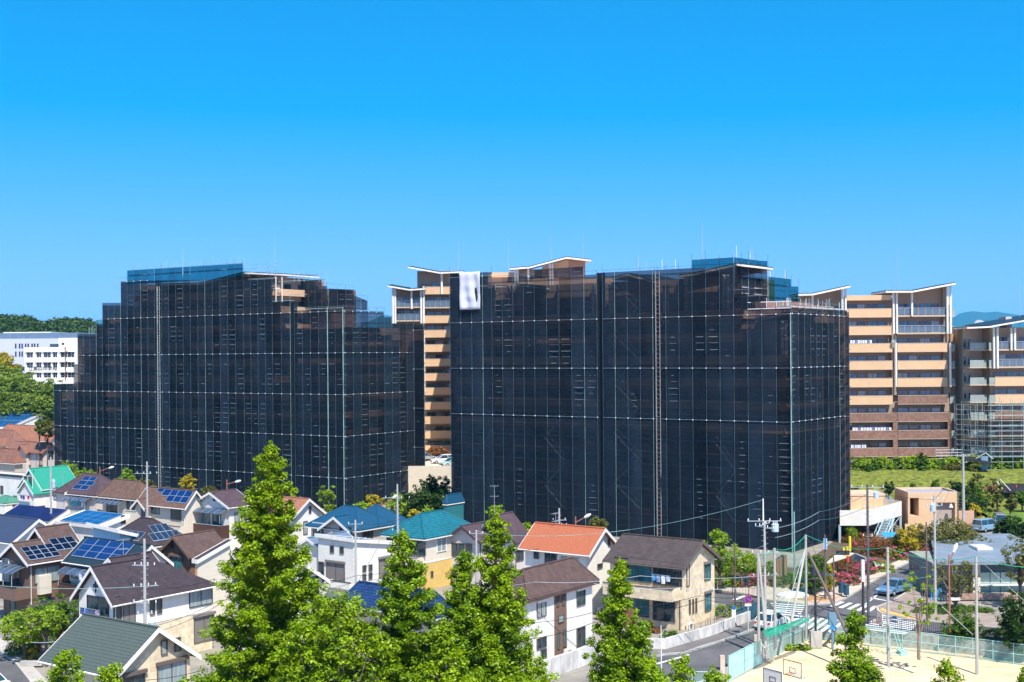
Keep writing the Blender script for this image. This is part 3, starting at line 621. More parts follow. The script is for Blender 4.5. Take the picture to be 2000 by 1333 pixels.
    h.solar('S', .03, .95, .1, .92, 3, 4, mat('bright_cells', (.006, .08, .22), .18, .15, .5, spec=.4)); h.win('R', 240, 1015, .6, 1.0, GLASS)
    # -- brown solar house bottom left
    h = House('gabled_house', 'brown sided house with black solar panels on brown roof at left edge', 'house', (54, 1103), 5.6, -12, 168)
    h.body('x', h.apex('x', 1062), BRWALL, R_BR)
    h.solar('R', .07, .58, .12, .70, 4, 3, SOLK); h.solar('R', .58, .98, .36, .9, 3, 2, SOLK)
    h.body('x', 1.5, BRWALL, R_BR, rect=(3.2, 7, h.D * .36, h.D * .36 + 3.4), he=6.9, gut=False)
    h.win('F', 12, 1113, 1.1, 2.2, CURT, WHITE); h.win('F', 30, 1120, 1.6, 2.2, GLASS); h.balcony('F', .3, h.D - .3, 2.3, 3.5, 1.7, BRWALL, DKW); h.awning('F', .5, h.D, 5.3, 1.9)
    h.win('R', 92, 1122, 2.8, 1.5, CURT, hood=BRWALL); h.win('R', 92, 1180, 1.8, 1.2, GLASS); h.win('F', 25, 1180, .9, 2.2, TEALG)
    a0, z0, a1, z1 = h.rect('R', 77, 1132, 100, 1168, off=-.35); q = MB(); h.B(q, 'R', a0, 2.5, a1, 4.3, 0, .4); q.build('cream_bay', OFFW, h.root)
    # -- dark roof with blue panels
    h = House('gabled_house', 'white gabled house with black roof and blue solar array by the brown house', 'house', (252, 1116), 5.5, 118, 336)
    h.body('y', h.apex('y', 1066), WHITE, ROOFD)
    h.solar('F', .22, .93, .22, .93, 4, 3, mat('royal_cells', (.005, .035, .13), .18, .2, .5, spec=.4)); h.balcony('F', 2.0, h.D - .5, 2.4, 3.6, 1.3, DKBR, DKW)
    h.awning('F', 2.0, h.D - .6, 5.1, 1.5); h.win('F', 150, 1112, 1.6, 1.8, CURT, off=0); h.win('F', 170, 1118, 1.2, 1.8, CURT)
    laundry(h, 'F', 4.5, 6.0, 4.9, 1.6, 'white and blue towels at the balcony end below the black solar roof', [(.7, .65, .55), (.08, .1, .4), (.7, .7, .7)])
    # -- white raised shed with blue inside
    h = House('modern_house', 'white house with pale blue wall under a long white sloping roof edge', 'house', (232, 1036), 6.9, 166, 340, ov=.5)
    h.body('shed', (0, -2.2, -2.4, .4), mat('pale_blue_render', (.34, .55, .70), .75, .05), DKW, he=6.9)
    # -- purple hip with grey panels
    h = House('hip_house', 'low purple hip roofed house with two groups of grey dotted solar panels', 'house', (288, 1068), 5.2, 196, 372)
    h.body('hip', 2.4, BEIGE, R_DK); h.last = ('x', 2.4, 0, h.W, 0, 2 * h.k, h.he)
    gc = mat('grey_cells', (.02, .04, .07), .2, .3, 3, spec=.4, cell=.16); h.solar('R', .18, .82, .12, .42, 5, 1, gc); h.solar('R', .30, .70, .42, .72, 3, 1, gc); h.last = ('y', 2.4, 0, 2 * h.k, 0, h.D, h.he); h.solar('F', .25, .8, .12, .45, 4, 1, gc)
    # -- brown house centre left
    h = House('gabled_house', 'brown house with plain brown gabled roof and small gable vent', 'house', (370, 1088), 5.7, 303, 447)
    h.body('x', h.apex('x', 1048), BRWALL, R_BR, trim=BRWALL); h.win('F', 337, 1067, .5, .5, DKW); h.win('F', 345, 1104, 1.8, 1.7, TEALG, hood=BRWALL)
    h = House('modern_house', 'white walled house with curved white roof edge tucked behind the tallest conifer', 'house', (386, 1095), 5.8, 372, 452, ov=.2)
    h.body('shed', (0, 1.4, 1.4, 0), OFFW, R_DK, he=5.8); q = MB(); h.B(q, 'F', .3, 0, h.D - .3, 5.0, 0, .05); q.build('orange_cladding', ORWALL, h.root)
    h = House('modern_house', 'low house with light slate roof at the foot of the brown gabled house', 'house', (425, 1120), 3.6, 398, 470, ov=.3)
    h.body('y', 2.0, WSID, R_LSL)
    # -- big purple roof
    h = House('gabled_house', 'white and cream house with broad dark purple roof and washing in its front gable', 'house', (219, 1183), 5.5, 133, 426)
    h.body('x', h.apex('x', 1130) + .9, WSID, R_DK, wallb=CREAM, zsplit=3.3, hipx=h.W * .52)
    h.body('x', 1.3, WSID, R_DK, rect=(2.6, 7, h.D * .42, h.D * .42 + 3.4), he=7.2, gut=False)
    h.win('F', 192, 1186, 2.8, 1.7, GLASS, DKW); h.win('R', 392, 1165, 2.5, 1.6, CURT, DKW, hood=True)
    for x, y in ((297, 1184), (311, 1181)): h.win('R', x, y, .5, 1.5, GLASS)
    h.win('R', 229, 1190, .8, 2.2, GLASS); h.win('R', 252, 1191, 1.2, 2.2, SHUT); h.win('R', 398, 1228, 2.2, 2.2, shutter=True, hood=True); h.balcony('F', .8, h.D * .5, 1.9, 2.9, .7, CREAM, DKW)
    q = MB(); c = h.D * .5
    for (dy, dz) in ((0, 0), (.22, .1), (-.22, .1), (0, .3), (0, -.3)): h.B(q, 'F', c + dy - .07, 6.6 + dz - .14, c + dy + .07, 6.6 + dz + .14, .02, .06)
    q.build('gable_ornament', DKW, h.root); h.antenna(4.5, 4.5, h.he + 2.2)
    laundry(h, 'F', 1.6, 4.2, 4.9, .5, 'dark and pink washing in the front gable of the purple roofed house', [(.45, .3, .45), (.08, .1, .2), (.05, .15, .4), (.05, .1, .3)])
    # -- green slate roof foreground
    h = House('gabled_house', 'cream house with grey green slate roof in the left foreground', 'house', (224, 1323), 5.7, 71, 388)
    h.body('y', h.apex('y', 1227), CREAM, R_GRN)
    h.win('R', 320, 1265, .5, .9, CURT); h.win('R', 346, 1259, .5, .9, CURT); h.win('R', 335, 1325, 2.3, 2.0, CURT, hood=BRONZE); h.win('R', 262, 1340, 1.6, 1.4, GLASS, hood=BRONZE)
    # -- big blue solar hall at far left and small garden shed
    h = House('solar_hall', 'long hall roofed entirely with bright blue solar panels below the pine trees', 'building', (20, 836), 5.0, -120, 104, nu=20, ov=.2)
    h.body('shed', (0, 5.0, 5.0, 0), WHITE, SOLFR, he=5.0); h.last = ('shed', (0, 5.0, 5.0, 0), 0, h.W, 0, h.D, 5.0); h.solar('S', .03, .93, .03, .97, 3, 11, mat('bright_cells', (.006, .08, .22), .18, .15, .5, spec=.4), gap=.08)
    h = House('garden_shed', 'teal shed with blue roof against the edge of the right wrapped block', 'shed', (873, 984), 3.6, 862, 905, ov=.1)
    h.body('hip', 1.2, mat('teal_board', (.02, .16, .18), .7, .06), R_BLUE)
    # -- carport by the foreground house
    t = thing('carport', 'flat grey carport roof on slim posts behind the garden trees', 'carport', G(88, 1246), R(54)); b = MB(); b.slab([(0, -.5, 2.5), (6, -.5, 2.7), (6, 3, 2.7), (0, 3, 2.5)], .1); b.build('roof', R_GREY, t)
    for x, y in ((.2, 0), (5.6, 0), (.2, 2.8), (5.6, 2.8)): b = MB(); b.cyl((x, y, 0), (x, y, 2.45), .06); b.build('post', ALU, t)
house_list()
# ---------------------------------------------------------------- wrapped blocks
def plane_pt(o, d, px):
    k = (px - 1000) / F; t = (k * o.y - o.x) / (d.x - k * d.y); return t
LIFT, BAY = 6.8, 1.9
class Run:
    """a vertical sheeted face starting at o and running along d (unit); tops given in pixels"""
    def __init__(s, o, d, out): s.o, s.d, s.n = Vector(o), Vector(d), Vector(out)
    def t(s, px): return plane_pt(s.o, s.d, px)
    def p(s, t, off=0): return s.o + s.d * t + s.n * off
    def h(s, t, py):
        p = s.p(t); x = 1000 + p.x / p.y * F; return HC + ray(x, py)[1] * p.y
def wrap(name, root, run, tops, zbase, phase, mats=(SHEET,), bay=BAY, skip=(), ledge=True, poles=True, upper=None, lift0=None, postex=1.2):
    """tops: (px0, px1, y0, y1[, y_bottom])"""
    b = MB(); ops = []; du9 = []; lg = {}; allx = []
    lv = [lift0 + LIFT * i for i in range(-1, 8)]; tmin = 1e9; tmax = -1e9
    deck = MB(); knot = MB()
    for seg in tops:
        t0, t1 = run.t(seg[0]), run.t(seg[1]); h0, h1 = run.h(t0, seg[2]), run.h(t1, seg[3]); zb = zbase if len(seg) < 5 else run.h((t0 + t1) / 2, seg[4])
        if t1 < t0: t0, t1, h0, h1 = t1, t0, h1, h0
        n = max(1, round((t1 - t0) / bay)); tmin = min(tmin, t0); tmax = max(tmax, t1)
        for i in range(n):
            a, c = t0 + (t1 - t0) * i / n, t0 + (t1 - t0) * (i + 1) / n; ha, hc = h0 + (h1 - h0) * i / n, h0 + (h1 - h0) * (i + 1) / n
            top = (ha + hc) / 2; cuts = [zb] + [z for z in lv if zb + .6 < z < top - .6] + [None]
            base_op = .15 + .7 * rng.random(); dbase = rng.random()
            for k in range(len(cuts) - 1):
                z0 = cuts[k]; bulge = rng.normal() * .12; op = min(1, max(0, base_op + rng.normal() * .14)); dd_ = min(1, max(0, dbase * .6 + .4 * rng.random()))
                za, zc = (z0, z0) if k else (zb, zb); zA, zC = (ha, hc) if cuts[k + 1] is None else (cuts[k + 1], cuts[k + 1])
                G4 = 4; kk = len(b.v); amp = .05 + .16 * rng.random(); ph = rng.random() * 6
                for jj in range(G4 + 1):
                    for ii in range(G4 + 1):
                        u, v = ii / G4, jj / G4; q = run.p(a + (c - a) * u, (math.sin(math.pi * u) * math.sin(math.pi * min(1, v * 1.0)) * (bulge + amp * math.sin(ph + v * 5)) + (rng.random() - .5) * .09) if 0 < u < 1 else 0)
                        b.v.append((q.x, q.y, (za * (1 - u) + zc * u) * (1 - v) + (zA * (1 - u) + zC * u) * v))
                for jj in range(G4):
                    for ii in range(G4): i0 = kk + jj * (G4 + 1) + ii; b.f.append((i0, i0 + 1, i0 + G4 + 2, i0 + G4 + 1)); b.mi.append(0); ops.append(op); du9.append(dd_)
            allx.append((a, ha, zb)); allx.append((c, hc, zb))
            for z in lv:
                if zb < z < top:
                    LM = lg.setdefault(round(z), MB()); LM.cyl(run.p(a, .08) + Vector((0, 0, z)), run.p(c, .08) + Vector((0, 0, z)), .022, .022, 4)
                    q = run.p(a, .12) + Vector((0, 0, z)); LM.box(q.x - .07, q.y - .07, z - .06, q.x + .07, q.y + .07, z + .06, 1)
        zz = zb + 1.7
        while zz < min(h0, h1) + .1:
            deck.cyl(run.p(t0, -.12) + Vector((0, 0, zz)), run.p(t1, -.12) + Vector((0, 0, zz)), .05, .05, 4)
            if rng.random() < .95: deck.slab([run.p(t0, -.2) + Vector((0, 0, zz - .1)), run.p(t1, -.2) + Vector((0, 0, zz - .1)), run.p(t1, -.75) + Vector((0, 0, zz - .1)), run.p(t0, -.75) + Vector((0, 0, zz - .1))], .05)
            deck.cyl(run.p(t0, -.12) + Vector((0, 0, zz + .9)), run.p(t1, -.12) + Vector((0, 0, zz + .9)), .03, .03, 4)
            zz += 1.7
    sh = b.build('mesh_sheet', mats[0], root); sheetattr(sh, ops, du9)
    for p in sh.data.polygons: p.use_smooth = True
    if ledge:
        for LM in lg.values(): LM.build('ledger', [mat('ledger_tube', (.26, .33, .35), .5, .2, .4), INSUL], root)
    deck.build('walkway', mat('deck_steel', (.15, .20, .22), .6, .3, .4), root)
    if poles:
        seen = {}
        for (t, hh, zb) in allx:
            k = round(t / .4); seen[k] = (t, max(hh, seen[k][1]) if k in seen else hh, min(zb, seen[k][2]) if k in seen else zb)
        for k, (t, hh, zb) in seen.items():
            e = rng.random() * postex; q = MB(); q.cyl(run.p(t, .09) + Vector((0, 0, zb)), run.p(t, .09) + Vector((0, 0, hh + e)), .024, .024, 5)
            q.build('upright', TUBE if rng.random() < .88 else GALVG, root)
    return tmin, tmax
def core(root, o, du, dv, rects, fl=2.95, base=0):
    """the flats behind the sheets: storeys with parapets and window bands"""
    for (u0, u1, v0, v1, top, kind) in rects:
        P = lambda u, v, z: Vector((o[0] + du.x * u + dv.x * v, o[1] + du.y * u + dv.y * v, z))
        w = MB(); w.prism([P(u0, v0, base), P(u1, v0, base), P(u1, v1, base), P(u0, v1, base)], (0, 0, top - base)); w.build('wall', TAND, root)
        n = int((top - base) / fl)
        for k in range(1, n):
            z = base + k * fl; m = BRICK if k < 5 else TAN; b = MB()
            b.prism([P(u0, v0 - 1.0, z), P(u1 + .9, v0 - 1.0, z), P(u1 + .9, v0 - .88, z), P(u0, v0 - .88, z)], (0, 0, 1.15))
            b.prism([P(u1 + .78, v0 - .88, z), P(u1 + .9, v0 - .88, z), P(u1 + .9, v1 - .2, z), P(u1 + .78, v1 - .2, z)], (0, 0, 1.15))
            b.prism([P(u0, v0 - .88, z), P(u1 + .78, v0 - .88, z), P(u1 + .78, v0, z), P(u0, v0, z)], (0, 0, .12)); b.prism([P(u1, v0, z), P(u1 + .78, v0, z), P(u1 + .78, v1 - .2, z), P(u1, v1 - .2, z)], (0, 0, .12))
            b.build('balcony', m, root)
            g = MB(); u = u0 + .8
            while u < u1 - 2.5: g.prism([P(u, v0 - .05, z + .2), P(u + 1.9, v0 - .05, z + .2), P(u + 1.9, v0 - .01, z + .2), P(u, v0 - .01, z + .2)], (0, 0, 1.9)); u += 3.1
            v = v0 + 1
            while v < v1 - 2.5: g.prism([P(u1 + .01, v, z + .2), P(u1 + .05, v, z + .2), P(u1 + .05, v + 1.7, z + .2), P(u1 + .01, v + 1.7, z + .2)], (0, 0, 1.9)); v += 3.4
            g.build('window_row', GLASS, root)
def shed_roof(root, pts, t=.35, soff=WHITE):
    b = MB(); b.slab(pts, .12); r = b.build('roof', ROOFD, root); q = MB(); q.slab([Vector(p) - Vector((0, 0, .13)) for p in pts], t - .1); q.build('soffit', soff, r)
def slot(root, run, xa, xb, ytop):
    # narrow recess between two sheeted bays; opaque near-black sheets put its darkness into colour
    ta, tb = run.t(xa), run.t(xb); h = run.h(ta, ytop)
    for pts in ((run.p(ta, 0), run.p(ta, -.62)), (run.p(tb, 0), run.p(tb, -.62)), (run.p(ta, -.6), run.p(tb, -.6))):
        b = MB(); b.add([pts[0], pts[1], pts[1] + Vector((0, 0, h)), pts[0] + Vector((0, 0, h))], [(0, 1, 2, 3)]); sheetattr(b.build('mesh_sheet', mat('recess_dark', (.006, .010, .018), .7, .2), root), [1.0])
def blocks():
    a = R(-34.0); du = Vector((math.cos(a), math.sin(a), 0)); dv = Vector((-math.sin(a), math.cos(a), 0))
    c = Vector((-27.4, 208, 0)); front = Run(c, -du, -dv); side = Run(c, dv, du)
    rt = thing('apartment_block', 'left apartment block hidden behind dark scaffold sheeting, brown brick and tan balconies showing faintly', 'apartment block', (0, 0, 0))
    sc = thing('scaffolding', 'left scaffold wrapped in black mesh sheets with stepped top, around the left apartment block', 'scaffolding', (0, 0, 0))
    ft = [(105, 144, 751, 750), (144, 152, 712, 712), (152, 189, 653, 653), (189, 201, 633, 633), (201, 237, 592, 592), (237, 250, 550, 550), (250, 476, 549, 546),
          (477, 533, 546, 549), (533, 568, 588, 586), (576, 672, 607, 605)]
    wrap('l', sc, front, ft, 0, 0, lift0=HC - 26.6)
    wrap('l', sc, Run(c + dv * .0, -du, -dv), [(250, 476, 529, 515, 550)], 0, 0, mats=(SHEETT,), lift0=HC - 26.6, ledge=False)
    wrap('l', sc, side, [(673, 750, 606, 609), (750, 765, 620, 620), (765, 808, 633, 633)], 0, 0, lift0=HC - 26.6)
    e = side.p(side.t(808)); wrap('l', sc, Run(e + du * .0, du, -dv), [(808.5, 829, 634, 634)], 0, 0, lift0=HC - 29.5)
    tF = lambda px: front.t(px)
    hh = lambda px, py: front.h(front.t(px), py)
    bk = Run(c + dv * 14, -du, dv)      # rear face of the wrap, same stepped tops
    for (xa, xb, ya, yb) in ((105, 144, 751, 750), (152, 189, 656, 656), (189, 201, 636, 636), (201, 237, 595, 595), (237, 250, 553, 553)):
        b = MB(); ta, tb, h = front.t(xa), front.t(xb), front.h(front.t(xb), ya); pts = [bk.p(ta), bk.p(tb)]; b.add([pts[0], pts[1], pts[1] + Vector((0, 0, h)), pts[0] + Vector((0, 0, h))], [(0, 1, 2, 3)]); sheetattr(b.build('rear_sheet', SHEET, sc), [.5])
        b = MB(); q0, q1 = front.p(ta), bk.p(ta); b.add([q0, q1, q1 + Vector((0, 0, h)), q0 + Vector((0, 0, h))], [(0, 1, 2, 3)]); sheetattr(b.build('end_sheet', SHEET, sc), [.5])
    core(rt, c, du, dv, [(-tF(107), -tF(150), 1.6, 12, hh(130, 766), 0), (-tF(152), -tF(188), 1.6, 12, hh(170, 690), 0), (-tF(190), -tF(237), 1.6, 12, hh(215, 620), 0), (-tF(258), -tF(533), 1.8, 13, hh(400, 551), 0),
                         (-tF(533), -1.8, 1.8, 16.5, hh(620, 640), 0)])
    P_ = lambda a, b_, h: Vector((a.x, a.y, 0))
    for (rr, ee, dd, vv, xb, yt) in ((rt, side.p(side.t(808), 0) + dv * 1.2, du, dv, 828, 645),):
        r2 = Run(ee, dd, -vv); t2 = r2.t(xb); b = MB(); wv = (ee + dd * t2).normalized() * 8; b.prism([ee - dd * 9, ee + dd * t2, ee + dd * t2 + wv, ee - dd * 9 + wv], (0, 0, r2.h(t2, yt))); b.build('wall', BRICK, rr)
    # slot between two sheet runs: the dark recess
    
    slot(sc, front, 568, 576.5, 590)
    # roofs over the top storeys
    P = lambda u, v, z: c + du * u + dv * v + Vector((0, 0, z))
    u0, u1, u2 = -tF(385), -tF(470), -tF(545)
    zt = hh(385, 548); shed_roof(rt, [P(-tF(300), .8, hh(330, 552)), P(u0 - .1, .8, hh(400, 551)), P(u0 - .1, 12, hh(400, 551)), P(-tF(300), 12, hh(330, 552))])
    shed_roof(rt, [P(u0, .8, hh(400, 551)), P(u1, .8, hh(476, 530)), P(u1, 12, hh(476, 530)), P(u0, 12, hh(400, 551))])
    shed_roof(rt, [P(u1 + .1, .8, hh(476, 530)), P(u2, 1.2, hh(540, 534)), P(u2, 10, hh(540, 534)), P(u1 + .1, 12, hh(476, 530))])
    b = MB(); b.prism([P(u1, 1.8, hh(476, 552)), P(u2 - 2, 1.8, hh(476, 552)), P(u2 - 2, 9, hh(476, 552)), P(u1, 9, hh(476, 552))], (0, 0, hh(500, 533) - hh(500, 552) - .9)); b.build('penthouse', BEIGE, rt)
    b = MB(); b.prism([P(u1 - 4, 1.8, hh(476, 552)), P(u1 - .1, 1.8, hh(476, 552)), P(u1 - .1, 9, hh(476, 552)), P(u1 - 4, 9, hh(476, 552))], (0, 0, hh(500, 533) - hh(500, 552) - 1.6)); b.build('penthouse', TAND, rt)
    shed_roof(rt, [P(-tF(495), .7, hh(495, 566)), P(-tF(533), .7, hh(533, 560)), P(-tF(533), 3, hh(533, 560)), P(-tF(495), 3, hh(495, 566))])
    # set-back upper storeys with their own open scaffold
    back = Run(c + dv * 7, -du, -dv)
    wrap('lb', sc, back, [(552, 604, 547, 546, 604), (604, 630, 546, 546, 604), (630, 640, 559, 559, 604)], 0, 0, mats=(SHEET,), lift0=HC - 26.6, ledge=False)
    bs = Run(c + dv * 7 - du * (-0) + du * (-back.t(640)), dv, du)
    wrap('lb', sc, bs, [(642, 692, 564, 566, 604), (692, 718, 577, 588, 606)], 0, 0, mats=(SHEET,), lift0=HC - 26.6, ledge=False)
    zb = back.h(back.t(600), 600)
    b = MB(); b.prism([P(-back.t(552), 8.6, zb - 4), P(-back.t(636), 8.6, zb - 4), P(-back.t(636), 15, zb - 4), P(-back.t(552), 15, zb - 4)], (0, 0, 7.0)); b.build('penthouse', mat('penthouse_brown', (.20, .13, .10), .8, .1), rt)  # penthouse wall in a plain brown

    for x in (540, 552): b = MB(); t = front.t(x); b.cyl(front.p(t) + Vector((0, 0, front.h(t, 590))), front.p(t) + Vector((0, 0, front.h(t, 541))), .09, .09, 6); b.build('stair_post', OFFW, sc)
    r = MB()
    for k, (xa, xb, y) in enumerate(((477, 545, 517), (477, 545, 524), (477, 545, 531), (533, 575, 588), (565, 600, 576), (545, 640, 548), (576, 672, 603))):
        ta, tb = front.t(xa), front.t(xb); z = front.h((ta + tb) / 2, y); r.cyl(front.p(ta) + Vector((0, 0, z)), front.p(tb) + Vector((0, 0, z)), .05, .05, 4)
    r.build('guard_rail', GALVG, sc)
    for (x, w) in ((310, .16), (642, .13), (672, .12)):
        w *= .55; t = front.t(x); q = MB(); q.cyl(front.p(t, .25) + Vector((0, 0, 0)), front.p(t, .25) + Vector((0, 0, front.h(t, 560 if x == 310 else 600))), w, w, 6)
        if x == 310:
            for i in range(70): z = 1 + i * .52; q.cyl(front.p(t, .3) + Vector((0, 0, z)), front.p(t - .55, .3) + Vector((0, 0, z)), .035, .035, 4)
            q.cyl(front.p(t - .6, .25), front.p(t - .6, .25) + Vector((0, 0, 38)), .05, .05, 5)
        q.build('hoist_mast', mat('mast_grey', (.34, .36, .33), .6, .2, 1) if x == 310 else GALVG, sc)
    # roof top loose standards
    for (xa, xb, y, n) in ((250, 476, 523, 26), (545, 640, 545, 10), (165, 188, 652, 6), (480, 545, 535, 7)):
        for i in range(n):
            x = xa + (xb - xa) * rng.random(); t = front.t(x); yy = y if y != 523 else 529 - 14 * (x - 250) / 226
            z = front.h(t, yy); q = MB(); q.cyl(front.p(t, -.5) + Vector((0, 0, z - .5)), front.p(t, -.5) + Vector((0, 0, z + .6 + 1.0 * rng.random())), .03, .03, 4); q.build('standard', GALV if i % 3 else GALVG, sc)

    # ---------------- right wrapped block
    a = R(-36.0); du = Vector((math.cos(a), math.sin(a), 0)); dv = Vector((-math.sin(a), math.cos(a), 0))
    c = Vector((34.95, 160.4, 0)); front = Run(c, -du, -dv); side = Run(c, dv, du); L0 = HC - 28.4 + 3.4
    rt = thing('apartment_block', 'right apartment block hidden behind dark scaffold sheeting with pale columns showing at the top', 'apartment block', (0, 0, 0))
    sc = thing('scaffolding', 'right scaffold wrapped in black mesh sheets with white banner at its top left', 'scaffolding', (0, 0, 0))
    slot(sc, front, 1167, 1178.5, 533)
    t8 = front.t(880); q0, q1 = front.p(t8), front.p(t8) + dv * 9; h8 = front.h(t8, 535)
    for off in (0, .4): b = MB(); w_ = Vector((du.x * off, du.y * off, 0)); b.add([q0 + w_, q1 + w_, q1 + w_ + Vector((0, 0, h8)), q0 + w_ + Vector((0, 0, h8))], [(0, 1, 2, 3)]); sheetattr(b.build('end_sheet', SHEET, sc), [.9])
    fz = HC - 1.9 - 0  # level of the line seen at row 724
    wrap('r', sc, front, [(880, 944, 534, 532), (944, 962, 532, 532), (962, 1045, 542, 541), (1045, 1142, 541, 540), (1142, 1167, 538, 536), (1178, 1353, 533, 524), (1353, 1434, 524, 521), (1434, 1461, 575, 575), (1461, 1545, 605, 602)],
         0, 0, lift0=fz)
    wrap('r', sc, Run(c, -du, -dv), [(1045, 1140, 527, 521, 541)], 0, 0, lift0=fz, ledge=False, poles=False)
    wrap('r', sc, front, [(1353, 1434, 508, 503, 523)], 0, 0, mats=(SHEETT,), lift0=fz, ledge=False)
    wrap('r', sc, side, [(1546, 1649, 601, 607)], 0, 0, lift0=fz + .05)
    e = side.p(side.t(1649)); wrap('r', sc, Run(e, du, -dv), [(1649.5, 1659, 610, 610)], 0, 0, lift0=fz)
    tF = front.t; hh = lambda px, py: front.h(front.t(px), py); P = lambda u, v, z: c + du * u + dv * v + Vector((0, 0, z))
    b = MB(); ee = e + dv * 1.2; r2 = Run(ee, du, -dv); t2 = r2.t(1657.5); wv = (ee + du * t2).normalized() * 8; b.prism([ee - du * 9, ee + du * t2, ee + du * t2 + wv, ee - du * 9 + wv], (0, 0, r2.h(t2, 618))); b.build('wall', BRICK, rt)
    up = Run(front.p(front.t(1434)), dv, du)
    wrap('r', sc, up, [(1435, 1488, 503, 510, 519), (1488, 1500, 510, 510, 521)], 0, 0, mats=(SHEETT,), lift0=fz, ledge=False)
    wrap('r', sc, up, [(1435, 1500, 517, 521, 604)], 0, 0, lift0=fz, ledge=False)
    up2 = Run(front.p(front.t(1461), -5), dv, du)
    wrap('r', sc, up2, [(1502, 1546, 541, 546, 606), (1546, 1560, 560, 560, 606)], 0, 0, mats=(SHEETT,), lift0=fz, ledge=False)
    core(rt, c, du, dv, [(-tF(881.5), -tF(1163), 1.7, 13, hh(1000, 560), 0), (-tF(1182), -tF(1432), 1.7, 13, hh(1300, 545), 0), (-tF(1434), -1.9, 1.8, 18.5, hh(1500, 628), 0)])
    b = MB(); zb = hh(1461, 640); b.prism([P(-tF(1463), 1.9, zb), P(-tF(1463) + 2.6, 4, zb), P(-tF(1463) + 2.6, 14, zb), P(-tF(1463), 14, zb)], (0, 0, 3.4)); b.build('penthouse', mat('pinkish_brown', (.30, .18, .14), .8, .1), rt)  # penthouse wall in a plain pinkish brown
    wrap('r', sc, front, [(1461, 1497, 579, 578, 604)], 0, 0, lift0=fz, ledge=False, poles=False)
    b = MB(); b.prism([P(-tF(1434) + 3.3, 9, zb), P(-1.6, 9, zb), P(-1.6, 18, zb), P(-tF(1434) + 3.3, 18, zb)], (0, 0, 3.0)); b.build('penthouse', TAND, rt)
    for (xa, xb, ya, yb) in ((1320, 1345, 536, 533), (1345, 1434, 533, 513), (1190, 1220, 541, 533), (1220, 1270, 533, 547), (900, 960, 553, 556), (1000, 1060, 553, 560)):
        shed_roof(rt, [P(-tF(xa), .9, hh(xa, ya)), P(-tF(xb), .9, hh(xb, yb)), P(-tF(xb), 12, hh(xb, yb)), P(-tF(xa), 12, hh(xa, ya))])
    shed_roof(rt, [P(-tF(1434) + .1, .8, hh(1434, 513)), P(-tF(1434) + .9, .8, hh(1434, 515)), P(-tF(1434) + .9, 8.5, hh(1434, 515)), P(-tF(1434) + .1, 8.5, hh(1434, 513))])
    shed_roof(rt, [P(-tF(1470), .7, hh(1470, 622)), P(-.9, .7, hh(1540, 609)), P(-.9, 11, hh(1540, 609)), P(-tF(1470), 11, hh(1470, 622))])
    for x in (958, 986, 993, 1082, 1151, 1184, 1191, 1290, 1297, 1333, 1407, 1415, 1456, 1521, 1529):
        t = front.t(x); b = MB(); top = {1456: 640}.get(x, 536 if x > 1300 and x < 1440 else 625 if x > 1500 else 556); b.cyl(front.p(t, -1.15) + Vector((0, 0, front.h(t, top + 75))), front.p(t, -1.15) + Vector((0, 0, front.h(t, top))), .22, .22, 10); b.build('column', WHITE, rt)
    t0, t1 = front.t(901), front.t(941); z0, z1 = hh(920, 605), hh(920, 532); b = MB(); n = 16
    kk = 0
    for j in range(n + 1):
        for i in range(n + 1):
            u, v = i / n, j / n; fo = .3 + .07 * math.sin(u * 13 + v * 2) + .05 * math.sin(v * 7 + u * 9) + .04 * math.sin(u * 3.1) * math.sin(v * 23) + .012 * rng.normal(); q = front.p(t0 + (t1 - t0) * u, fo); b.v.append((q.x, q.y, z0 + (z1 - z0) * v))
    for j in range(n):
        for i in range(n): k = j * (n + 1) + i; b.f.append((k, k + 1, k + n + 2, k + n + 1)); b.mi.append(0)
    o = b.build('banner', mat('white_tarpaulin', (.62, .64, .66), .6, .05, .4), None); md = o.modifiers.new('s', 'SOLIDIFY'); md.thickness = .02
    tag(o, 'plain white tarpaulin hung on the dark sheets at the left top of the right scaffold', 'banner')
    for p_ in o.data.polygons: p_.use_smooth = True
    for (xa, xb, za, zb_) in ((1195, 1243, 4, 34), (1060, 1100, 3, 16), (1395, 1432, 3, 12)):      # zigzag scaffold stairs behind the sheets
        ta, tb = front.t(xa), front.t(xb); z = za; k = 0
        while z < zb_:
            b = MB(); p0, p1 = (ta, tb) if k % 2 else (tb, ta)
            for o_ in (-.25, -.7): b.cyl(front.p(p0, o_) + Vector((0, 0, z)), front.p(p1, o_) + Vector((0, 0, z + 3.4)), .07, None, 5); b.cyl(front.p(p0, o_) + Vector((0, 0, z + 1)), front.p(p1, o_) + Vector((0, 0, z + 4.4)), .03, None, 4)
            b.build('stair_flight', GALV, sc); z += 3.4; k += 1
    for x in (1283, 1546):
        t = front.t(x); q = MB(); q.cyl(front.p(t, .25), front.p(t, .25) + Vector((0, 0, front.h(t, 530 if x < 1500 else 615))), .09 if x < 1500 else .07, None, 6)
        if x < 1500:
            q.cyl(front.p(t - .6, .25), front.p(t - .6, .25) + Vector((0, 0, front.h(t, 530))), .06, None, 5)
            for i in range(60): z = 1 + i * .6; q.cyl(front.p(t, .3) + Vector((0, 0, z)), front.p(t - .55, .3) + Vector((0, 0, z)), .03, .03, 4)
        q.build('hoist_mast', mat('mast_brown', (.24, .22, .20), .6, .2, 1) if x < 1500 else GALVG, sc)
    r = MB()
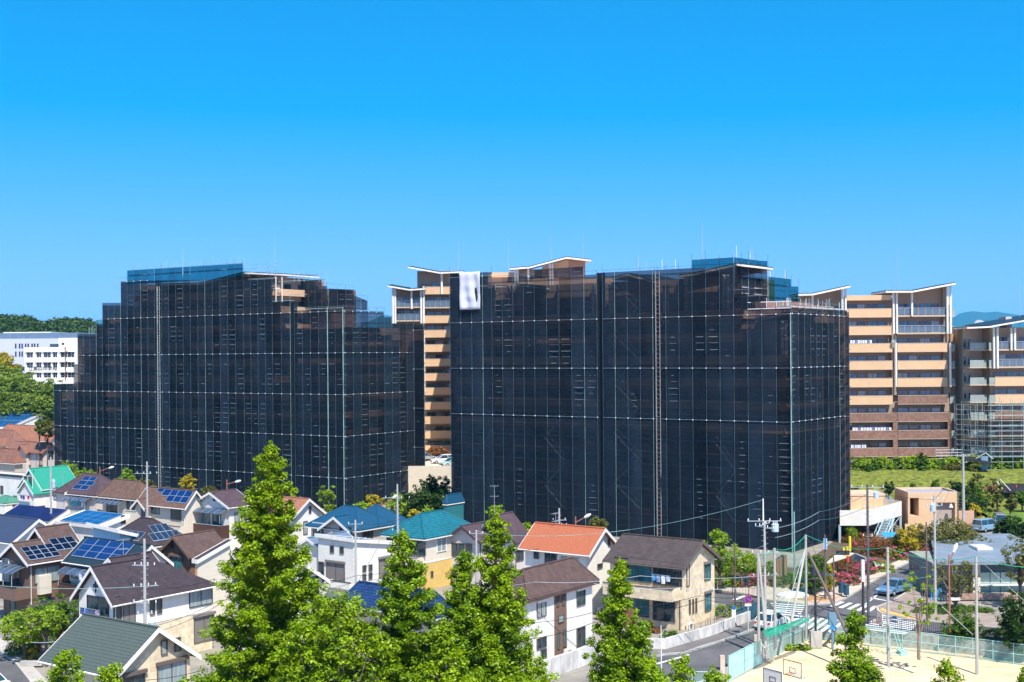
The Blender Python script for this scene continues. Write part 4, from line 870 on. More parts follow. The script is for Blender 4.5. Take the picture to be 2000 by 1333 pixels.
    for (rn, xa, xb, y) in ((front, 1461, 1546, 590), (front, 1461, 1546, 603), (side, 1546, 1649, 602), (up, 1450, 1500, 575), (up, 1450, 1500, 563)):
        ta, tb = rn.t(xa), rn.t(xb); z = rn.h((ta + tb) / 2, y); r.cyl(rn.p(ta) + Vector((0, 0, z)), rn.p(tb) + Vector((0, 0, z)), .06, .06, 4)
    r.build('guard_rail', INSUL, sc)
    for (rn, xa, xb, y, n) in ((side, 1550, 1655, 606, 22), (front, 1462, 1544, 603, 18), (front, 1180, 1434, 520, 8), (up, 1436, 1500, 505, 7), (up2, 1503, 1558, 545, 7)):
        for i in range(n):
            t = rn.t(xa + (xb - xa) * rng.random()); z = rn.h(t, y); q = MB(); q.cyl(rn.p(t, -.4) + Vector((0, 0, z - .6)), rn.p(t, -.4) + Vector((0, 0, z + .5 + 1.2 * rng.random())), .035, .035, 4); q.build('standard', (INSUL, GALVG, GALV)[i % 3], sc)
blocks()
# ---------------------------------------------------------------- open blocks
def flats(root, Y, bays, zs, fh, depth=1.6, body_d=12, brick=lambda bi, k: False, glassrail=lambda bi, k: False, wtop=None, zb=5.5, back=None):
    """bays: (px0, px1, n_windows). zs: underside heights of each floor slab, bottom to top"""
    X = lambda px: (px - 1000) * Y / F
    x0, x1 = X(bays[0][0]) - .2, X(bays[-1][1]) + .2
    b = MB(); b.box(x0, Y + depth, zb, x1, Y + depth + body_d, wtop or zs[-1] + fh); b.build('wall', TAND, root)
    for bi, (p0, p1, nw) in enumerate(bays):
        a0, a1 = X(p0), X(p1)
        for k, z in enumerate(zs):
            m = BRICK if brick(bi, k) else TAN
            if glassrail(bi, k):
                b = MB(); b.box(a0, Y, z, a1, Y + depth, z + .28); bal = b.build('balcony', SLABM, root)
                g = MB(); g.box(a0 + .1, Y + .08, z + .35, a1 - .1, Y + .12, z + 1.4); n = max(2, int((a1 - a0) / 1.1))
                g.build('glass_rail', mat('rail_glass', (.10, .14, .17), .15, .1, 1, spec=.7), bal)
                q = MB(); [q.box(a0 + .1 + (a1 - a0 - .2) * i / n - .025, Y + .03, z + .28, a0 + .1 + (a1 - a0 - .2) * i / n + .025, Y + .075, z + 1.45) for i in range(n + 1)]; q.box(a0, Y, z + 1.45, a1, Y + .12, z + 1.52); q.build('rail', ALU, bal)
            else:
                b = MB(); b.box(a0, Y, z, a1, Y + .16, z + 1.42); b.box(a0, Y + .16, z, a1, Y + depth, z + .22); bal = b.build('balcony', m, root)
                q = MB(); q.box(a0 - .02, Y - .03, z - .08, a1 + .02, Y + .2, z - .003); q.box(a0 - .02, Y - .03, z + 1.423, a1 + .02, Y + .2, z + 1.5); q.build('edge', SLABM, bal)
            wz0, wz1 = z + .25, z + 2.3; xx = a0 + .35; W = (a1 - a0 - .7) / nw
            for i in range(nw):
                ww = W * (.97 if i % 2 == 0 else .80); f = MB(); f.box(xx, Y + depth - .06, wz0, xx + ww, Y + depth - .002, wz1); fo = f.build('window', mat('window_frame_brown', (.16, .14, .12), .5, .05), root)
                g = MB(); n = 2 if ww > 1.6 else 1
                for j in range(n): g.box(xx + .06 + (ww - .06) * j / n, Y + depth - .09, wz0 + .06, xx + (ww - .06) * (j + 1) / n - .02, Y + depth - .062, wz1 - .06)
                g.build('pane', (GLASS, TEALG, CURT, TEALG, GLASS)[(i * 3 + k * 2 + bi) % 5], fo); xx += W
            if (k * 7 + bi * 3) % 4 == 1:
                f = MB(); f.box(a0 + .5, Y + .5, z + 1.3, a0 + 2.6, Y + .54, z + 1.34)
def clothes(root_label, Y, px0, px1, py, n):
    t = thing('laundry', root_label, 'laundry', (0, 0, 0)); X = lambda px: (px - 1000) * Y / F
    a0, a1 = X(px0), X(px1); z = PD((px0 + px1) / 2, py, Y).z; b = MB(); b.box(a0, Y + .5, z, a1, Y + .54, z + .03); b.build('rod', ALU, t)
    for i in range(n):
        a = a0 + (a1 - a0) * (i + .5) / n; w = (a1 - a0) / n * .4; L = .5 + .5 * rng.random(); b = MB(); b.box(a - w, Y + .5, z - L, a + w, Y + .55, z)
        b.build('garment', mat('cloth_w%d' % (i % 5), ((.75, .75, .78), (.7, .72, .8), (.15, .2, .4), (.8, .78, .75), (.55, .6, .7))[i % 5], .9, .08, 3), t)
def open_blocks():
    # C: tan block right of the wrapped one
    Y = 219.0; hz = lambda px, py: PD(px, py, Y).z; X = lambda px: (px - 1000) * Y / F
    rt = thing('apartment_block', 'tan and brown apartment block with white twin columns, right of the scaffold', 'apartment block', (0, 0, 0))
    tops = [hz(1700, 876 - 34.05 * k) for k in range(0, 9)]; zs = [t - 1.42 for t in tops]; zs = [zs[0] - 2.98] + zs
    flats(rt, Y, [(1560, 1650, 3), (1655, 1743, 4), (1753, 1850, 4)], zs, 2.98, brick=lambda b, k: (k <= 3 if b < 2 else k <= 4), glassrail=lambda b, k: (b == 2 and k >= 8) or (b == 0 and k >= 8), wtop=hz(1700, 582))
    b = MB(); b.box(X(1655), Y, hz(1700, 587), X(1742), Y + 2, hz(1700, 577)); b.build('roof_parapet', TAN, rt)
    for (p0, p1, y0, y1, m, d) in ((1743.5, 1752.5, 806, 911, BRICK, .1), (1850.5, 1857, 806, 911, BRICK, .1), (1743.5, 1752.5, 655, 772, TAND, .5), (1846, 1857, 560, 805, TAND, 1.0), (1655, 1850, 897, 913, BRICK, .02)):
        b = MB(); b.box(X(p0), Y - .02 + d, hz(p0, y1), X(p1), Y + 1.55, hz(p0, y0)); b.build('pier', m, rt)
    def column(p0, w, ya, yb, m=WHITE, dy=0):
        b = MB(); x = X(p0); b.cyl((x, Y - .25 + dy, hz(p0, yb)), (x, Y - .25 + dy, hz(p0, ya)), w, w, 12); b.build('column', m, rt)
    for p, a, bb in ((1745, 573, 652), (1751.3, 573, 652), (1749, 670, 755.5), (1781, 573, 618), (1850, 559, 652), (1856.5, 557, 652), (1855, 670, 755.5), (1645, 563, 605), (1651.5, 562, 607), (1587, 577, 602)): column(p, .19, a, bb)
    # shed roofs
    def roof(xa, ya, xb, yb, xc, yc, back=9, d=-1.6):
        y0 = Y + d
        H = lambda px, py: HC + ray(px, py)[1] * y0
        XX = lambda px: (px - 1000) * y0 / F
        for (p, q) in (((xa, ya), (xb, yb)), ((xb, yb), (xc, yc))):
            e = .01
            shed_roof(rt, [(XX(p[0]) + e, y0, H(*p)), (XX(q[0]), y0, H(*q)), (XX(q[0]), y0 + back, H(*q)), (XX(p[0]) + e, y0 + back, H(*p))], .4)
    roof(1731, 567, 1783, 567, 1868, 551); roof(1560, 573, 1588, 572.5, 1662, 556.5, 7); 
    b = MB(); b.add([(X(1754), Y + 1.7, hz(1754, 608)), (X(1848), Y + 1.7, hz(1848, 608)), (X(1848), Y + 1.7, hz(1848, 557)), (X(1785), Y + 1.7, hz(1785, 570)), (X(1754), Y + 1.7, hz(1754, 570))], [(0, 1, 2, 3, 4)])
    o = b.build('attic_wall', TAND, rt); b2 = MB(); b2.add([(X(1565), Y + 1.5, hz(1565, 600)), (X(1650), Y + 1.5, hz(1650, 600)), (X(1650), Y + 1.5, hz(1650, 564)), (X(1590), Y + 1.5, hz(1590, 575)), (X(1565), Y + 1.5, hz(1565, 575))], [(0, 1, 2, 3, 4)])
    o2 = b2.build('attic_wall', TAND, rt)
    for q in (o, o2): md = q.modifiers.new('s', 'SOLIDIFY'); md.thickness = .3; md.offset = 0
    # narrow end bay with glass rails
    for k, t in enumerate(tops):
        b = MB(); b.box(X(1857.5), Y + .8, t - 1.42, X(1869), Y + 3, t - 1.2); bal = b.build('balcony', SLABM, rt); g = MB(); g.box(X(1858), Y + .85, t - 1.19, X(1868.5), Y + .9, t - .1); g.build('glass_rail', mat('pale_rail_glass', (.30, .34, .30), .2, .1, 1), bal)
    b = MB(); b.box(X(1857.5), Y + 3.01, 5.5, X(1868.5), Y + 12, hz(1860, 579)); b.build('wall', TAN, rt)
    for k, t in enumerate(tops):
        b = MB(); b.box(X(1860), Y + 2.9, t - 1.1, X(1866), Y + 3.0, t + .7); b.build('window', GLASS, rt)
    clothes('white bedding drying on the top floor of the tan block under the upswept roof', Y, 1757, 1786, 600, 6)
    clothes('row of white shirts on the second lowest balcony of the tan block', Y, 1662, 1692, 870, 11)
    clothes('blue and white washing on the third balcony up of the tan block', Y, 1665, 1742, 836, 14)
    clothes('dark washing along the balcony below the grey dish of the tan block', Y, 1662, 1705, 665, 9)
    t = thing('satellite_dish', 'small grey dish between the two bays of the tan block', 'dish', (X(1743), Y - .3, hz(1743, 668))); b = MB(); b.cyl((0, 0, 0), (0, -.25, .1), .16, .32, 14); b.build('reflector', TUBE, t); b = MB(); b.cyl((0, 0, 0), (.3, .3, -.3), .04); b.build('bracket', DKW, t)
    # D: rightmost block, turned like the wrapped ones
    Y = 214.0; rt = thing('apartment_block', 'brown and tan apartment block at the right edge with scaffold around its lower floors', 'apartment block', (0, 0, 0))
    hz = lambda px, py: PD(px, py, Y).z; X = lambda px: (px - 1000) * Y / F
    tops = [hz(1960, 908 - 34.2 * k) for k in range(0, 8)]; zs = [t - 1.42 for t in tops]
    flats(rt, Y, [(1943, 2080, 5)], zs, 2.98, brick=lambda b, k: k <= 3, glassrail=lambda b, k: k >= 6, wtop=hz(1960, 640), body_d=14)
    for k, t in enumerate(tops):
        b = MB(); b.box(X(1899), Y + 1.2, t - 1.42, X(1942), Y + 5, t - 1.2); b.box(X(1932), Y, t - 1.42, X(1942.8), Y + 1.19, t - 1.2); bal = b.build('balcony', SLABM, rt)
        g = MB(); g.box(X(1899.5), Y + 1.22, t - 1.19, X(1932), Y + 1.28, t - .05); g.box(X(1932), Y + .05, t - 1.19, X(1942.5), Y + .1, t - .05); g.build('glass_rail', mat('pale_rail_glass', (.30, .34, .30), .2, .1, 1), bal)
        for px in (1903, 1912): b = MB(); b.box(X(px), Y + 4.9, t - .8, X(px + 3.5), Y + 5, t + .6); b.build('window', GLASS, rt)
    b = MB(); b.box(X(1902), Y + 5.01, 5.5, X(1943) - .21, Y + 16, hz(1910, 640)); b.build('wall', BEIGE, rt)
    b = MB(); b.box(X(1868), Y + 9, 5.5, X(1902) - .01, Y + 20, hz(1880, 645)); b.build('wall', mat('brown_render', (.44, .29, .175), .8, .06, .5), rt)  # set-back wall in its own brown
    for p in (1940, 1947, 1974, 1981): b = MB(); b.cyl((X(p), Y - .3, hz(p, 720 if p < 1970 else 684)), (X(p), Y - .3, hz(p, 641)), .19, .19, 12); b.build('column', WHITE, rt)
    y0 = Y - 1.6; XX = lambda px: (px - 1000) * y0 / F; H = lambda px, py: HC + ray(px, py)[1] * y0
    shed_roof(rt, [(XX(1889), y0, H(1889, 638)), (XX(1932), y0, H(1932, 636)), (XX(1932), y0 + 9, H(1932, 636)), (XX(1889), y0 + 9, H(1889, 638))], .35)
    shed_roof(rt, [(XX(1932) + .01, y0, H(1932, 636)), (XX(2070), y0, H(2070, 612)), (XX(2070), y0 + 12, H(2070, 612) + .3), (XX(1932) + .01, y0 + 12, H(1932, 636) + .3)], .35)
    b = MB(); b.box(X(1992), Y + 6, hz(1992, 640), X(2004), Y + 9, hz(1992, 617)); b.build('roof_hut', LILAC, rt)
    sc = thing('scaffolding', 'open tube scaffold on the lower floors of the right edge block', 'scaffolding', (0, 0, 0)); Ys = Y - 1.6; zt = hz(1950, 783); b0 = 5.5
    Xs = lambda px: (px - 1000) * Ys / F
    for i in range(14):
        for d in (0, -.9):
            x = Xs(1930) + i * 1.8; q = MB(); q.cyl((x, Ys + d, b0), (x, Ys + d, zt + rng.random()), .045, .045, 5); q.build('upright', GALV if i % 2 else GALVG, sc)
    for i in range(5):
        for d in (0, .9): x = Xs(1890) + i * 1.8 * .5; q = MB(); yy = Ys + 5 - i * 1.0; q.cyl((Xs(1888) + i * .8, yy + d, b0), (Xs(1888) + i * .8, yy + d, zt - rng.random()), .045, .045, 5); q.build('upright', GALVG if i % 2 else GALV, sc)
    z = b0 + 1.2
    while z < zt:
        q = MB(); q.cyl((Xs(1930), Ys - .9, z), (Xs(2080), Ys - .9, z), .05, .05, 4); q.cyl((Xs(1930), Ys, z + .05), (Xs(2080), Ys, z + .05), .05, .05, 4)
        q.cyl((Xs(1887), Ys + 5, z), (Xs(1930), Ys - .9, z), .05, .05, 4)
        q.build('ledger', mat('buff_tube', (.42, .42, .36), .5, .2, .4) if int(z * 10) % 3 else GALV, sc)
        if int((z - b0) / .85) % 2 == 0: q = MB(); q.box(Xs(1930), Ys - .85, z - .08, Xs(2080), Ys - .1, z - .03); q.build('walkway', GALV, sc)
        z += .85
    # debris fan and small scaffold bay
    t = thing('debris_fan', 'black netting fan and blue hoarding at the foot of the right edge scaffold', 'netting', (0, 0, 0)); b = MB(); p = [PD(1880, 897, 209), PD(1938, 907, 208), PD(1932, 899, 211), PD(1886, 890, 211)]; b.slab(p, .1); b.build('net', mat('black_net', (.012, .013, .018), .7, .3, 1), t)
    b = MB(); [b.tube([PD(x, y, 209), PD(x2, y2, 208)], .06) for x, y, x2, y2 in ((1925, 885, 1940, 897), (1925, 885, 1906, 896), (1880, 890, 1903, 887))]; b.build('tube', GALV, t)
    b = MB(); a = PD(1917, 934, 210); b.box(a.x, 210, 5.5, a.x + 1.1, 210.1, 7.8); b.build('hoarding_door', mat('grey_blue_door', (.18, .28, .38), .6, .1), t)
    t = thing('scaffold_tower', 'small open scaffold bay at the foot of the tan block', 'scaffolding', (0, 0, 0)); Yt = 216.5
    for i in range(6): x = (1826 + i * 10.5 - 1000) * Yt / F; b = MB(); b.cyl((x, Yt, 5.5), (x, Yt, PD(1826 + i * 10, 877 if i < 5 else 872, Yt).z), .045, None, 5); b.build('upright', GALVG, t)
    for j in range(7): zz = PD(1850, 879 + j * 5.5, Yt).z; b = MB(); b.cyl(((1826 - 1000) * Yt / F, Yt, zz), ((1880 - 1000) * Yt / F, Yt, zz), .05, None, 4); b.build('ledger', INSUL, t)
    # A: the sliver between the wrapped blocks
    Y = 261.0; hz = lambda px, py: PD(px, py, Y).z; X = lambda px: (px - 1000) * Y / F
    rt = thing('apartment_block', 'tan apartment block seen in the gap between the two scaffolded blocks', 'apartment block', (0, 0, 0))
    tops = [hz(850, 844 - 28.15 * k) for k in range(0, 12)]; zs = [t - 1.25 for t in tops]; zs = [zs[0] - 2.95] + zs[:-1]
    flats(rt, Y, [(829, 905, 4)], zs, 2.95, wtop=hz(850, 548), glassrail=lambda b, k: k == 10)
    zq = zs[9:11]; flats(rt, Y, [(768, 826, 3)], [zs[9] + .3, zs[10] + .1], 2.95, glassrail=lambda b, k: True, wtop=hz(800, 562), zb=hz(800, 650))
    for p, a, bb in ((768.5, 561, 632), (773, 561, 632), (805, 563, 604), (823.5, 563, 632), (828.5, 560, 632), (864, 532, 575), (828.5, 648, 770)): b = MB(); b.cyl((X(p), Y - .3, hz(p, bb)), (X(p), Y - .3, hz(p, a)), .22, .22, 12); b.build('column', WHITE, rt)
    b = MB(); b.box(X(815), Y + 1.5, hz(815, 575), X(905), Y + 10, hz(815, 529)); b.build('penthouse', TAND, rt); b = MB(); b.box(X(829), Y + 1.3, hz(829, 575), X(905), Y + 1.45, hz(829, 567)); b.build('balcony', TAN, rt)
    b = MB(); b.box(X(822), Y + 1.3, hz(822, 572), X(834), Y + 1.45, hz(822, 556)); b.build('window', GLASS, rt); b = MB(); b.box(X(844), Y + 1.3, hz(844, 561), X(858), Y + 1.45, hz(844, 553)); b.build('window', TEALG, rt)
    def roofA(pts, back=9):
        y0 = Y - 1.5; XX = lambda px: (px - 1000) * y0 / F; H = lambda px, py: HC + ray(px, py)[1] * y0
        for p, q in zip(pts, pts[1:]): shed_roof(rt, [(XX(p[0]) + .01, y0, H(*p)), (XX(q[0]), y0, H(*q)), (XX(q[0]), y0 + back, H(*q) + .6), (XX(p[0]) + .01, y0 + back, H(*p) + .6)], .4)
    roofA([(758, 556.5), (801, 564), (832, 562)]); roofA([(798, 519.5), (861, 531), (905, 529)])
    # B: roof and parapets peeking over the right scaffold
    Y = 245.0; hz = lambda px, py: PD(px, py, Y).z; X = lambda px: (px - 1000) * Y / F
    rt = thing('apartment_block', 'apartment block whose penthouse and folded roof peek over the right scaffold', 'apartment block', (0, 0, 0))
    b = MB(); b.box(X(885), Y, 5.5, X(1200), Y + 14, hz(1000, 545)); b.build('wall', TAN, rt)
    b = MB(); b.box(X(955), Y + 1, hz(955, 545.5), X(1012), Y + 10, hz(955, 532)); b.build('parapet', TAN, rt); b = MB(); b.box(X(1012), Y + 1, hz(1012, 546), X(1112), Y + 10, hz(1030, 526)); b.build('wall', TAND, rt)
    b = MB(); b.add([(X(1060), Y + .9, hz(1060, 545)), (X(1112), Y + .9, hz(1112, 545)), (X(1112), Y + .9, hz(1112, 506)), (X(1060), Y + .9, hz(1060, 521))], [(0, 1, 2, 3)]); o = b.build('gable_wall', TAN, rt); md = o.modifiers.new('s', 'SOLIDIFY'); md.thickness = .3
    b = MB(); b.box(X(1112), Y + .9, hz(1112, 545), X(1145), Y + 10, hz(1145, 508)); b.build('wall', mat('pinkish_render', (.47, .27, .18), .8, .06), rt)
    for p in (1007, 1012, 1033, 1075, 1080): b = MB(); b.cyl((X(p), Y - .4, hz(p, 560)), (X(p), Y - .4, hz(p, 524 if p < 1050 else 515)), .22, None, 12); b.build('column', WHITE, rt)
    y0 = Y - 1.5; XX = lambda px: (px - 1000) * y0 / F; H = lambda px, py: HC + ray(px, py)[1] * y0
    for p, q in (((997, 523), (1036, 520)), ((1036, 520), (1108, 501)), ((1108, 501), (1156, 506.5))): shed_roof(rt, [(XX(p[0]) + .01, y0, H(*p)), (XX(q[0]), y0, H(*q)), (XX(q[0]), y0 + 9, H(*q) + .3), (XX(p[0]) + .01, y0 + 9, H(*p) + .3)], .4)
    # lightning rods
    for (px, yt, yb, Yr, lab) in ((357, 478, 520, 226, 'rod above the left end of the left scaffold roof'), (537, 458, 535, 222, 'tall rod above the middle of the left scaffold'), (896, 474, 530, 255, 'rod above the white banner'), (993, 463, 530, 250, 'guyed rod left of the folded roof'),
                                  (1076, 455, 512, 250, 'rod standing through the folded roof'), (1139, 455, 503, 250, 'rod right of the folded roof ridge'), (1372, 434, 507, 175, 'tallest rod, over the right scaffold tower'), (1753, 488, 568, 225, 'rod on the roof of the tan block'), (1991, 548, 618, 222, 'rod at the right edge roof')):
        t = thing('lightning_rod', 'thin grey lightning ' + lab, 'lightning rod', PD(px, yb, Yr)); L = PD(px, yt, Yr).z - PD(px, yb, Yr).z; b = MB(); b.cyl((0, 0, -1.5), (0, 0, L * .55), .07, .05, 6); b.build('mast', GALV, t); b = MB(); b.cyl((0, 0, L * .55), (0, 0, L), .035, .02, 6); b.build('spike', GALV, t)
open_blocks()
# ---------------------------------------------------------------- ground
def ground():
    gl = [(-6000, 9000), (6000, 9000), (6000, 60)]
    edge = [G(2150, 1290), G(2000, 1262), G(1840, 1243), G(1700, 1230), G(1580, 1248, -1.25), G(1540, 1267, -1.25), G(1497, 1289, -1.25), G(1424, 1332, -1.25), G(1380, 1358, -1.25), G(1340, 1382, -1.25)]
    far = [(p.x, p.y) for p in edge]
    struct(poly('ground', gl + [(6000, far[0][1])] + far + [(far[-1][0], 0), (-6000, 0)], SOIL, -.02))
    struct(poly('playground_ground', [(-5, 0), (400, 0), (400, 200), (-5, 200)], SAND, -1.25))
    gp = lambda L: [G(*p) for p in L]
    # asphalt of the junction and its arms
    struct(poly('road', gp([(1180, 1400), (1240, 1305), (1247, 1292), (1300, 1280), (1340, 1277), (1400, 1257), (1476, 1230), (1500, 1205), (1440, 1185), (1380, 1175), (1400, 1155), (1462, 1163), (1500, 1174), (1575, 1183), (1625, 1180), (1650, 1171), (1720, 1128), (1812, 1082), (1880, 1050), (1960, 1040), (2100, 1040), (2100, 1085),
                            (1900, 1092), (1825, 1134), (1739, 1177), (1714, 1186), (1717, 1198), (1740, 1206), (1789, 1215), (1850, 1219), (2000, 1233), (2150, 1245), (2150, 1272), (2000, 1251), (1838, 1238), (1690, 1226), (1580, 1216), (1535, 1236), (1493, 1256), (1422, 1298), (1340, 1345), (1250, 1400)]), ASPH, .005))
    struct(poly('side_street', gp([(-80, 1240), (0, 1271), (28, 1292), (60, 1333), (80, 1400), (-200, 1400)]), ASPH, .005))
    struct(raised('pavement',
                  gp([(-60, 1215), (0, 1247), (52, 1290), (92, 1333), (115, 1400), (82, 1400), (62, 1333), (30, 1293), (0, 1272.5), (-60, 1242)]), KERB, 0, .1))
    struct(raised('pavement', gp([(1400, 1133), (1500, 1143), (1560, 1150), (1625, 1149), (1645, 1145), (1700, 1122), (1790, 1080), (1812, 1070), (1815, 1080), (1720, 1127), (1650, 1170), (1625, 1179), (1575, 1182), (1500, 1173), (1462, 1162), (1400, 1154)]), mat('plaza_stone', (.56, .46, .36), .9, .12, .5, .1), 0, .12))
    struct(raised('pavement', gp([(1260, 1269), (1300, 1271), (1389, 1245), (1432, 1227), (1480, 1212), (1496, 1203), (1478, 1228), (1425, 1248), (1365, 1266), (1337, 1276), (1300, 1279), (1258, 1287)]), PAVEG, 0, .12))
    struct(raised('pavement', gp([(1712, 1188), (1739, 1178), (1770, 1160), (1825, 1135), (1836, 1139), (1800, 1160), (1830, 1190), (2050, 1215), (2050, 1237), (1850, 1218), (1789, 1213.5), (1740, 1204), (1718, 1197)]), mat('dappled_paving', (.33, .26, .21), .9, .2, .6, .1), 0, .12))
    struct(poly('tactile_strip', gp([(1722, 1190), (1745, 1198), (1790, 1208), (1787, 1213), (1742, 1203), (1718, 1195)]), TACT, .135)); struct(poly('tactile_strip', gp([(1560, 1172), (1600, 1174), (1640, 1166), (1645, 1169), (1625, 1177.5), (1575, 1180)]), mat('sandy_tactile', (.58, .36, .20), .85, .08), .135))
    def kerb(pts, name='kerb', m=KERB, w=.22, h=.16):
        P = [G(*p) for p in pts]; b = MB()
        for p, q in zip(P, P[1:]):
            d = (q - p).normalized(); n = Vector((-d.y, d.x, 0)) * w / 2
            b.prism([p - n, q - n, q + n, p + n], (0, 0, h))
        return struct(b.build(name, m))
    kerb([(1400, 1155), (1462, 1163), (1500, 1174), (1575, 1183), (1625, 1180), (1650, 1171), (1720, 1128), (1812, 1081)]); kerb([(1258, 1288), (1300, 1280), (1337, 1277.5), (1365, 1267.5), (1425, 1249), (1478, 1229)], m=CONC)
    kerb([(1836, 1130), (1770, 1160), (1739, 1178), (1712, 1188), (1717, 1198), (1740, 1205), (1789, 1214), (1850, 1219), (2050, 1237)]); kerb([(-60, 1242), (0, 1273), (29, 1294), (61, 1334), (80, 1400)])
    # paint
    def stripes(name, A, B, Cc, D, n, duty=.5, label=None):
        """A-B near edge, D-C far edge (pixels); n bars across"""
        A, B, Cc, D = [G(*p) for p in (A, B, Cc, D)]; b = MB()
        for i in range(n):
            u0, u1 = (i) / (n - 1 + duty), (i + duty) / (n - 1 + duty)
            q = [A.lerp(B, u0), A.lerp(B, u1), D.lerp(Cc, u1), D.lerp(Cc, u0)]; b.add([(p.x, p.y, .014) for p in q], [(0, 1, 2, 3)])
        o = b.build(name, LINE)
        for p in o.data.polygons:
            if p.normal.z < 0: p.flip()
        return struct(o)
    stripes('crosswalk', (1620, 1184.5), (1697, 1197), (1715, 1185), (1642, 1175.5), 5)
    stripes('crosswalk', (1532, 1220), (1622, 1238), (1652, 1213), (1562, 1203), 7)
    stripes('crosswalk', (1504, 1178), (1520, 1200), (1562, 1205), (1573, 1183), 6, .45)
    stripes('crosswalk', (1723, 1201), (1675, 1228), (1768, 1240), (1800, 1216), 9, .55)
    def line(pts, w=.16, name='lane_marking'):
        P = [G(*p) for p in pts]; b = MB()
        for p, q in zip(P, P[1:]): d = (q - p).normalized(); n = Vector((-d.y, d.x, 0)) * w / 2; b.add([(v.x, v.y, .014) for v in (p - n, q - n, q + n, p + n)], [(0, 1, 2, 3)])
        return struct(b.build(name, LINE))
    line([(1690, 1181), (1718, 1159), (1770, 1134), (1840, 1100)], .2); line([(1700, 1168), (1738, 1175)], .45); line([(1240, 1317), (1280, 1298), (1330, 1284), (1345, 1279)], .3); line([(1400, 1143), (1440, 1150)], .1); line([(1434, 1172), (1456, 1164)], .5); line([(1470, 1188), (1537, 1196)], .4); line([(1540, 1178), (1500, 1170)], .15)
    line([(1930, 1058), (1956, 1043)], .15)
    PATCH = mat('asphalt_patch', (.07, .07, .072), .9, .2, .8)
    for q in ([(1588, 1190), (1612, 1191), (1600, 1199), (1576, 1198)], [(1700, 1152), (1716, 1143), (1724, 1146), (1708, 1156)], [(1290, 1290), (1330, 1283), (1338, 1288), (1296, 1297)], [(1440, 1168), (1500, 1181), (1498, 1184), (1438, 1171)], [(1600, 1206), (1690, 1196), (1692, 1198), (1602, 1208)]): struct(poly('road_patch', gp(q), PATCH, .0095))
    t = MB(); p = G(1275, 1291); t.cyl((p.x, p.y, .006), (p.x, p.y, .018), .45, .45, 20); struct(t.build('manhole_cover', CABLE))
    # terrace at the foot of the open flats
    ter = MB(); z = 5.5
    ter.prism([(-40, 222, z), (4, 222, z), (30, 205, z), (42, 212, z), (420, 212, z), (420, 420, z), (-40, 420, z)], (0, 0, -5.6)); struct(ter.build('terrace', mat('terrace_paving', (.62, .54, .42), .85, .08, .3)))
    # lawn slope
    b = MB(); nx, ny = 120, 10; xs = np.linspace(42, 420, nx + 1)
    for j in range(ny + 1):
        for i in range(nx + 1):
            v = j / ny; x = xs[i]; y = 189 + 23.2 * v; zz = 1.2 + (5.55 - 1.2) * (v * v * (3 - 2 * v)) + .12 * math.sin(x * .6 + y) ; b.v.append((x, y, zz if j < ny else 5.53))
    for j in range(ny):
        for i in range(nx): k = j * (nx + 1) + i; b.f.append((k, k + 1, k + nx + 2, k + nx + 1)); b.mi.append(0)
    o = b.build('lawn_slope', GRASS); struct(o)
    b = MB(); b.box(42, 188.9, 0, 58, 189.3, 1.5); b.box(74.5, 188.9, 0, 420, 189.3, 1.35); tag(b.build('retaining_wall', TAN), 'low tan wall along the foot of the lawn slope behind the garage', 'wall')
    # grassy bank at far right, in front
    b = MB(); xs = np.linspace(69, 420, 40)
    for j in range(7):
        for i in range(40):
            v = j / 6; b.v.append((xs[i], 170 + 19.2 * v + 0 * xs[i], .05 + 1.4 * v ** 1.5 + .06 * math.sin(xs[i])))
    for j in range(6):
        for i in range(39): k = j * 40 + i; b.f.append((k, k + 1, k + 41, k + 40)); b.mi.append(0)
    struct(b.build('grass_bank', GRASSG))
    struct(poly('planting_bed', gp([(1395, 1100), (1560, 1110), (1665, 1030), (1790, 1040), (1812, 1068), (1790, 1079), (1700, 1121), (1645, 1144), (1625, 1148), (1560, 1149), (1500, 1142), (1395, 1132)]), mat('mulch', (.12, .085, .05), .95, .3, 1), .02))
    # retaining wall under the parking deck between the blocks
    b = MB(); b.box(-40, 221.7, 0, 3, 221.99, 5.9); tag(b.build('retaining_wall', mat('cream_wall', (.66, .56, .42), .8, .05)), 'pale cream parking deck wall seen between the two scaffolded blocks', 'wall')
    # playground edge: rough stone wall and grass strip
    E = [G(1700, 1230), G(1840, 1243), G(2000, 1262), G(2150, 1290)]; b = MB()
    for p, q in zip(E, E[1:]):
        d = Vector((0, -.35, 0)); b.prism([(p.x, p.y, -1.3), (q.x, q.y, -1.3), (q.x, q.y, .0), (p.x, p.y, .0)], d)
    tag(b.build('stone_wall', mat('rubble_stone', (.36, .32, .28), .9, .25, 2.5, .5, cell=.3)), 'rough stone retaining wall between the playground and the road', 'wall')
    E = [G(1340, 1382, -1.25), G(1424, 1332, -1.25), G(1497, 1289, -1.25), G(1540, 1267, -1.25), G(1580, 1248, -1.25), G(1700, 1230)]; b = MB()
    for p, q in zip(E, E[1:]): b.prism([(p.x, p.y, -1.3), (q.x, q.y, -1.3), (q.x, q.y, .02), (p.x, p.y, .02)], (0.02, -.12, 0))
    tag(b.build('concrete_wall', CONC), 'concrete edge wall under the green net poles at the playground corner', 'wall')
ground()
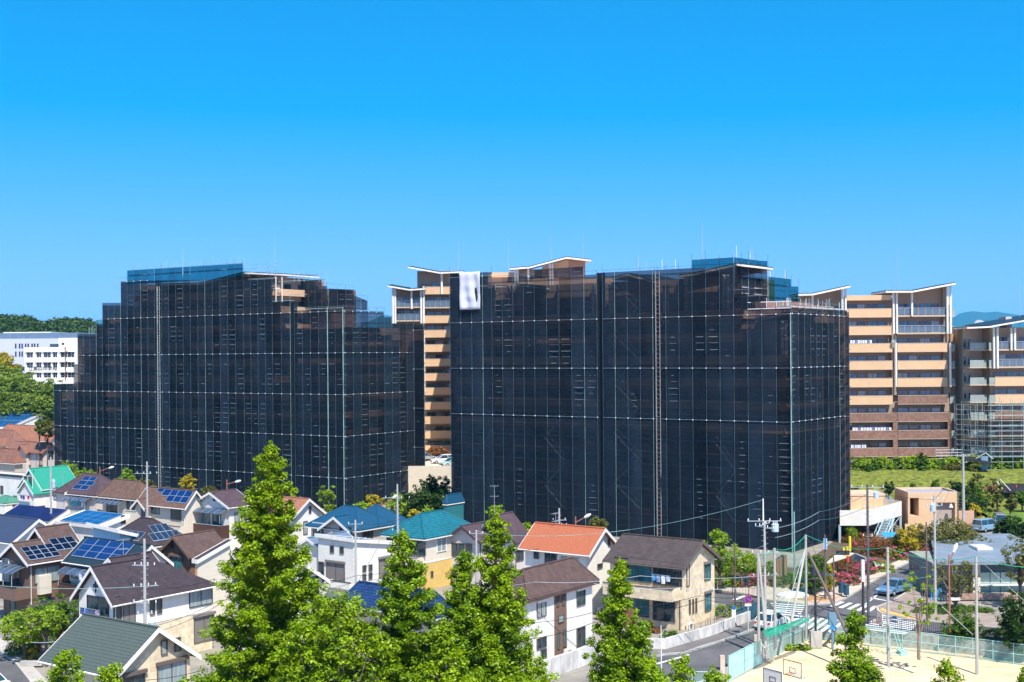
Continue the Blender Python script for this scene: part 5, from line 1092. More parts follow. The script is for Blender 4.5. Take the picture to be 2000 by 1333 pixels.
# ---------------------------------------------------------------- trees
def conifer(px, py, Y, slope, label, m, gaps=.12, zmin=3.0, leaf=.082, dens=1.0, dbl=None, lean=0, group=None, maxr=5.0, name='conifer_tree', base=-1.25):
    top = PD(px, py, Y); H = top.z - base; t = thing(name, label, 'tree', (top.x, top.y, base), rng.random() * 6, group)
    tr = MB(); seg = 12; P = [Vector((math.sin(i * .9) * .06 + lean * (i / seg) , math.cos(i * 1.3) * .06, H * i / seg * .985)) for i in range(seg + 1)]
    for i in range(seg): tr.cyl(P[i], P[i + 1], .04 + .30 * (1 - i / seg), .04 + .30 * (1 - (i + 1) / seg), 8)
    trunk = tr.build('trunk', BARKP, t); br = MB(); cl = []
    def path(z): u = min(seg - 1e-6, max(0, z / (H * .985) * seg)); i = int(u); return P[i].lerp(P[min(i + 1, seg)], u - i)
    z = zmin
    cl.append((P[-1].x, P[-1].y, H - .1, .14, 26 * dens, .8, 1.8)); cl.append((P[-1].x, P[-1].y, H - .4, .22, 45 * dens, .7, 1.4))
    ang = rng.random() * 6
    while z < H - .35:
        d = H - z; Rm = min(maxr, slope * .80 * d + .14) * (.85 + .24 * rng.random() + .06 * math.sin(z * 1.9 + ang)); big = rng.random() < .16
        if big: Rm *= 1.15
        ang += 2.4 + rng.normal() * .4; up = .35 + .5 * rng.random(); o = path(z); dirv = Vector((math.cos(ang), math.sin(ang), 0))
        if rng.random() > gaps * .8:
            n = max(2, int(Rm / .27)); end = o + dirv * Rm + Vector((0, 0, Rm * up * .55 + .1))
            br.cyl(o, o.lerp(end, .93), max(.012, .035 * Rm / 2), .006, 4)
            for k in range(n):
                u = (k + .8) / n; c = o.lerp(end, u) + Vector((rng.normal(), rng.normal(), rng.normal() * .7)) * .11; sag = -.12 * u * Rm * .3
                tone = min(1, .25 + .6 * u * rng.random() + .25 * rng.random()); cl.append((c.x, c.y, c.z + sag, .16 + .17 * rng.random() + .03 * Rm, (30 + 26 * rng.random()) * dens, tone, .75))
                if Rm > .7 and rng.random() < .8:
                    sd = Vector((-dirv.y, dirv.x, 0)) * (rng.random() - .5) * Rm * .62 * u; c2 = c + sd; cl.append((c2.x, c2.y, c2.z + .06, .18 + .14 * rng.random(), 34 * dens, tone, .8))
        z += .05 + .03 * rng.random() if d < 6 else .05 + .035 * rng.random()
    br.build('branches', BARKP, t); leafobj('foliage', cl, leaf, m, t, thin=1.35); return t
def broadleaf(label, px, py, ybase, m, w, h, trunk_h=None, Y=None, cols=None, n=90, leaf=.13, name='broadleaf_tree', group=None, base=0, airy=0., squash=.75, stem=.09, r0=.35, dens=1.0, topflat=1.0, bark=None, lobes=0, multi=1):
    """px,py: crown top pixel; ybase: pixel row of the foot (ground at 'base')"""
    if Y is None: Y = G(px, ybase, base).y
    top = PD(px, py, Y); H = top.z - base; t = thing(name, label, 'tree', (top.x, top.y, base), rng.random() * 6, group)
    trunk_h = H - h if trunk_h is None else trunk_h; tr = MB(); cl = []
    tr.cyl((0, 0, 0), (0, 0, max(.3, trunk_h)), stem * 1.5, stem, 8); tr2 = MB(); cz = H - h / 2
    L = [(0, 0, 0, 1.0)] if not lobes else [((rng.random() - .5) * w * .55, (rng.random() - .5) * w * .55, (rng.random() - .5) * h * .75, .3 + .28 * rng.random()) for _ in range(lobes)]
    for i in range(n):
        lx, ly, lz, ls = L[i % len(L)]
        d = rng.normal(size=3); d /= np.linalg.norm(d); q = (.55 + .45 * rng.random()) if rng.random() < .8 else rng.random() * .6; k = 1 + .22 * math.sin(3 * math.atan2(d[1], d[0]) + i % 3) + .12 * rng.normal()
        c = Vector((lx + d[0] * q * w / 2 * k * ls, ly + d[1] * q * w / 2 * k * ls, cz + lz * .8 + d[2] * q * h / 2 * ls * topflat))
        if rng.random() < airy: continue
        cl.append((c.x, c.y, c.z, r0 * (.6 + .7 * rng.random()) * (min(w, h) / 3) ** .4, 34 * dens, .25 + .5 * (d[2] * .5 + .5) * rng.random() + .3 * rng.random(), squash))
        if i % 4 == 0: a = Vector((0, 0, max(.25, trunk_h * (.75 + .25 * rng.random())))); mid = a.lerp(c, .5) + Vector((0, 0, .1 * h)); tr2.cyl(a, mid, stem * .45, stem * .28, 5); tr2.cyl(mid, c, stem * .28, .01, 4)
    tr.build('trunk', bark or BARK, t); tr2.build('branches', bark or BARK, t); leafobj('foliage', cl, leaf, m, t); return t
def shrub(label, px, py, w, h, m, base=0, d=None, n=None, leaf=.09, flowers=None, Y=None, name='shrub', group=None, cat='shrub', rag=.1, dens=1.0):
    """px,py: foot centre pixel"""
    c = G(px, py, base) if Y is None else PD(px, py, Y); d = d or w; o = thing(name, label, cat, c, 0, group); n = n or int(10 + 14 * w * max(h, .6) + 6 * d); cl = []; fl = []
    for i in range(n):
        a, q = rng.random() * 6.283, rng.random() ** .5; z = rng.random(); rr = math.sqrt(max(0, 1 - z * z * .85)) * (1 + rag * rng.normal()); q = q if rng.random() < .3 else .85 + .1 * rng.random()
        p = (math.cos(a) * rr * q * w / 2, math.sin(a) * rr * q * d / 2, z * h * .85 * (.8 + .2 * rng.random()) + .08)
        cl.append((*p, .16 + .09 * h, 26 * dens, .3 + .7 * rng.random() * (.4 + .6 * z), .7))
        if flowers and rng.random() < flowers[1]: fl.append((p[0] * 1.05, p[1] * 1.05, p[2] + .14, .22, 60, rng.random(), .6))
    leafobj('foliage', cl, leaf, m, o)
    if fl: leafobj('blossom', fl, leaf * .95, flowers[0], o)
    s = MB(); s.cyl((0, 0, 0), (0, 0, h * .6), .04, .02, 5); s.build('stem', BARK, o); return o
def plants():
    conifer(525, 866, 62, .36, 'tallest bright green conifer, in the left foreground before the left scaffold', LF_META, dens=1.25, zmin=6)
    conifer(789, 1036, 60, .35, 'bright conifer in front of the white box house and the navy roof', LF_META2, dens=1.2, zmin=4, gaps=.2)
    conifer(900, 1078, 61, .29, 'slim conifer tip just left of the broader middle conifer', LF_META2, dens=1.2, zmin=3)
    conifer(967, 1000, 62, .33, 'conifer reaching over the plum roofed houses, left of the brown hip roof', LF_META, dens=1.25, zmin=3)
    conifer(868, 1208, 58, .30, 'low conifer filling the gap between the two middle conifers', LF_META, dens=1.1, zmin=2)
    conifer(1207, 1094, 63, .285, 'narrow conifer in front of the cream brick house', LF_META, dens=1.3, zmin=3, gaps=.15)
    conifer(1250, 1214, 63.4, .22, 'short side conifer right of the narrow conifer', LF_META2, dens=1.2, zmin=4)
    conifer(1665, 1190, 60, .25, 'thin olive conifer standing over the playground', LF_META2, dens=1.3, zmin=3, gaps=.2)
    conifer(1703, 1284, 59, .28, 'small conifer tip right of the thin playground conifer', LF_META2, dens=1.1, zmin=3)
    conifer(1855, 1287, 58, .36, 'yellow green conifer tip above the sand at the lower right', LF_META, dens=1.0, zmin=5, gaps=.3)
    conifer(2003, 1303, 56, .2, 'conifer tip cut by the lower right corner', LF_META2, zmin=6)
    conifer(130, 1268, 58, .55, 'drooping yellow green conifer before the green slate roof', LF_META, dens=1.1, zmin=6, gaps=.25)
    conifer(214, 1297, 57, .4, 'small leaning conifer tip before the green slate roof', LF_META, dens=1.0, zmin=7)
    conifer(1332, 1282, 56, .4, 'conifer tip right of the white lamp pole at the bottom edge', LF_META, zmin=5)
    conifer(1283, 1299, 55, .4, 'low conifer tip left of the white lamp pole at the bottom edge', LF_META2, zmin=5)
    conifer(1392, 1302, 55, .4, 'low conifer tip beside the mint gate at the bottom edge', LF_META2, zmin=5)
    # round crowned trees in front
    broadleaf('broad round crowned tree between the two tall conifers', 655, 1150, 0, LF_META, 5.2, 9.0, Y=57, n=900, base=-1.25, leaf=.10, r0=.30, dens=1.7, stem=.16, bark=BARKP, airy=.12)
    broadleaf('bright tree at the bottom edge below the middle conifers', 960, 1290, 0, LF_META, 6.0, 7.0, Y=58, n=600, base=-1.25, leaf=.10, r0=.30, dens=1.6, stem=.14, bark=BARKP)
    broadleaf('leafy tree at the bottom edge left of the tallest conifer', 445, 1285, 0, LF_META2, 6.4, 8.0, Y=60, n=760, base=-1.25, leaf=.10, r0=.30, dens=1.6, stem=.14, bark=BARKP)
    broadleaf('leafy tree at the bottom edge under the navy roof', 800, 1290, 0, LF_META2, 5.4, 7.5, Y=59, n=560, base=-1.25, leaf=.10, r0=.30, dens=1.6, stem=.14, bark=BARKP)
    # garden trees at lower left
    broadleaf('garden tree with pale and pinkish leaves by the curved street', 48, 1190, 1262, LF_BRI, 4.6, 3.0, Y=106, n=150, leaf=.12)
    broadleaf('bright garden tree between the brown house and the purple roofed house', 112, 1164, 1248, LF_MID, 4.4, 3.2, Y=107, n=150, leaf=.12, dens=1.2)
    broadleaf('lime garden bush tree beside the flat carport', 90, 1186, 1250, LF_BRI, 3.2, 2.2, Y=104, n=90, leaf=.12)
    shrub('dark green shrub with pink leaves by the brick gatepost', 42, 1278, 2.6, 1.5, LF_MID); shrub('golden dwarf conifer beside the stone block at the curved street', 60, 1288, 1.1, .9, LF_YEL)
    shrub('green hedge under the carport roof edge', 92, 1264, 3.0, 1.3, LF_MID)
    shrub('small lime bush by the white flat building', 8, 1012, 2.6, 2.0, LF_BRI)
    # trees at the foot of the left scaffold
    for (l, px, py, Y, m, w, h) in (('tree with yellow tips left of the first red street lamp', 132, 897, 232, LF_BRI, 4.0, 5.0), ('round lime tree between the jade roof and the first red street lamp', 166, 915, 226, LF_BRI, 4.2, 3.0), ('bright tree right of the first red street lamp', 250, 912, 214, LF_BRI, 3.0, 4.0),
                                    ('small olive tree beside the grey pole at the left scaffold foot', 285, 934, 212, LF_OLV, 2.8, 2.2), ('slim yellow tree at the left scaffold foot', 367, 926, 205, LF_YEL, 2.3, 2.9), ('low olive tree left of the second red street lamp', 408, 949, 198, LF_OLV, 2.6, 2.2),
                                    ('airy green tree between the salmon roof and the blue hip roof', 640, 946, 178, LF_BRI, 2.8, 4.4), ('golden bush tree behind the blue hip roof', 728, 967, 178, LF_YEL, 3.4, 2.2), ('green tree left of the golden one behind the blue hip roof', 705, 980, 176, LF_BRI, 2.2, 1.6),
                                    ('bright tree behind the pole at the right end of the blue hip roof', 775, 961, 176, LF_BRI, 3.2, 3.2), ('small golden tree in front of the dark hedge between the blocks', 812, 996, 172, LF_YEL, 2.0, 1.5), ('small lime tree above the ridge of the teal roof', 836, 986, 170, LF_BRI, 1.4, 2.2),
                                    ('small tree behind the plum roof ridge', 967, 988, 158, LF_BRI, 1.9, 1.5), ('little tree behind the plum roof eave', 1029, 1021, 152, LF_BRI, 1.2, 1.2), ('brownish round tree right of the third red street lamp', 1168, 1008, 150, LF_OLV, 2.1, 2.2)):
        broadleaf(l, px, py, 0, m, w, h, Y=Y, n=70, leaf=.16, r0=.34, dens=.8)
    # dark trees in the gap between the blocks
    for i, (px, py, w, h) in enumerate(((826, 932, 3.6, 7), (848, 927, 3.4, 7), (868, 928, 3.4, 7), (800, 957, 4.2, 5), (832, 962, 4, 5), (862, 958, 4, 5))):
        broadleaf(('dark tree in the gap between the blocks, ' + ('back row left', 'back row middle', 'back row right', 'front row left', 'front row middle', 'front row right')[i]), px, py, 0, LF_DK, w, h, Y=(206 if i < 3 else 196), n=130, leaf=.2, r0=.42, group='dark trees between the blocks')
    h = shrub('clipped reddish hedge behind the parked cars between the blocks', 854, 893, 5.2, 2.6, LF_RED, Y=240, n=160, d=2, leaf=.2, name='hedge', cat='hedge'); h.location.z = 5.5
    # trees and azaleas at the crossing
    broadleaf('tall tree with bare trunk behind the cream brick house gable', 1405, 1033, 1160, LF_BRI, 3.4, 4.6, n=110, leaf=.15, airy=.25, stem=.12); broadleaf('light tree right of the dark pole by the right scaffold', 1448, 1070, 1150, LF_BRI, 2.8, 3.0, n=60, airy=.3, leaf=.15)
    broadleaf('tree with forked trunks on the plaza by the bus shelter', 1584, 1078, 1162, LF_MID, 3.2, 4.6, n=110, leaf=.14); broadleaf('round green tree in front of the bus shelter roof', 1601, 1085, 1158, LF_MID, 2.0, 3.4, n=60, leaf=.14); broadleaf('yellow tree at the bus shelter corner', 1619, 1100, 1158, LF_YEL, 1.2, 3.2, n=36, leaf=.12)
    S_ = [('round clipped bush behind the dark pole', 1424, 1118, 2.4, 2.4, LF_BRI, None), ('round clipped lime bush behind the two grey poles', 1464, 1118, 2.4, 2.4, LF_BRI, None), ('clipped lime ball bush left of the brown drum posts', 1512, 1118, 2.2, 1.6, LF_BRI, None), ('golden azalea mound nearest the cream brick house', 1418, 1146, 3.4, 1.5, LF_BRI, None),
          ('orange tipped azalea mound behind the pedestrian signal', 1448, 1146, 2.8, 1.4, LF_RED, None), ('pink azalea mound behind the leaning poles', 1476, 1146, 2.4, 1.3, LF_RED, (FL_PINK, .55)), ('olive azalea mound in front of the brown drum posts', 1528, 1148, 2.6, 1.2, LF_OLV, None), ('green mound right of the brown drum posts', 1541, 1140, 2.0, 1.3, LF_MID, None),
          ('low olive shrub beside the plaza tree', 1566, 1142, 2.2, 1.2, LF_OLV, None), ('golden mound behind the plaza sign post', 1602, 1146, 2.8, 1.4, LF_BRI, None), ('pink azalea mound beside the dark bins', 1648, 1142, 3.4, 1.3, LF_OLV, (FL_PINK, .6)), ('yellow green mound at the pavement corner', 1660, 1140, 1.8, 1.1, LF_BRI, None),
          ('dark red leaved shrub behind the pink azaleas', 1646, 1118, 3.4, 2.2, LF_RED, None), ('green shrub in front of the shelter ramp', 1636, 1106, 2.6, 1.4, LF_MID, None), ('pink azalea bank along the road left of the white topped pole', 1688, 1122, 3.0, 1.1, LF_OLV, (FL_PINK, .6)), ('magenta azalea bank along the road right of the white topped pole', 1708, 1112, 3.4, 1.1, LF_OLV, (FL_PINK, .65)),
          ('green shrubs along the kerb beside the parked scooter', 1722, 1116, 3.0, 1.2, LF_BRI, None), ('mixed red hedge uphill of the shelter', 1690, 1078, 4.6, 1.8, LF_RED, (FL_PINK, .12)), ('second red hedge uphill of the shelter', 1712, 1082, 4.0, 1.8, LF_RED, (FL_PINK, .15)), ('tall brown leaved shrub near the grey net pole', 1726, 1086, 4.0, 2.6, LF_RED, None),
          ('pink topped shrub at the far bend of the pavement', 1762, 1092, 4.0, 1.6, LF_BRI, (FL_PINK, .4)), ('bright pink azalea drift below the yellow tree', 1782, 1084, 4.2, 1.2, LF_OLV, (FL_PINK, .75)), ('orange shrub below the steel stair', 1680, 1060, 5.0, 1.6, LF_RED, None), ('tall red hedge under the parking deck', 1672, 1046, 3.6, 3.6, LF_RED, None), ('lime shrub against the right scaffold corner', 1663, 1060, 1.6, 2.6, LF_BRI, None),
          ('shrub with orange flowers beside the garage shutter', 1862, 1034, 4.5, 1.6, LF_RED, None), ('orange hedge by the kerb at the far road bend', 1800, 1074, 3.4, 1.6, LF_RED, None)]
    for (l, px, py, w, h_, m, f) in S_: shrub(l, px, py, w, h_, m, flowers=f, dens=1.1)
    broadleaf('yellow green tree below the steel stair', 1780, 1020, 1092, LF_YEL, 3.6, 4.2, n=110, leaf=.15, airy=.1); broadleaf('low tree left of the yellow green tree', 1752, 1040, 1086, LF_OLV, 2.6, 2.4, n=50, leaf=.15)
    broadleaf('wide olive tree in front of the garage', 1852, 1008, 1130, LF_OLV, 7.0, 5.0, n=360, leaf=.13, airy=.12, stem=.16, topflat=.9); broadleaf('wide olive tree behind the blue roofed hall', 1890, 1030, 1130, LF_OLV, 5.0, 4.0, n=160, leaf=.13, airy=.1)
    broadleaf('sparse tree in front of the teal glass hall', 1866, 1088, 1195, LF_OLV, 5.2, 4.4, n=130, leaf=.12, airy=.4, stem=.17, bark=BARKP); broadleaf('sparse tree at the right edge before the blue roof', 1992, 1044, 1190, LF_OLV, 4.0, 5.0, n=130, leaf=.13, airy=.35, stem=.14)
    broadleaf('dark cloud pruned pine by the parked vans', 1972, 1008, 1080, LF_DK, 4.0, 3.2, n=150, leaf=.16, dens=1.3)
    broadleaf('young thin tree growing through the crosswalk view', 1793, 1112, 1262, LF_BRI, 3.4, 5.4, n=38, leaf=.11, r0=.2, stem=.1, base=0, Y=104, bark=BARKP)
    broadleaf('dense green tree behind the playground fence', 1880, 1196, 1262, LF_MID, 3.2, 2.8, Y=112, n=170, leaf=.12, stem=.08); broadleaf('dense dark pine at the right edge behind the fence', 1992, 1150, 1262, LF_DK, 3.4, 5.6, Y=108, n=240, leaf=.13, dens=1.3)
    shrub('round mound of leaves under the right edge pine', 1946, 1250, 2.4, 1.0, LF_MID); shrub('green ground cover bed around the big tree trunk', 1858, 1197, 8, .7, LF_MID, d=3.0, name='ground_cover', cat='shrub', n=220)
    shrub('ivy spilling over the stone wall beside the grey net pole', 1895, 1262, 5.4, .8, LF_MID, base=-1.0, d=1.2, n=150); shrub('dry grass tufts at the sand corner', 1535, 1270, 4.6, .5, LF_BRI, base=-1.25, d=.9, n=90); shrub('weeds at the foot of the black light pole', 1592, 1257, .9, .5, LF_MID, base=-1.25)
    # gardens by the cream brick house
    broadleaf('white blossoming dogwood beside the cream brick house', 1318, 1176, 1238, LF_BRI, 2.5, 1.7, Y=121, n=70, leaf=.11, multi=3, dens=1.2); broadleaf('loose green garden shrub tree in front of the lower window of the cream house', 1283, 1192, 1240, LF_MID, 2.4, 2.0, Y=121, n=40, leaf=.1)
    for (l, px, py, w, h_, m) in (('silvery low shrub at the dogwood foot', 1308, 1248, 1.6, .8, LF_MID), ('yellow herb clump by the garden path', 1262, 1252, .8, .6, LF_YEL), ('spiky plant at the garden centre', 1268, 1232, .8, 1.0, LF_OLV), ('orange potted flowers in the garden', 1282, 1236, 1.0, .3, LF_RED), ('overgrown grass in the yard behind the cream house', 1424, 1200, 3.4, .9, LF_BRI)): shrub(l, px, py, w, h_, m)
    # lawn terrace
    for i in range(24):
        px = 1664 + i * 14.5; zz = 5.0; t = shrub('clipped green bush in the long hedge below the tan block', px, 930, 2.8, 2.6 + .7 * rng.random(), LF_BRI if i % 3 else LF_MID, Y=213, n=46, leaf=.2, group='bushes of the long hedge below the tan block'); t.location.z = 4.9 + .2 * rng.random()
    b_ = broadleaf('pyramid tree in the long hedge before the tan block', 1799, 884, 0, LF_MID, 2.4, 4.6, Y=212, n=80, leaf=.2, base=5); b_ = broadleaf('round clipped tree at the left of the long hedge', 1696, 905, 0, LF_MID, 1.9, 2.0, Y=211, n=50, leaf=.18, base=5)
    for (l, px, py, w, h_, m, bz) in (('dark shrub on the lawn left of the garage roof', 1736, 940, 1.4, 2.0, LF_DK, 2.4), ('leaning dark shrub above the garage roof', 1828, 938, 1.9, 2.6, LF_MID, 2.2), ('dark shrub above the right end of the garage roof', 1868, 938, 2.0, 2.6, LF_DK, 2.2), ('small plant in the middle of the lawn', 1783, 944, .9, 2.0, LF_MID, 2.6), ('shrub at the left end of the lawn foot', 1672, 950, 2.0, 1.9, LF_DK, 2.0)):
        broadleaf(l, px, py, 0, m, w, h_, Y=194, n=40, leaf=.18, base=bz)
    for (l, px, py, Y, w, h_, m, a) in (('round glossy tree right of the garage', 1912, 938, 190, 5.4, 5.0, LF_MID, 0), ('dark tree beside the white banded pole right of the garage', 1895, 955, 186, 4.0, 3.4, LF_DK, 0), ('golden thin tree below the round glossy tree', 1905, 985, 180, 4.0, 4.6, LF_YEL, .3), ('thin tall tree before the lawn at the right', 1906, 905, 192, 2.2, 6.4, LF_OLV, .3),
                                        ('sparse tall tree at the right lawn', 1948, 915, 188, 2.2, 7.4, LF_OLV, .4), ('young sparse tree on the green bank', 1973, 965, 184, 1.6, 2.6, LF_OLV, .4), ('brown topped tree at the right end of the long hedge', 1862, 905, 211, 3.4, 2.0, LF_OLV, 0), ('dark shrub tree at the right edge of the green bank', 1996, 960, 188, 2.0, 2.0, LF_MID, 0)):
        broadleaf(l, px, py, 0, m, w, h_, Y=Y, n=90, leaf=.17, base=1.5, airy=a)
    for i in range(9):
        t = shrub('low golden hedge bush at the foot of the green bank', 1890 + i * 15, 1035 - i * 2.2, 2.8, 1.2, LF_YEL if i % 2 else LF_OLV, n=34, leaf=.16, group='low hedge bushes along the green bank')
    shrub('pink azalea beside the stair rail at the scaffold foot', 1942, 962, 2.6, 1.0, LF_OLV, Y=200, flowers=(FL_PINK, .5))
    # far left
    for i, (px, py, Y, w, h_) in enumerate(((-10, 703, 428, 24, 16), (62, 744, 415, 18, 14), (22, 728, 412, 17, 13), (92, 741, 408, 15, 13), (122, 750, 405, 14, 12), (8, 756, 396, 18, 12), (55, 772, 392, 18, 10), (100, 768, 390, 14, 10))):
        t = broadleaf('layered pine behind the blue solar hall, ' + ('at the left edge', 'before the school wall', 'second from the left edge', 'before the right end of the school', 'nearest the scaffold, upper', 'front row left', 'front row middle', 'front row right')[i], px, py, 0, LF_PINE, w, h_, Y=Y, n=420, leaf=.42, r0=.75, squash=.35, stem=.3, dens=.8, name='pine_tree')
    broadleaf('golden flowering tree at the left edge before the pale grey building', 2, 690, 0, LF_YEL, 12, 12, Y=450, n=200, leaf=.5, r0=.7); broadleaf('deep green tree between the golden tree and the school', 30, 722, 0, LF_MID, 11, 10, Y=445, n=200, leaf=.5, r0=.7)
    broadleaf('small tree at the right end of the blue solar hall', 92, 818, 0, LF_OLV, 4.0, 4.0, Y=262, n=70, leaf=.25); broadleaf('small dark tree behind the terracotta roof', 77, 818, 0, LF_MID, 1.8, 3.0, Y=262, n=40, leaf=.25)
plants()
def far():
    # wooded hill
    b = MB(); prof = [(-60, 622), (0, 621), (30, 621), (60, 623), (74, 632), (82, 640), (95, 632), (120, 627), (160, 627), (182, 630), (186, 645), (192, 650)]
    cl = []
    Y = 820.0
    xs = np.linspace(-60, 190, 130)
    for x in xs:
        y = np.interp(x, [p[0] for p in prof], [p[1] for p in prof])
        for k in range(9):
            q = PD(x + rng.normal() * 2, y + 2.5 + k * 3.2 + rng.random() * 2, Y - k * 9); cl.append((q.x, q.y, q.z, 3.0 + 2 * rng.random(), 34, .2 + .8 * rng.random() * (1 - k / 14), .8))
    o = leafobj('far_wood', cl, 1.5, leafmat('hill_leaf', (.015, .04, .006), (.085, .14, .02), .05, .2)); tag(o, 'dark green wooded hill behind the school at the far left', 'wood', kind='stuff')
    hb = MB(); L = [PD(x, float(np.interp(x, [p[0] for p in prof], [p[1] for p in prof])) + 5, 830) for x in np.linspace(-200, 196, 40)]
    for p in L: hb.v += [(p.x, 830, 0), (p.x, 830, p.z), (p.x, 1100, p.z * .2)]
    for i in range(39): hb.f += [(3 * i, 3 * i + 3, 3 * i + 4, 3 * i + 1), (3 * i + 1, 3 * i + 4, 3 * i + 5, 3 * i + 2)]; hb.mi += [0, 0]
    struct(hb.build('hill', mat('wooded_ground', (.03, .06, .015), .95, .3, .02)))
    # mountains
    def ridge(name, prof, Y, m, depth=900):
        mb = MB(); n = 90; X0, X1 = prof[0][0], prof[-1][0]
        for i in range(n + 1):
            x = X0 + (X1 - X0) * i / n; y = float(np.interp(x, [p[0] for p in prof], [p[1] for p in prof])) + rng.normal() * .12
            p = PD(x, y, Y); p2 = PD(x, y, Y)
            mb.v += [(p.x - 0, Y - depth * .55, 0), (p.x, Y - depth * .25, p.z * .62 * (1 + .06 * math.sin(i * .9))), (p.x, Y, p.z), (p.x * 1.1, Y + depth, p.z * .3)]
        for i in range(n):
            k = 4 * i
            for j in range(3): mb.f.append((k + j, k + 4 + j, k + 5 + j, k + 1 + j)); mb.mi.append(0)
        return struct(mb.build(name, m))
    MT = mat('forested_mountain', (.008, .03, .02), .95, .12, .004)
    ridge('mountains', [(1790, 640), (1860, 622), (1875, 612), (1900, 608), (1925, 611), (1945, 609), (1960, 611), (1990, 616), (2060, 628), (2200, 640)], 14500, MT, 1600)
    ridge('mountains', [(-40, 642), (60, 640), (76, 630), (100, 634), (150, 634), (180, 629), (200, 624), (230, 628), (300, 645)], 14500, MT, 1600)
    ridge('quarry_hill', [(1893, 642), (1900, 634), (1906, 627), (1913, 625), (1920, 627), (1930, 634), (1938, 642)], 12500, mat('bare_rock', (.62, .50, .42), .95, .2, .02), 300)
    ridge('mountains', [(690, 640), (740, 620), (748, 615), (762, 617), (800, 625), (850, 640)], 14500, MT, 1600)
    # pale grey building
    Y = 580; X = lambda px: (px - 1000) * Y / F; hz = lambda px, py: PD(px, py, Y).z
    t = thing('office_building', 'pale lilac grey building with slit windows and dark roof screen behind the school', 'building', (0, 0, 0))
    b = MB(); b.box(X(-60), Y, 0, X(160), Y + 40, hz(50, 662)); b.build('wall', mat('lilac_grey', (.50, .52, .68), .7, .04), t)
    b = MB(); b.box(X(-60), Y + 3, hz(50, 662), X(150), Y + 36, hz(50, 650.5)); b.build('roof_screen', mat('screen_blue_grey', (.13, .19, .26), .5, .15, .3), t)
    b = MB(); b.box(X(0), Y + 4, hz(50, 650.5), X(94), Y + 34, hz(50, 648.5)); b.build('roof', WHITE, t)
    for x in (31, 38.5, 43.5, 50.5, 55.5, 63, 68, 74): b = MB(); b.box(X(x - 1.5), Y - .1, hz(x, 681), X(x + 1.5), Y - .01, hz(x, 671.5)); b.build('window', DKW, t)
    for x in (31, 38.5, 43.5): b = MB(); b.box(X(x - 1.5), Y - .1, hz(x, 697), X(x + 1.5), Y - .01, hz(x, 687)); b.build('window', DKW, t)
    b = MB(); b.box(X(-60), Y - .3, hz(0, 724), X(60), Y - .01, hz(0, 717)); b.build('plinth', DKW, t)
    # school
    Y = 480; X = lambda px: (px - 1000) * Y / F; hz = lambda px, py: PD(px, py, Y).z
    t = thing('school_building', 'white three storey school building with black lettering between its window rows', 'building', (0, 0, 0))
    ws = [(52, 64), (71, 80.5), (85, 99), (103, 111.5), (118, 131), (131.5, 145)]; rows = [(688, 698.5), (708, 718), (728, 738)]
    b = MB(); ys = [678.5] + [v for r in rows for v in r] + [800]; e0, e1 = 48, 160
    for i in range(0, len(ys), 2): b.box(X(e0), Y, hz(100, ys[i + 1]), X(e1), Y + .8, hz(100, ys[i]))
    for (ya, yb) in rows:
        xa = e0
        for (p, q) in ws + [(160, 160)]: b.box(X(xa), Y, hz(100, yb), X(p), Y + .8, hz(100, ya)); xa = q
    b.box(X(e0), Y + .81, 0, X(e1), Y + 14, hz(100, 679)); b.build('wall', WHITE, t)
    b = MB(); b.box(X(113), Y + 1, hz(120, 679), X(150), Y + 10, hz(120, 660.5)); b.build('stair_tower', WHITE, t)
    b = MB(); b.box(X(119), Y + .9, hz(120, 674), X(124), Y + .99, hz(120, 670)); b.build('window', DKW, t); b = MB(); b.box(X(90), Y + 4, hz(90, 679), X(104), Y + 6, hz(90, 672)); b.build('roof_unit', mat('roof_unit_green', (.02, .07, .08), .5, .1), t)
    for (ya, yb) in rows:
        for (p, q) in ws[:6]:
            f = MB(); f.box(X(p), Y + .6, hz(100, yb), X(q), Y + .66, hz(100, ya)); fo = f.build('window', GLASS, t); g = MB(); m_ = (X(p) + X(q)) / 2
            g.box(m_ - .06, Y + .52, hz(100, yb), m_ + .06, Y + .59, hz(100, ya)); g.box(X(p), Y + .52, hz(100, (ya + yb) / 2 + 1) - .05, X(q), Y + .585, hz(100, (ya + yb) / 2 + 1) + .05); g.build('mullion', WHITE, fo)
            g = MB(); g.box(X(p) - .3, Y - .5, hz(100, ya) + .02, X(q) + .3, Y - .01, hz(100, ya) + .25); g.build('sunshade', WHITE, t)
    b = MB(); b.box(X(127.3), Y - .5, hz(127, 742), X(128.6), Y - .05, hz(127, 678)); b.build('downpipe', mat('brown_pipe', (.16, .07, .05), .6, .1), t)
    for i, ch in enumerate('立第四中学校'):
        x = (60, 69.2, 78.6, 88.3, 97.2, 107.3)[i]; text(ch, (X(x), Y - .12, hz(x, 720.8)), 1.8, 0, t, mat('letter_black', (.03, .03, .05), .5, 0), 'letter')
    for x in (163, 172, 178): b = MB(); 
def text(s, loc, size, rz, parent, m, name='lettering', vertical=False, depth=.02):
    cu = bpy.data.curves.new('t', 'FONT'); cu.body = s; cu.size = size; cu.align_x = 'CENTER'; cu.align_y = 'CENTER'; cu.extrude = depth; cu.resolution_u = 2
    o = bpy.data.objects.new('t', cu); C.objects.link(o); dg = bpy.context.evaluated_depsgraph_get(); me = bpy.data.meshes.new_from_object(o.evaluated_get(dg)); bpy.data.objects.remove(o); bpy.data.curves.remove(cu)
    me.materials.clear(); me.materials.append(m); q = bpy.data.objects.new(name, me); C.objects.link(q); q.location = loc; q.rotation_euler = (R(90), 0, rz); q.parent = parent; return q
far()
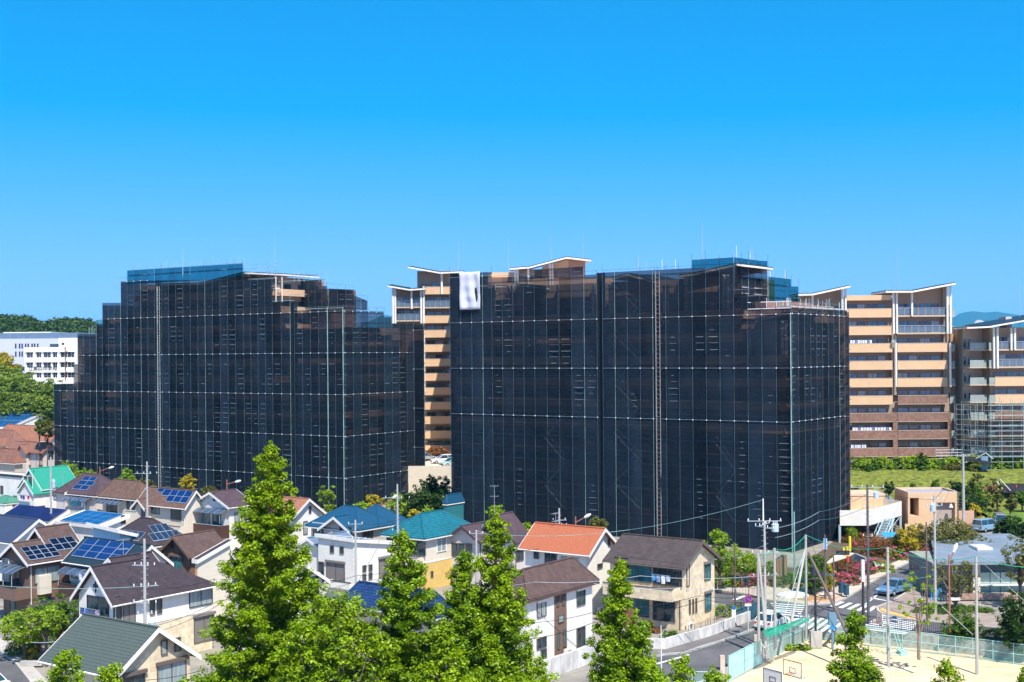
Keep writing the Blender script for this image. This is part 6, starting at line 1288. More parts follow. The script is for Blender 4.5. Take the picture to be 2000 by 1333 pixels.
# ---------------------------------------------------------------- street things
def car(label, loc, heading, body, L=4.4, W=1.75, Hh=1.48, kind='sedan', name='parked_car', cat='car', extra=None):
    """heading in degrees: where the nose points"""
    t = thing(name, label, cat, loc, R(heading)); m = body; hw = W / 2
    if kind == 'van': prof = [(-L / 2, .35), (-L / 2, 1.0), (-L / 2 + .05, 1.05), (L / 2 - .75, 1.05), (L / 2 - .15, .82), (L / 2, .6), (L / 2, .3)]; cab = [(-L / 2 + .04, 1.04), (-L / 2 + .18, Hh), (L / 2 - 1.5, Hh), (L / 2 - .62, 1.04)]
    else: prof = [(-L / 2, .35), (-L / 2 - .02, .6), (-L / 2 + .06, .92), (-L / 2 + .6, .96), (L / 2 - 1.35, .93), (L / 2 - .4, .80), (L / 2 - .05, .62), (L / 2, .3)]; cab = [(-L / 2 + (.25 if kind == 'hatch' else .5), .94), (-L / 2 + (.75 if kind == 'hatch' else 1.15), Hh), (L / 2 - 2.15, Hh), (L / 2 - 1.2, .92)]
    b = MB(); st = [(-hw + .0, .10), (-hw + .03, .04), (-hw + .14, 0), (hw - .14, 0), (hw - .03, .04), (hw, .10)]; n = len(prof); cx = 0
    for (y, ins) in st:
        for (x, z) in prof: b.v.append((x * (1 - ins * .35), y, z - ins * (.6 if z > .5 else -.6)))
    for i in range(len(st) - 1):
        for k in range(n): a = i * n + k; c = i * n + (k + 1) % n; b.f.append((a, c, c + n, a + n)); b.mi.append(0)
    b.f.append(tuple(range(n))); b.f.append(tuple(reversed(range(5 * n, 6 * n)))); b.mi += [0, 0]; bo = b.build('body', m, t)
    g = MB(); iw = hw - .08; tw = hw - .26
    V = [(cab[0][0], -iw, cab[0][1]), (cab[3][0], -iw, cab[3][1]), (cab[3][0], iw, cab[3][1]), (cab[0][0], iw, cab[0][1]), (cab[1][0], -tw, cab[1][1]), (cab[2][0], -tw, cab[2][1]), (cab[2][0], tw, cab[2][1]), (cab[1][0], tw, cab[1][1])]
    g.add(V, [(0, 3, 2, 1), (4, 5, 6, 7), (0, 1, 5, 4), (1, 2, 6, 5), (2, 3, 7, 6), (3, 0, 4, 7)]); g.build('windows', GLASS, t)
    r = MB(); e = .02; r.add([(V[4][0] - .06, V[4][1] - e, V[4][2] - .04), (V[5][0] + .06, V[5][1] - e, V[5][2] - .04), (V[6][0] + .06, V[6][1] + e, V[6][2] - .04), (V[7][0] - .06, V[7][1] + e, V[7][2] - .04), (V[4][0] + .05, V[4][1] + .06, V[4][2] + .05), (V[5][0] - .05, V[5][1] + .06, V[5][2] + .05), (V[6][0] - .05, V[6][1] - .06, V[6][2] + .05), (V[7][0] + .05, V[7][1] - .06, V[7][2] + .05)], [(0, 3, 2, 1), (4, 5, 6, 7), (0, 1, 5, 4), (1, 2, 6, 5), (2, 3, 7, 6), (3, 0, 4, 7)])
    for s in (-1, 1):
        for (a, c) in ((0, 4), (1, 5)): p, q = Vector(V[a]), Vector(V[c]); p.y, q.y = abs(p.y) * s, abs(q.y) * s; r.cyl(p, q, .045, .04, 4)
        x = (cab[1][0] + cab[2][0]) / 2; r.cyl((x, iw * s, .95), (x, tw * s, Hh), .04, .035, 4)
    r.build('roof', m, t)
    for x in (-L / 2 + .82, L / 2 - .85):
        for s in (-1, 1):
            w = MB(); w.cyl((x, s * (hw - .2), .32), (x, s * (hw + .01), .32), .32, .32, 18); wo_ = w.build('wheel', TYRE, t); q = MB(); q.cyl((x, s * (hw + .0), .32), (x, s * (hw + .025), .32), .19, .17, 12); q.build('rim', ALU, wo_)
    for s in (-1, 1):
        q = MB(); q.box(L / 2 - .16, s * (hw - .45), .58, L / 2 - .01, s * (hw - .12), .70); q.build('headlight', INSUL, t); q = MB(); q.box(-L / 2 - .03, s * (hw - .34), .68, -L / 2 + .06, s * (hw - .10), .86); q.build('tail_light', REDP, t)
        q = MB(); q.box(cab[3][0] - .3, s * (hw + .0), .95, cab[3][0] - .12, s * (hw + .16), 1.06); q.build('mirror', m, t)
    q = MB(); q.box(L / 2 - .03, -.5, .36, L / 2 + .01, .5, .5); q.build('grille', DKW, t); q = MB(); q.box(-L / 2 - .05, -.22, .5, -L / 2 - .0, .22, .62); q.build('number_plate', INSUL, t)
    if extra: extra(t, hw)
    return t
def wire(label, P, r=.022, sag=.5, m=None, name='overhead_wire', group=None):
    pts = []
    for p, q in zip(P, P[1:]):
        for i in range(9): u = i / 9; v = p.lerp(q, u); v.z -= sag * 4 * u * (1 - u); pts.append(v)
    pts.append(P[-1]); b = MB(); b.tube(pts, r, 4, 0); return tag(b.build(name, m or CABLE), label, 'wire', group)
def upole(label, px, ytop, ybase, Y=None, base=0, r=.14, m=None, arms=(), trans=0, insul=True, boxes=(), name='utility_pole', top=None, bands=0):
    """arms: (dz below top, length, angle)"""
    Y = Y or G(px, ybase, base).y; T = PD(px, ytop, Y); t = thing(name, label, 'pole', (T.x, T.y, base)); H = T.z - base
    b = MB(); b.cyl((0, 0, 0), (0, 0, H), r, r * .62, 12)
    for i in range(int(H * 1.4)): z = 2 + i * .45; 
    s = b; z = 2.2
    while z < H - .6: s.cyl((r * .7, 0, z), (r * .7 + .16, 0, z), .014, None, 4); s.cyl((-r * .7, 0, z + .22), (-r * .7 - .16, 0, z + .22), .014, None, 4); z += .45
    b.build('pole', m or POLEC, t)
    for (dz, L, a) in arms:
        q = MB(); ca, sa = math.cos(R(a)), math.sin(R(a)); z = H - dz; o_ = .3 if dz > 1 else 0; q.cyl((-ca * L * (.5 - o_), -sa * L * (.5 - o_), z), (ca * L * (.5 + o_ * .3), sa * L * (.5 + o_ * .3), z), .04, None, 4); ar = q.build('crossarm', GALV, t)
        if insul:
            n = 4 if L > 1.4 else 2
            for i in range(n): u = (i / (n - 1) - .5) * L * .94; k = MB(); k.cyl((ca * u, sa * u, z + .05), (ca * u, sa * u, z + .17), .05, .04, 8); k.ball((ca * u, sa * u, z + .18), .05, n=6); k.build('insulator', INSUL, ar)
    for (dz, dx, dy, rr, hh) in boxes:
        q = MB(); z = H - dz; q.cyl((dx, dy, z - hh), (dx, dy, z), rr, rr, 14); q.cyl((dx, dy, z), (dx, dy, z + .06), rr * 1.05, rr * .8, 14); tf = q.build('transformer', mat('pale_blue_steel', (.40, .50, .58), .5, .08), t)
        k = MB(); [k.cyl((dx + o, dy, z + .05), (dx + o, dy, z + .3), .04, .03, 6) for o in (-rr * .5, 0, rr * .5)]; k.cyl((0, 0, z - hh / 2), (dx, dy, z - hh / 2), .04, None, 4); k.build('bushing', INSUL, tf)
    t['_h'] = H; return t, Vector((T.x, T.y, base + H))
def street():
    B_ = mat('car_blue', (.16, .33, .50), .25, .03, metal=.3, spec=.7); W_ = mat('car_white', (.75, .75, .74), .25, .03, spec=.7); SV = mat('car_silver', (.42, .44, .46), .25, .03, metal=.5, spec=.7); K_ = mat('car_black', (.02, .02, .025), .2, .03, spec=.7)
    car('light blue car waiting at the stop line of the junction', G(1746, 1160, .01), 222, B_, L=4.4, name='car')
    def str_(t, hw):
        cs = [mat('stripe_aqua', (.10, .45, .55), .4, .02), mat('stripe_green', (.10, .45, .16), .4, .02), mat('stripe_blue', (.04, .22, .45), .4, .02), mat('stripe_yellow', (.75, .62, .05), .4, .02)]
        for i in range(6):
            q = MB(); x = -1.1 + i * .42; q.add([(x, -hw - .006, .42), (x + .16, -hw - .006, .42), (x + .3, -hw - .006, .86), (x + .14, -hw - .006, .86)], [(0, 1, 2, 3)]); q.add([(x, -hw - .012, .42), (x + .16, -hw - .012, .42), (x + .3, -hw - .012, .86), (x + .14, -hw - .012, .86)], [(3, 2, 1, 0)]); q.build('livery_stripe', cs[i % 4], t)
    car('white hatchback with blue, green and yellow side stripes parked behind the grey net poles', G(1508, 1226, .01), 54, W_, L=4.2, Hh=1.5, kind='hatch', extra=str_)
    car('white estate car on the parking deck between the two scaffolded blocks', PD(866, 911, 232) * 1, 195, W_, L=4.6, Hh=1.55, kind='hatch').location.z = 5.5
    car('silver car half hidden at the left on the parking deck between the blocks', PD(831, 910, 238), 20, SV, kind='hatch').location.z = 5.5
    car('black car behind the white estate on the parking deck', PD(876, 896, 243), 190, K_).location.z = 5.5
    car('mint green car cut off by the right scaffold on the parking deck', PD(882, 913, 226), 215, mat('car_mint', (.35, .5, .45), .25, .03)).location.z = 5.5
    car('blue and white minivan in the parking lot, nearer one', G(1926, 1038), 35, mat('car_paleblue', (.22, .36, .48), .25, .03, spec=.7), L=4.3, Hh=1.75, kind='van', cat='van', name='minivan'); car('silver minivan in the parking lot, farther one', G(1952, 1027), 75, SV, L=4.5, Hh=1.8, kind='van', cat='van', name='minivan')
    car('dark car nearly hidden under the trees at the right edge of the parking lot', G(1990, 1048), 60, K_)
    car('white car with only its roof showing in the bottom left corner', G(-34, 1352), 150, W_, name='car')
    # cone things
    for (l, p) in (('small orange cone beside the hedge on the parking deck', PD(852, 896, 246)), ('small orange cone at the foot of the right edge scaffold', PD(1985, 958, 200))):
        t = thing('traffic_cone', l, 'cone', p); b = MB(); b.cyl((0, 0, 0), (0, 0, .9), .2, .05, 10); b.build('cone', REDP, t); b = MB(); b.box(-.25, -.25, -.04, .25, .25, .0); b.build('base', REDP, t)
    # street lamps, red oxide
    def lamp(label, px, yt, Y, hx, hy, base=0, m=RUST):
        T = PD(px, yt, Y); t = thing('street_lamp', label, 'street lamp', (T.x, T.y, base)); H = T.z - base; b = MB(); b.cyl((0, 0, 0), (0, 0, H), .10, .07, 8); b.build('pole', m, t); e = PD(hx, hy, Y) - Vector((T.x, T.y, base)); b = MB(); b.cyl((0, 0, H - .7), e, .055, .045, 6); b.build('arm', m, t)
        d = (e - Vector((0, 0, H - .7))).normalized(); b = MB(); b.cyl(e - d * .1, e + d * .35, .13, .2, 8); b.cyl(e + d * .35, e + d * .75, .2, .08, 8); b.build('lamp_head', INSUL, t)
    lamp('red street lamp rising behind the mauve solar roof', 195, 912, 205, 214, 914.5); lamp('red street lamp above the aubergine roof', 443, 937, 188, 461, 941.5); lamp('red street lamp in front of the right scaffold, above the orange roof', 1124, 1009, 146, 1143, 1010.5); lamp('red street lamp behind the blue hip roof beside the golden bush', 745, 979, 172, 768, 973)
    lamp('reddish brown lamp pole before the teal glass hall', 1853.5, 1085, 112, 1863, 1077)
    # concrete utility poles
    A = {}
    Wt = mat('whitewashed_pole', (.42, .415, .39), .8, .1)
    def P(k, *a, **kw): t, q = upole(*a, **kw); A[k] = q; return t
    P('a', 'grey pole between the jade roof and the mauve roof, at the left', 99, 893, 1010, Y=158, m=Wt, boxes=[(3.0, .35, 0, .22, .8)], arms=[(5.2, 1.0, 20)])
    P('b', 'tall grey pole among the brown roofs, before the left scaffold', 287, 902, 1055, Y=150, m=Wt, arms=[(1.4, 2.6, 170)]); P('c', 'tall grey pole at the right end of the blue hip roof', 776, 946, 1075, Y=138, m=Wt, arms=[(1.5, 2.8, 170), (5.0, 1.2, 10)])
    P('d', 'pole with transformer in front of the purple roofed house', 282, 1053, 1240, Y=92, m=Wt, arms=[(1.9, 1.6, 170), (3.4, 1.6, 20), (4.6, 1.8, 170), (5.4, 1.0, 15)], boxes=[(6.0, .5, 0, .26, .9)])
    P('e', 'pole in front of the white box house', 694, 1016, 1165, Y=124, m=Wt, arms=[(.4, 1.4, 0), (1.9, 2.0, 0), (5.4, .9, 20)]); P('f', 'pole with white crossarms before the maroon gabled houses', 930, 1036, 1150, Y=118, m=Wt, arms=[(.3, 1.3, 170), (3.0, 1.8, 0)])
    P('g', 'pole with transformer in front of the orange roof', 1092, 993, 1118, Y=128, m=Wt, arms=[(1.2, 1.3, 10), (1.7, 1.6, 160), (3.6, 1.6, 0)], boxes=[(4.3, -.3, -.2, .26, .9)])
    P('h', 'busy pole with insulator cluster right of the cream brick house', 1493, 1018, 1250, Y=108, m=Wt, arms=[(.0, 2.9, 0), (.3, 2.6, 60), (.55, 2.4, 120), (2.7, 2.2, 0), (4.6, 2.2, 15)], boxes=[(.3, .9, 0, .3, .6)]); q = MB(); q.cyl((0, 0, 0), (0, 0, 1.9), .07, .05, 8)
    tp = A['h']; t = tag(q.build('mast', mat('white_mast', (.7, .7, .7), .5, .05)), 'short white mast on top of the insulator cluster pole', 'mast'); t.location = tp + Vector((-.1, 0, 0))
    P('i', 'black and grey pole beside the right scaffold edge', 1694, 946, 1230, Y=118, m=mat('dark_banded_pole', (.10, .10, .11), .5, .3, 2), r=.15, arms=[(.3, 3.0, -12), (2.2, 1.6, -5), (4.8, .9, 10)], boxes=[(.8, .8, 0, .25, .5)]); P('j', 'whitewashed pole in front of the garage', 1825, 968, 1200, Y=122, m=Wt, arms=[(.4, 1.8, -10), (1.0, 1.8, 20), (2.7, 1.0, 20)], boxes=[(.9, -.2, -.1, .26, .6)])
    P('k', 'tall pale pole at the right end of the garage', 1881, 887, 1030, Y=176, m=Wt, r=.22, arms=[(.3, 1.8, 5), (1.2, 1.2, 20)])
    P('l', 'black topped pole with white sleeve by the junction', 1685, 1095, 1240, Y=112, m=POLEK, r=.14, insul=False); q = MB(); q.cyl((0, 0, 0), (0, 0, 1.9), .16, .16, 10)
    tt = A['l']; o = tag(q.build('pole_sleeve', INSUL), 'white sleeve around the top of the black pole by the junction', 'sleeve'); o.location = tt - Vector((0, 0, 1.85))
    P('m', 'plain brown steel post behind the cream brick house yard', 1435, 1063, 1200, m=POLEB, r=.10, insul=False); P('n', 'brown post with blue and white upright sign at the crossing', 1611, 1044, 1174, m=POLEB, r=.11, insul=False); P('o', 'brown signal post right of the sign post', 1628, 1088, 1214, m=POLEB, r=.11, insul=False)
    P('p', 'slim white lamp pole at the street corner below the cream house', 1291, 1222, 1345, Y=97, m=INSUL, r=.05, insul=False); P('q', 'slim rusty pole before the pale retaining wall', 1077, 1290, 1360, Y=92, m=mat('rusty_white', (.55, .40, .30), .6, .2), r=.04, insul=False)
    P('r', 'dark post pair with traffic signal near the big tree, left one', 1809, 1020, 1203, Y=118, m=POLEB, r=.10, insul=False); P('s', 'thin white camera pole in front of the glass hall', 1861, 1050, 1100, Y=150, m=INSUL, r=.05, insul=False)
    # net poles and the green net round the playground corner
    np_ = {}
    for (k, l, px, yt, yb, m, lean) in (('1', 'grey net pole furthest left at the green net', 1480.5, 1081, 1254, POLEC, 0), ('3', 'grey net pole in the middle of the green net', 1512.5, 1071, 1238, POLEC, 0), ('5', 'tall grey net pole at the corner of the green net', 1573.5, 1045, 1216, POLEC, 0), ('6', 'grey net pole in front of the junction at the right', 1733.5, 1069, 1247, POLEC, 0), ('7', 'thick grey net pole before the teal glass hall', 1906.5, 1088, 1285, POLEC, 0)):
        b_ = -1.25 if k in '67' else 0
        Yk = {'1': 106, '3': 107.5, '5': 112, '6': 107, '7': 104}[k]; T = PD(px, yt, Yk); t = thing('net_pole', l, 'pole', (T.x, T.y, b_)); H = T.z - b_; b = MB(); b.cyl((0, 0, 0), (0, 0, H), .135, .10, 12); b.build('pole', m, t); q = MB(); [q.cyl((0, 0, H - d), (0, 0, H - d + .06), .135, .135, 12) for d in (.4, 2.2, 4.6)]; q.build('band', GALV, t); np_[k] = T
    for (l, p, q, r) in (('leaning grey strut beside the left net pole', PD(1497, 1252, 105.5), PD(1482, 1090, 106), .13), ('leaning grey strut left of the corner net pole', PD(1546, 1215, 109), PD(1572, 1076, 112), .13), ('long dark leaning strut right of the corner net pole', PD(1655, 1238, 106), PD(1579, 1080, 112), .14)):
        b = MB(); d = q - p; b.cyl((0, 0, 0), d, r, r * .8, 10); o = b.build('strut', POLEC if 'dark' not in l else POLEB); o.location = p; tag(o, l, 'strut')
    def net(label, P0, P1, B0, B1, sag=.4, m=GNET):
        b = MB(); n, k = 14, 8; ops = []
        for j in range(k + 1):
            for i in range(n + 1):
                u, v = i / n, j / k; p = P0.lerp(P1, u).lerp(B0.lerp(B1, u), v); p.z -= sag * 4 * u * (1 - u) * (1 - v); p.y += .15 * math.sin(u * 9 + v * 3); b.v.append(tuple(p))
        for j in range(k):
            for i in range(n): a = j * (n + 1) + i; b.f.append((a, a + 1, a + n + 2, a + n + 1)); b.mi.append(0); ops.append(.3 + .5 * rng.random())
        t = thing('safety_net', label, 'net', (0, 0, 0)); o = b.build('net', m, t); sheetattr(o, ops); q = MB(); pts = [P0.lerp(P1, i / 10) - Vector((0, 0, sag * 4 * i / 10 * (1 - i / 10))) for i in range(11)]; q.tube(pts, .03, 5); q.build('rope', mat('green_rope', (.02, .30, .20), .6, .1), t)
    b0 = PD(1500, 1240, 105.5); b1 = PD(1515, 1225, 107); b2 = PD(1576, 1203, 111.5)
    net('sagging green net between the left and middle net poles', np_['1'], np_['3'], G(1482, 1210), G(1514, 1204), .3); net('green net from the middle net pole up to the corner net pole', np_['3'], np_['5'], PD(1514, 1204, 107.5), PD(1574, 1185, 112), .6)
    GD = netmat('dense_green_net', (.01, .26, .15), (1, 1, 1), .55, .9); net('dense green apron net slung above the mint fence', PD(1489, 1232, 105), PD(1580, 1207, 111), PD(1497, 1247, 104), PD(1579, 1213, 110), .0, GD)
    wire('green rope from the corner net pole across the road to the junction pole', [np_['5'], np_['6'] , np_['7']], .035, .6, mat('green_rope', (.02, .30, .20), .6, .1)); wire('guy rope from the corner net pole down to the signal posts', [np_['5'], PD(1640, 1160, 110)], .02, .1); wire('green rope right of the thick net pole', [np_['7'], PD(2040, 1108, 104)], .035, .3, mat('green_rope', (.02, .30, .20), .6, .1)); wire('diagonal guy wire right of the thick net pole', [np_['7'], PD(2040, 1210, 106)], .025, .0, GALV)
    wire('diagonal guy wire crossing before the stone wall', [PD(1840, 1185, 106), PD(1900, 1240, 104)], .025, 0, GALV); wire('guy wire left of the corner net pole', [np_['5'] - Vector((0, 0, 1)), PD(1533, 1200, 108)], .02, 0, GALV)
    # mint fence along the playground (posts, rails, mesh)
    def fence(label, pts, base, h, post=2.0, m=TEALP, mesh=FNET, curb=.0, name='mesh_fence', rr=.035, bars=0, meshh=True):
        t = thing(name, label, 'fence', (0, 0, 0)); P_ = [G(p[0], p[1], base) for p in pts]; ml = MB(); ops = []; rl = MB()
        for p, q in zip(P_, P_[1:]):
            L = (q - p).length; n = max(1, round(L / post))
            for i in range(n + (q is P_[-1])):
                c = p.lerp(q, i / n); b = MB(); b.cyl(c, c + Vector((0, 0, h)), rr, None, 6); b.build('post', m, t)
            for z in ((h, h * .5, .12) if not bars else (h, .15)): rl.cyl(p + Vector((0, 0, z)), q + Vector((0, 0, z)), rr * .8, None, 5)
            if bars:
                k = max(2, int(L / bars)); bb = MB()
                for i in range(k): c = p.lerp(q, i / k); bb.box(c.x - .015, c.y - .015, c.z + .15, c.x + .015, c.y + .015, c.z + h)
                bb.build('bars', m, t)
            else:
                ml.add([p, q, q + Vector((0, 0, h)), p + Vector((0, 0, h))], [(0, 1, 2, 3)]); ops.append(.5)
                k = int(h / .13); hb = MB(); [hb.cyl(p + Vector((0, 0, z * .13)), q + Vector((0, 0, z * .13)), .007, None, 3) for z in range(1, k)]; hb.build('wires', m, t)
        rl.build('rail', m, t)
        if ops: o = ml.build('mesh_panel', mesh, t); sheetattr(o, ops)
    fence('tall mint green mesh fence curving up to the playground corner', [(1500, 1289), (1525, 1276), (1580, 1250)], -1.25, 2.3); fence('mint green fence from the corner past the electric box to the crossing', [(1580, 1250), (1600, 1250), (1660, 1256)], -1.25, 1.9)
    fence('long mint green mesh fence in front of the stone wall at the right', [(1690, 1262), (1800, 1275), (1900, 1287), (2020, 1303)], -1.25, 1.75, post=1.7)
    fence('black railing along the road behind the stone wall', [(1690, 1226), (1760, 1233), (1838, 1241), (1920, 1249), (2030, 1260)], 0, 1.05, m=DKW, bars=.16, name='railing'); fence('black railing along the planting bed left of the crossing', [(1400, 1160), (1462, 1166), (1495, 1172)], 0, .95, m=DKW, bars=.16, name='railing', post=1.6); fence('far black railing on the planting bed wall', [(1398, 1142), (1440, 1146), (1492, 1152)], 0, .95, m=DKW, bars=.18, name='railing')
    fence('wire fence around the yard behind the cream brick house', [(1400, 1212), (1425, 1204), (1470, 1195)], 0, 1.1, m=DKW, bars=.22, name='railing'); fence('wire railing running along the lawn', [(1660, 995), (1770, 995), (1880, 998)], 2.2, 1.3, m=DKW, bars=1.2, post=3, name='railing', rr=.025); fence('mint mesh fence seen beyond the gate at the bottom edge', [(1352, 1352), (1402, 1352)], 0, 1.5, m=TEALP)
    fence('thin handrail along the side wall of the cream brick house', [(1345, 1243), (1369, 1236), (1396, 1222)], 0, .9, m=DKW, bars=1.0, name='railing', rr=.02)
    # mint sliding gate
    t = thing('sliding_gate', 'pale mint corrugated sliding gate with concrete post at the bottom', 'gate', (0, 0, 0)); p, q = G(1423, 1334, -1.25), G(1486, 1299, -1.25); d = (q - p).normalized(); n = Vector((-d.y, d.x, 0)); L = (q - p).length
    for a, c in ((0, .47), (.48, 1)):
        for z0, z1 in ((.1, 1.0), (1.03, 2.1)): b = MB(); b.prism([p.lerp(q, a) + Vector((0, 0, z0)), p.lerp(q, c) + Vector((0, 0, z0)), p.lerp(q, c) + Vector((0, 0, z1)), p.lerp(q, a) + Vector((0, 0, z1))], n * .05); b.build('panel', mat('pale_mint_sheet', (.40, .72, .70), .6, .25, 2.2, aniso=(3, 3, .5)), t)
    b = MB(); [b.cyl(p.lerp(q, u) - n * .05, p.lerp(q, u) - n * .05 + Vector((0, 0, 2.15)), .04, None, 6) for u in (0, .475, 1)]; b.cyl(p + Vector((0, 0, 2.12)), q + Vector((0, 0, 2.12)), .04, None, 6); b.build('frame', TEALP, t)
    b = MB(); e = q + Vector((0, 0, 1.9)); b.cyl(e, q + d * 1.0 - n * 1.0, .035, None, 5); b.cyl(q + Vector((0, 0, 1.0)), q + d * .7 - n * .7 + Vector((0, 0, .5)), .03, None, 5); b.build('stay', INSUL, t)
    for (l, c) in (('concrete gatepost left of the mint sliding gate', G(1411, 1340, -1.25)), ('concrete gatepost behind the far end of the mint gate', G(1477, 1296, -1.25))): b = MB(); b.box(c.x - .18, c.y - .18, -1.25, c.x + .18, c.y + .18, 1.15); tag(b.build('gatepost', mat('buff_post', (.55, .46, .36), .85, .1)), l, 'gatepost')
    # hoops
    def hoop(label, px, yb, ang, s=1, board=WHITE):
        t = thing('basketball_hoop', label, 'basketball hoop', G(px, yb, -1.25), R(ang)); f = MB()
        for y in (-.55, .55): f.cyl((0, y, 0), (0, y, 2.7), .045, None, 6); f.cyl((-1.2, y, 0), (-.5, y, 2.3), .04, None, 6); f.cyl((0, y, 2.6), (.7, y * .6, 3.0), .035, None, 5); f.cyl((0, y, 0.1), (-1.2, y, .1), .04, None, 5)
        for z in (.1, 1.2, 2.5): f.cyl((0, -.55, z), (0, .55, z), .035, None, 5)
        f.build('stand', TEALP if board is WHITE else INSUL, t); b = MB(); b.box(.70, -.9, 2.6, .75, .9, 3.75); b.build('backboard', board, t); b = MB(); [b.box(.755, a, c, .77, a2, c2) for (a, c, a2, c2) in ((-.9, 2.6, .9, 2.65), (-.9, 3.7, .9, 3.75), (-.9, 2.65, -.85, 3.7), (.85, 2.65, .9, 3.7), (-.3, 2.85, .3, 2.89), (-.3, 3.2, .3, 3.24), (-.3, 2.89, -.26, 3.2), (.26, 2.89, .3, 3.2))]; b.build('board_marking', mat('faded_red', (.40, .16, .10), .7, .1) if board is WHITE else DKW, t)
        b = MB(); c = Vector((1.1, 0, 2.85)); b.tube([c + Vector((math.cos(a) * .23, math.sin(a) * .23, 0)) for a in [i * math.pi / 6 for i in range(13)]], .02, 5); b.build('rim', mat('rim_orange', (.5, .12, .03), .5, 0), t); b = MB(); b.box(-1.5, -.6, 0, -.9, .6, .35); b.build('ballast_box', TEALP, t)
    hoop('mint basketball hoop standing at the fence on the sand', 1735, 1279, 180); hoop('basketball hoop with white framed backboard at the bottom edge', 1524, 1408, 215, board=INSUL); hoop('basketball hoop with see-through backboard beside the white framed one', 1562, 1388, 215, board=mat('clear_board', (.8, .75, .65), .2, 0, alpha=.15))
    # walls and gate round the cream house
    def lowwall(label, pts, h, m, w=.18, base=0, tops=None): b = MB(); P_ = [G(*p, base) for p in pts]; [b.prism([p, q, q + Vector((0, 0, h)), p + Vector((0, 0, h))], Vector((-(q - p).y, (q - p).x, 0)).normalized() * w) for p, q in zip(P_, P_[1:])]; return tag(b.build('low_wall', m), label, 'wall')
    ST = mat('stained_white_wall', (.62, .59, .54), .85, .25, 1.2, aniso=(1, 1, .4)); lowwall('stained white wall along the pavement beside the cream brick house', [(1249, 1270), (1300, 1271), (1389, 1245), (1466, 1215)], 1.0, ST, .2)
    lowwall('pale retaining wall below the white house with the brown strip', [(1040, 1345), (1060, 1330), (1125, 1308), (1172, 1288), (1200, 1279)], 1.5, ST, .25)
    t = thing('garden_gate', 'dark teal panel gate between two white posts with blue caps', 'gate', (0, 0, 0)); p, q = G(1433, 1226), G(1491, 1202)
    b = MB(); b.prism([p + Vector((0, 0, .25)), q + Vector((0, 0, .25)), q + Vector((0, 0, 1.45)), p + Vector((0, 0, 1.45))], (0, .05, 0)); b.build('panel', mat('smoked_teal', (.03, .09, .11), .3, .2), t)
    b = MB(); [b.box(p.lerp(q, u).x - .12, p.lerp(q, u).y - .06, .2, p.lerp(q, u).x + .12, p.lerp(q, u).y, 1.5) for u in (.3, .62, .92)]; b.cyl(p + Vector((0, -.04, 1.5)), q + Vector((0, -.04, 1.5)), .05, None, 5); b.build('rail', BLUEG, t)
    for c in (p, q): b = MB(); b.box(c.x - .18, c.y - .18, 0, c.x + .18, c.y + .18, 1.7); po = b.build('gatepost', WHITE, t); b = MB(); b.cyl((c.x, c.y, 1.7), (c.x, c.y, 1.95), .24, .2, 10); b.build('cap', mat('cap_blue', (.02, .14, .32), .4, .05), po)
    # no parking sign
    c = G(1461.5, 1232, .1); t = thing('no_parking_sign', 'round blue and red no parking sign on a white post at the kerb', 'sign', c); H = PD(1460.5, 1170, c.y).z - .1; b = MB(); b.cyl((0, 0, 0), (0, 0, H), .04, None, 8); b.build('post', INSUL, t)
    b = MB(); b.cyl((0, -.06, H), (0, -.09, H), .36, None, 24); d_ = b.build('disc', REDP, t); b = MB(); b.cyl((0, -.09, H), (0, -.10, H), .28, None, 24); b.build('field', mat('sign_blue', (.02, .05, .45), .4, 0), d_); b = MB(); b.prism([(-.24, -.105, H + .16), (-.18, -.105, H + .22), (.24, -.105, H - .16), (.18, -.105, H - .22)], (0, -.008, 0)); b.build('bar', REDP, d_)
    b = MB(); b.box(-.3, -.09, H - .65, .3, -.06, H - .42); b.build('plate', INSUL, t)
    # upright blue sign
    T = PD(1611, 1062, 138); c = A['n']; t = thing('vertical_sign', 'upright white sign with blue characters on the brown post at the crossing', 'sign', (c.x, c.y - .14, 0)); z0, z1 = PD(1611, 1073, c.y).z, PD(1611, 1051.5, c.y).z
    b = MB(); b.box(-.17, -.05, z0, .17, 0, z1); b.build('board', INSUL, t)
    for i, ch in enumerate('東中学校前'): text(ch, (0, -.075, z1 - (z1 - z0) * (i + .5) / 5), .26, 0, t, mat('sign_cyan', (.01, .22, .60), .4, 0), 'character', depth=.015)
    # traffic signals
    def signal(label, px, py, Y, w=.95, h=.36, horizontal=True, rz=0, lit=None, green=True, mast=None, rear=False):
        p = PD(px, py, Y); t = thing('traffic_signal', label, 'traffic signal', p, R(rz)); hw, hh = (w / 2, h / 2) if horizontal else (h / 2, w / 2); b = MB(); b.box(-hw, -.12, -hh, hw, .12, hh); b.build('housing', DKW if horizontal else BLUEG, t)
        n = 3 if horizontal and w > .7 else 2
        for i in range(n):
            u = ((i + .5) / n - .5) * w * .92; q = MB(); c_ = (u, 0) if horizontal else (0, u); q.cyl((c_[0], -.12, c_[1]), (c_[0], -.16, c_[1]), h * .36, None, 12)
            on = lit == i; q.build('lens', mat('lit_green', (.02, .85, .5), .3, 0, emis=1.5) if on else mat('dark_lens', (.08, .05, .04), .2, .1), t); q = MB(); q.cyl((c_[0], -.12, c_[1] + h * .05), (c_[0], -.32, c_[1] + h * .1), h * .42, h * .42, 12); q.build('visor', DKW, t)
        if mast: q = MB(); q.cyl((0, .05, 0), Vector(mast) - p, .04, None, 6); q.build('bracket', BLUEG, t)
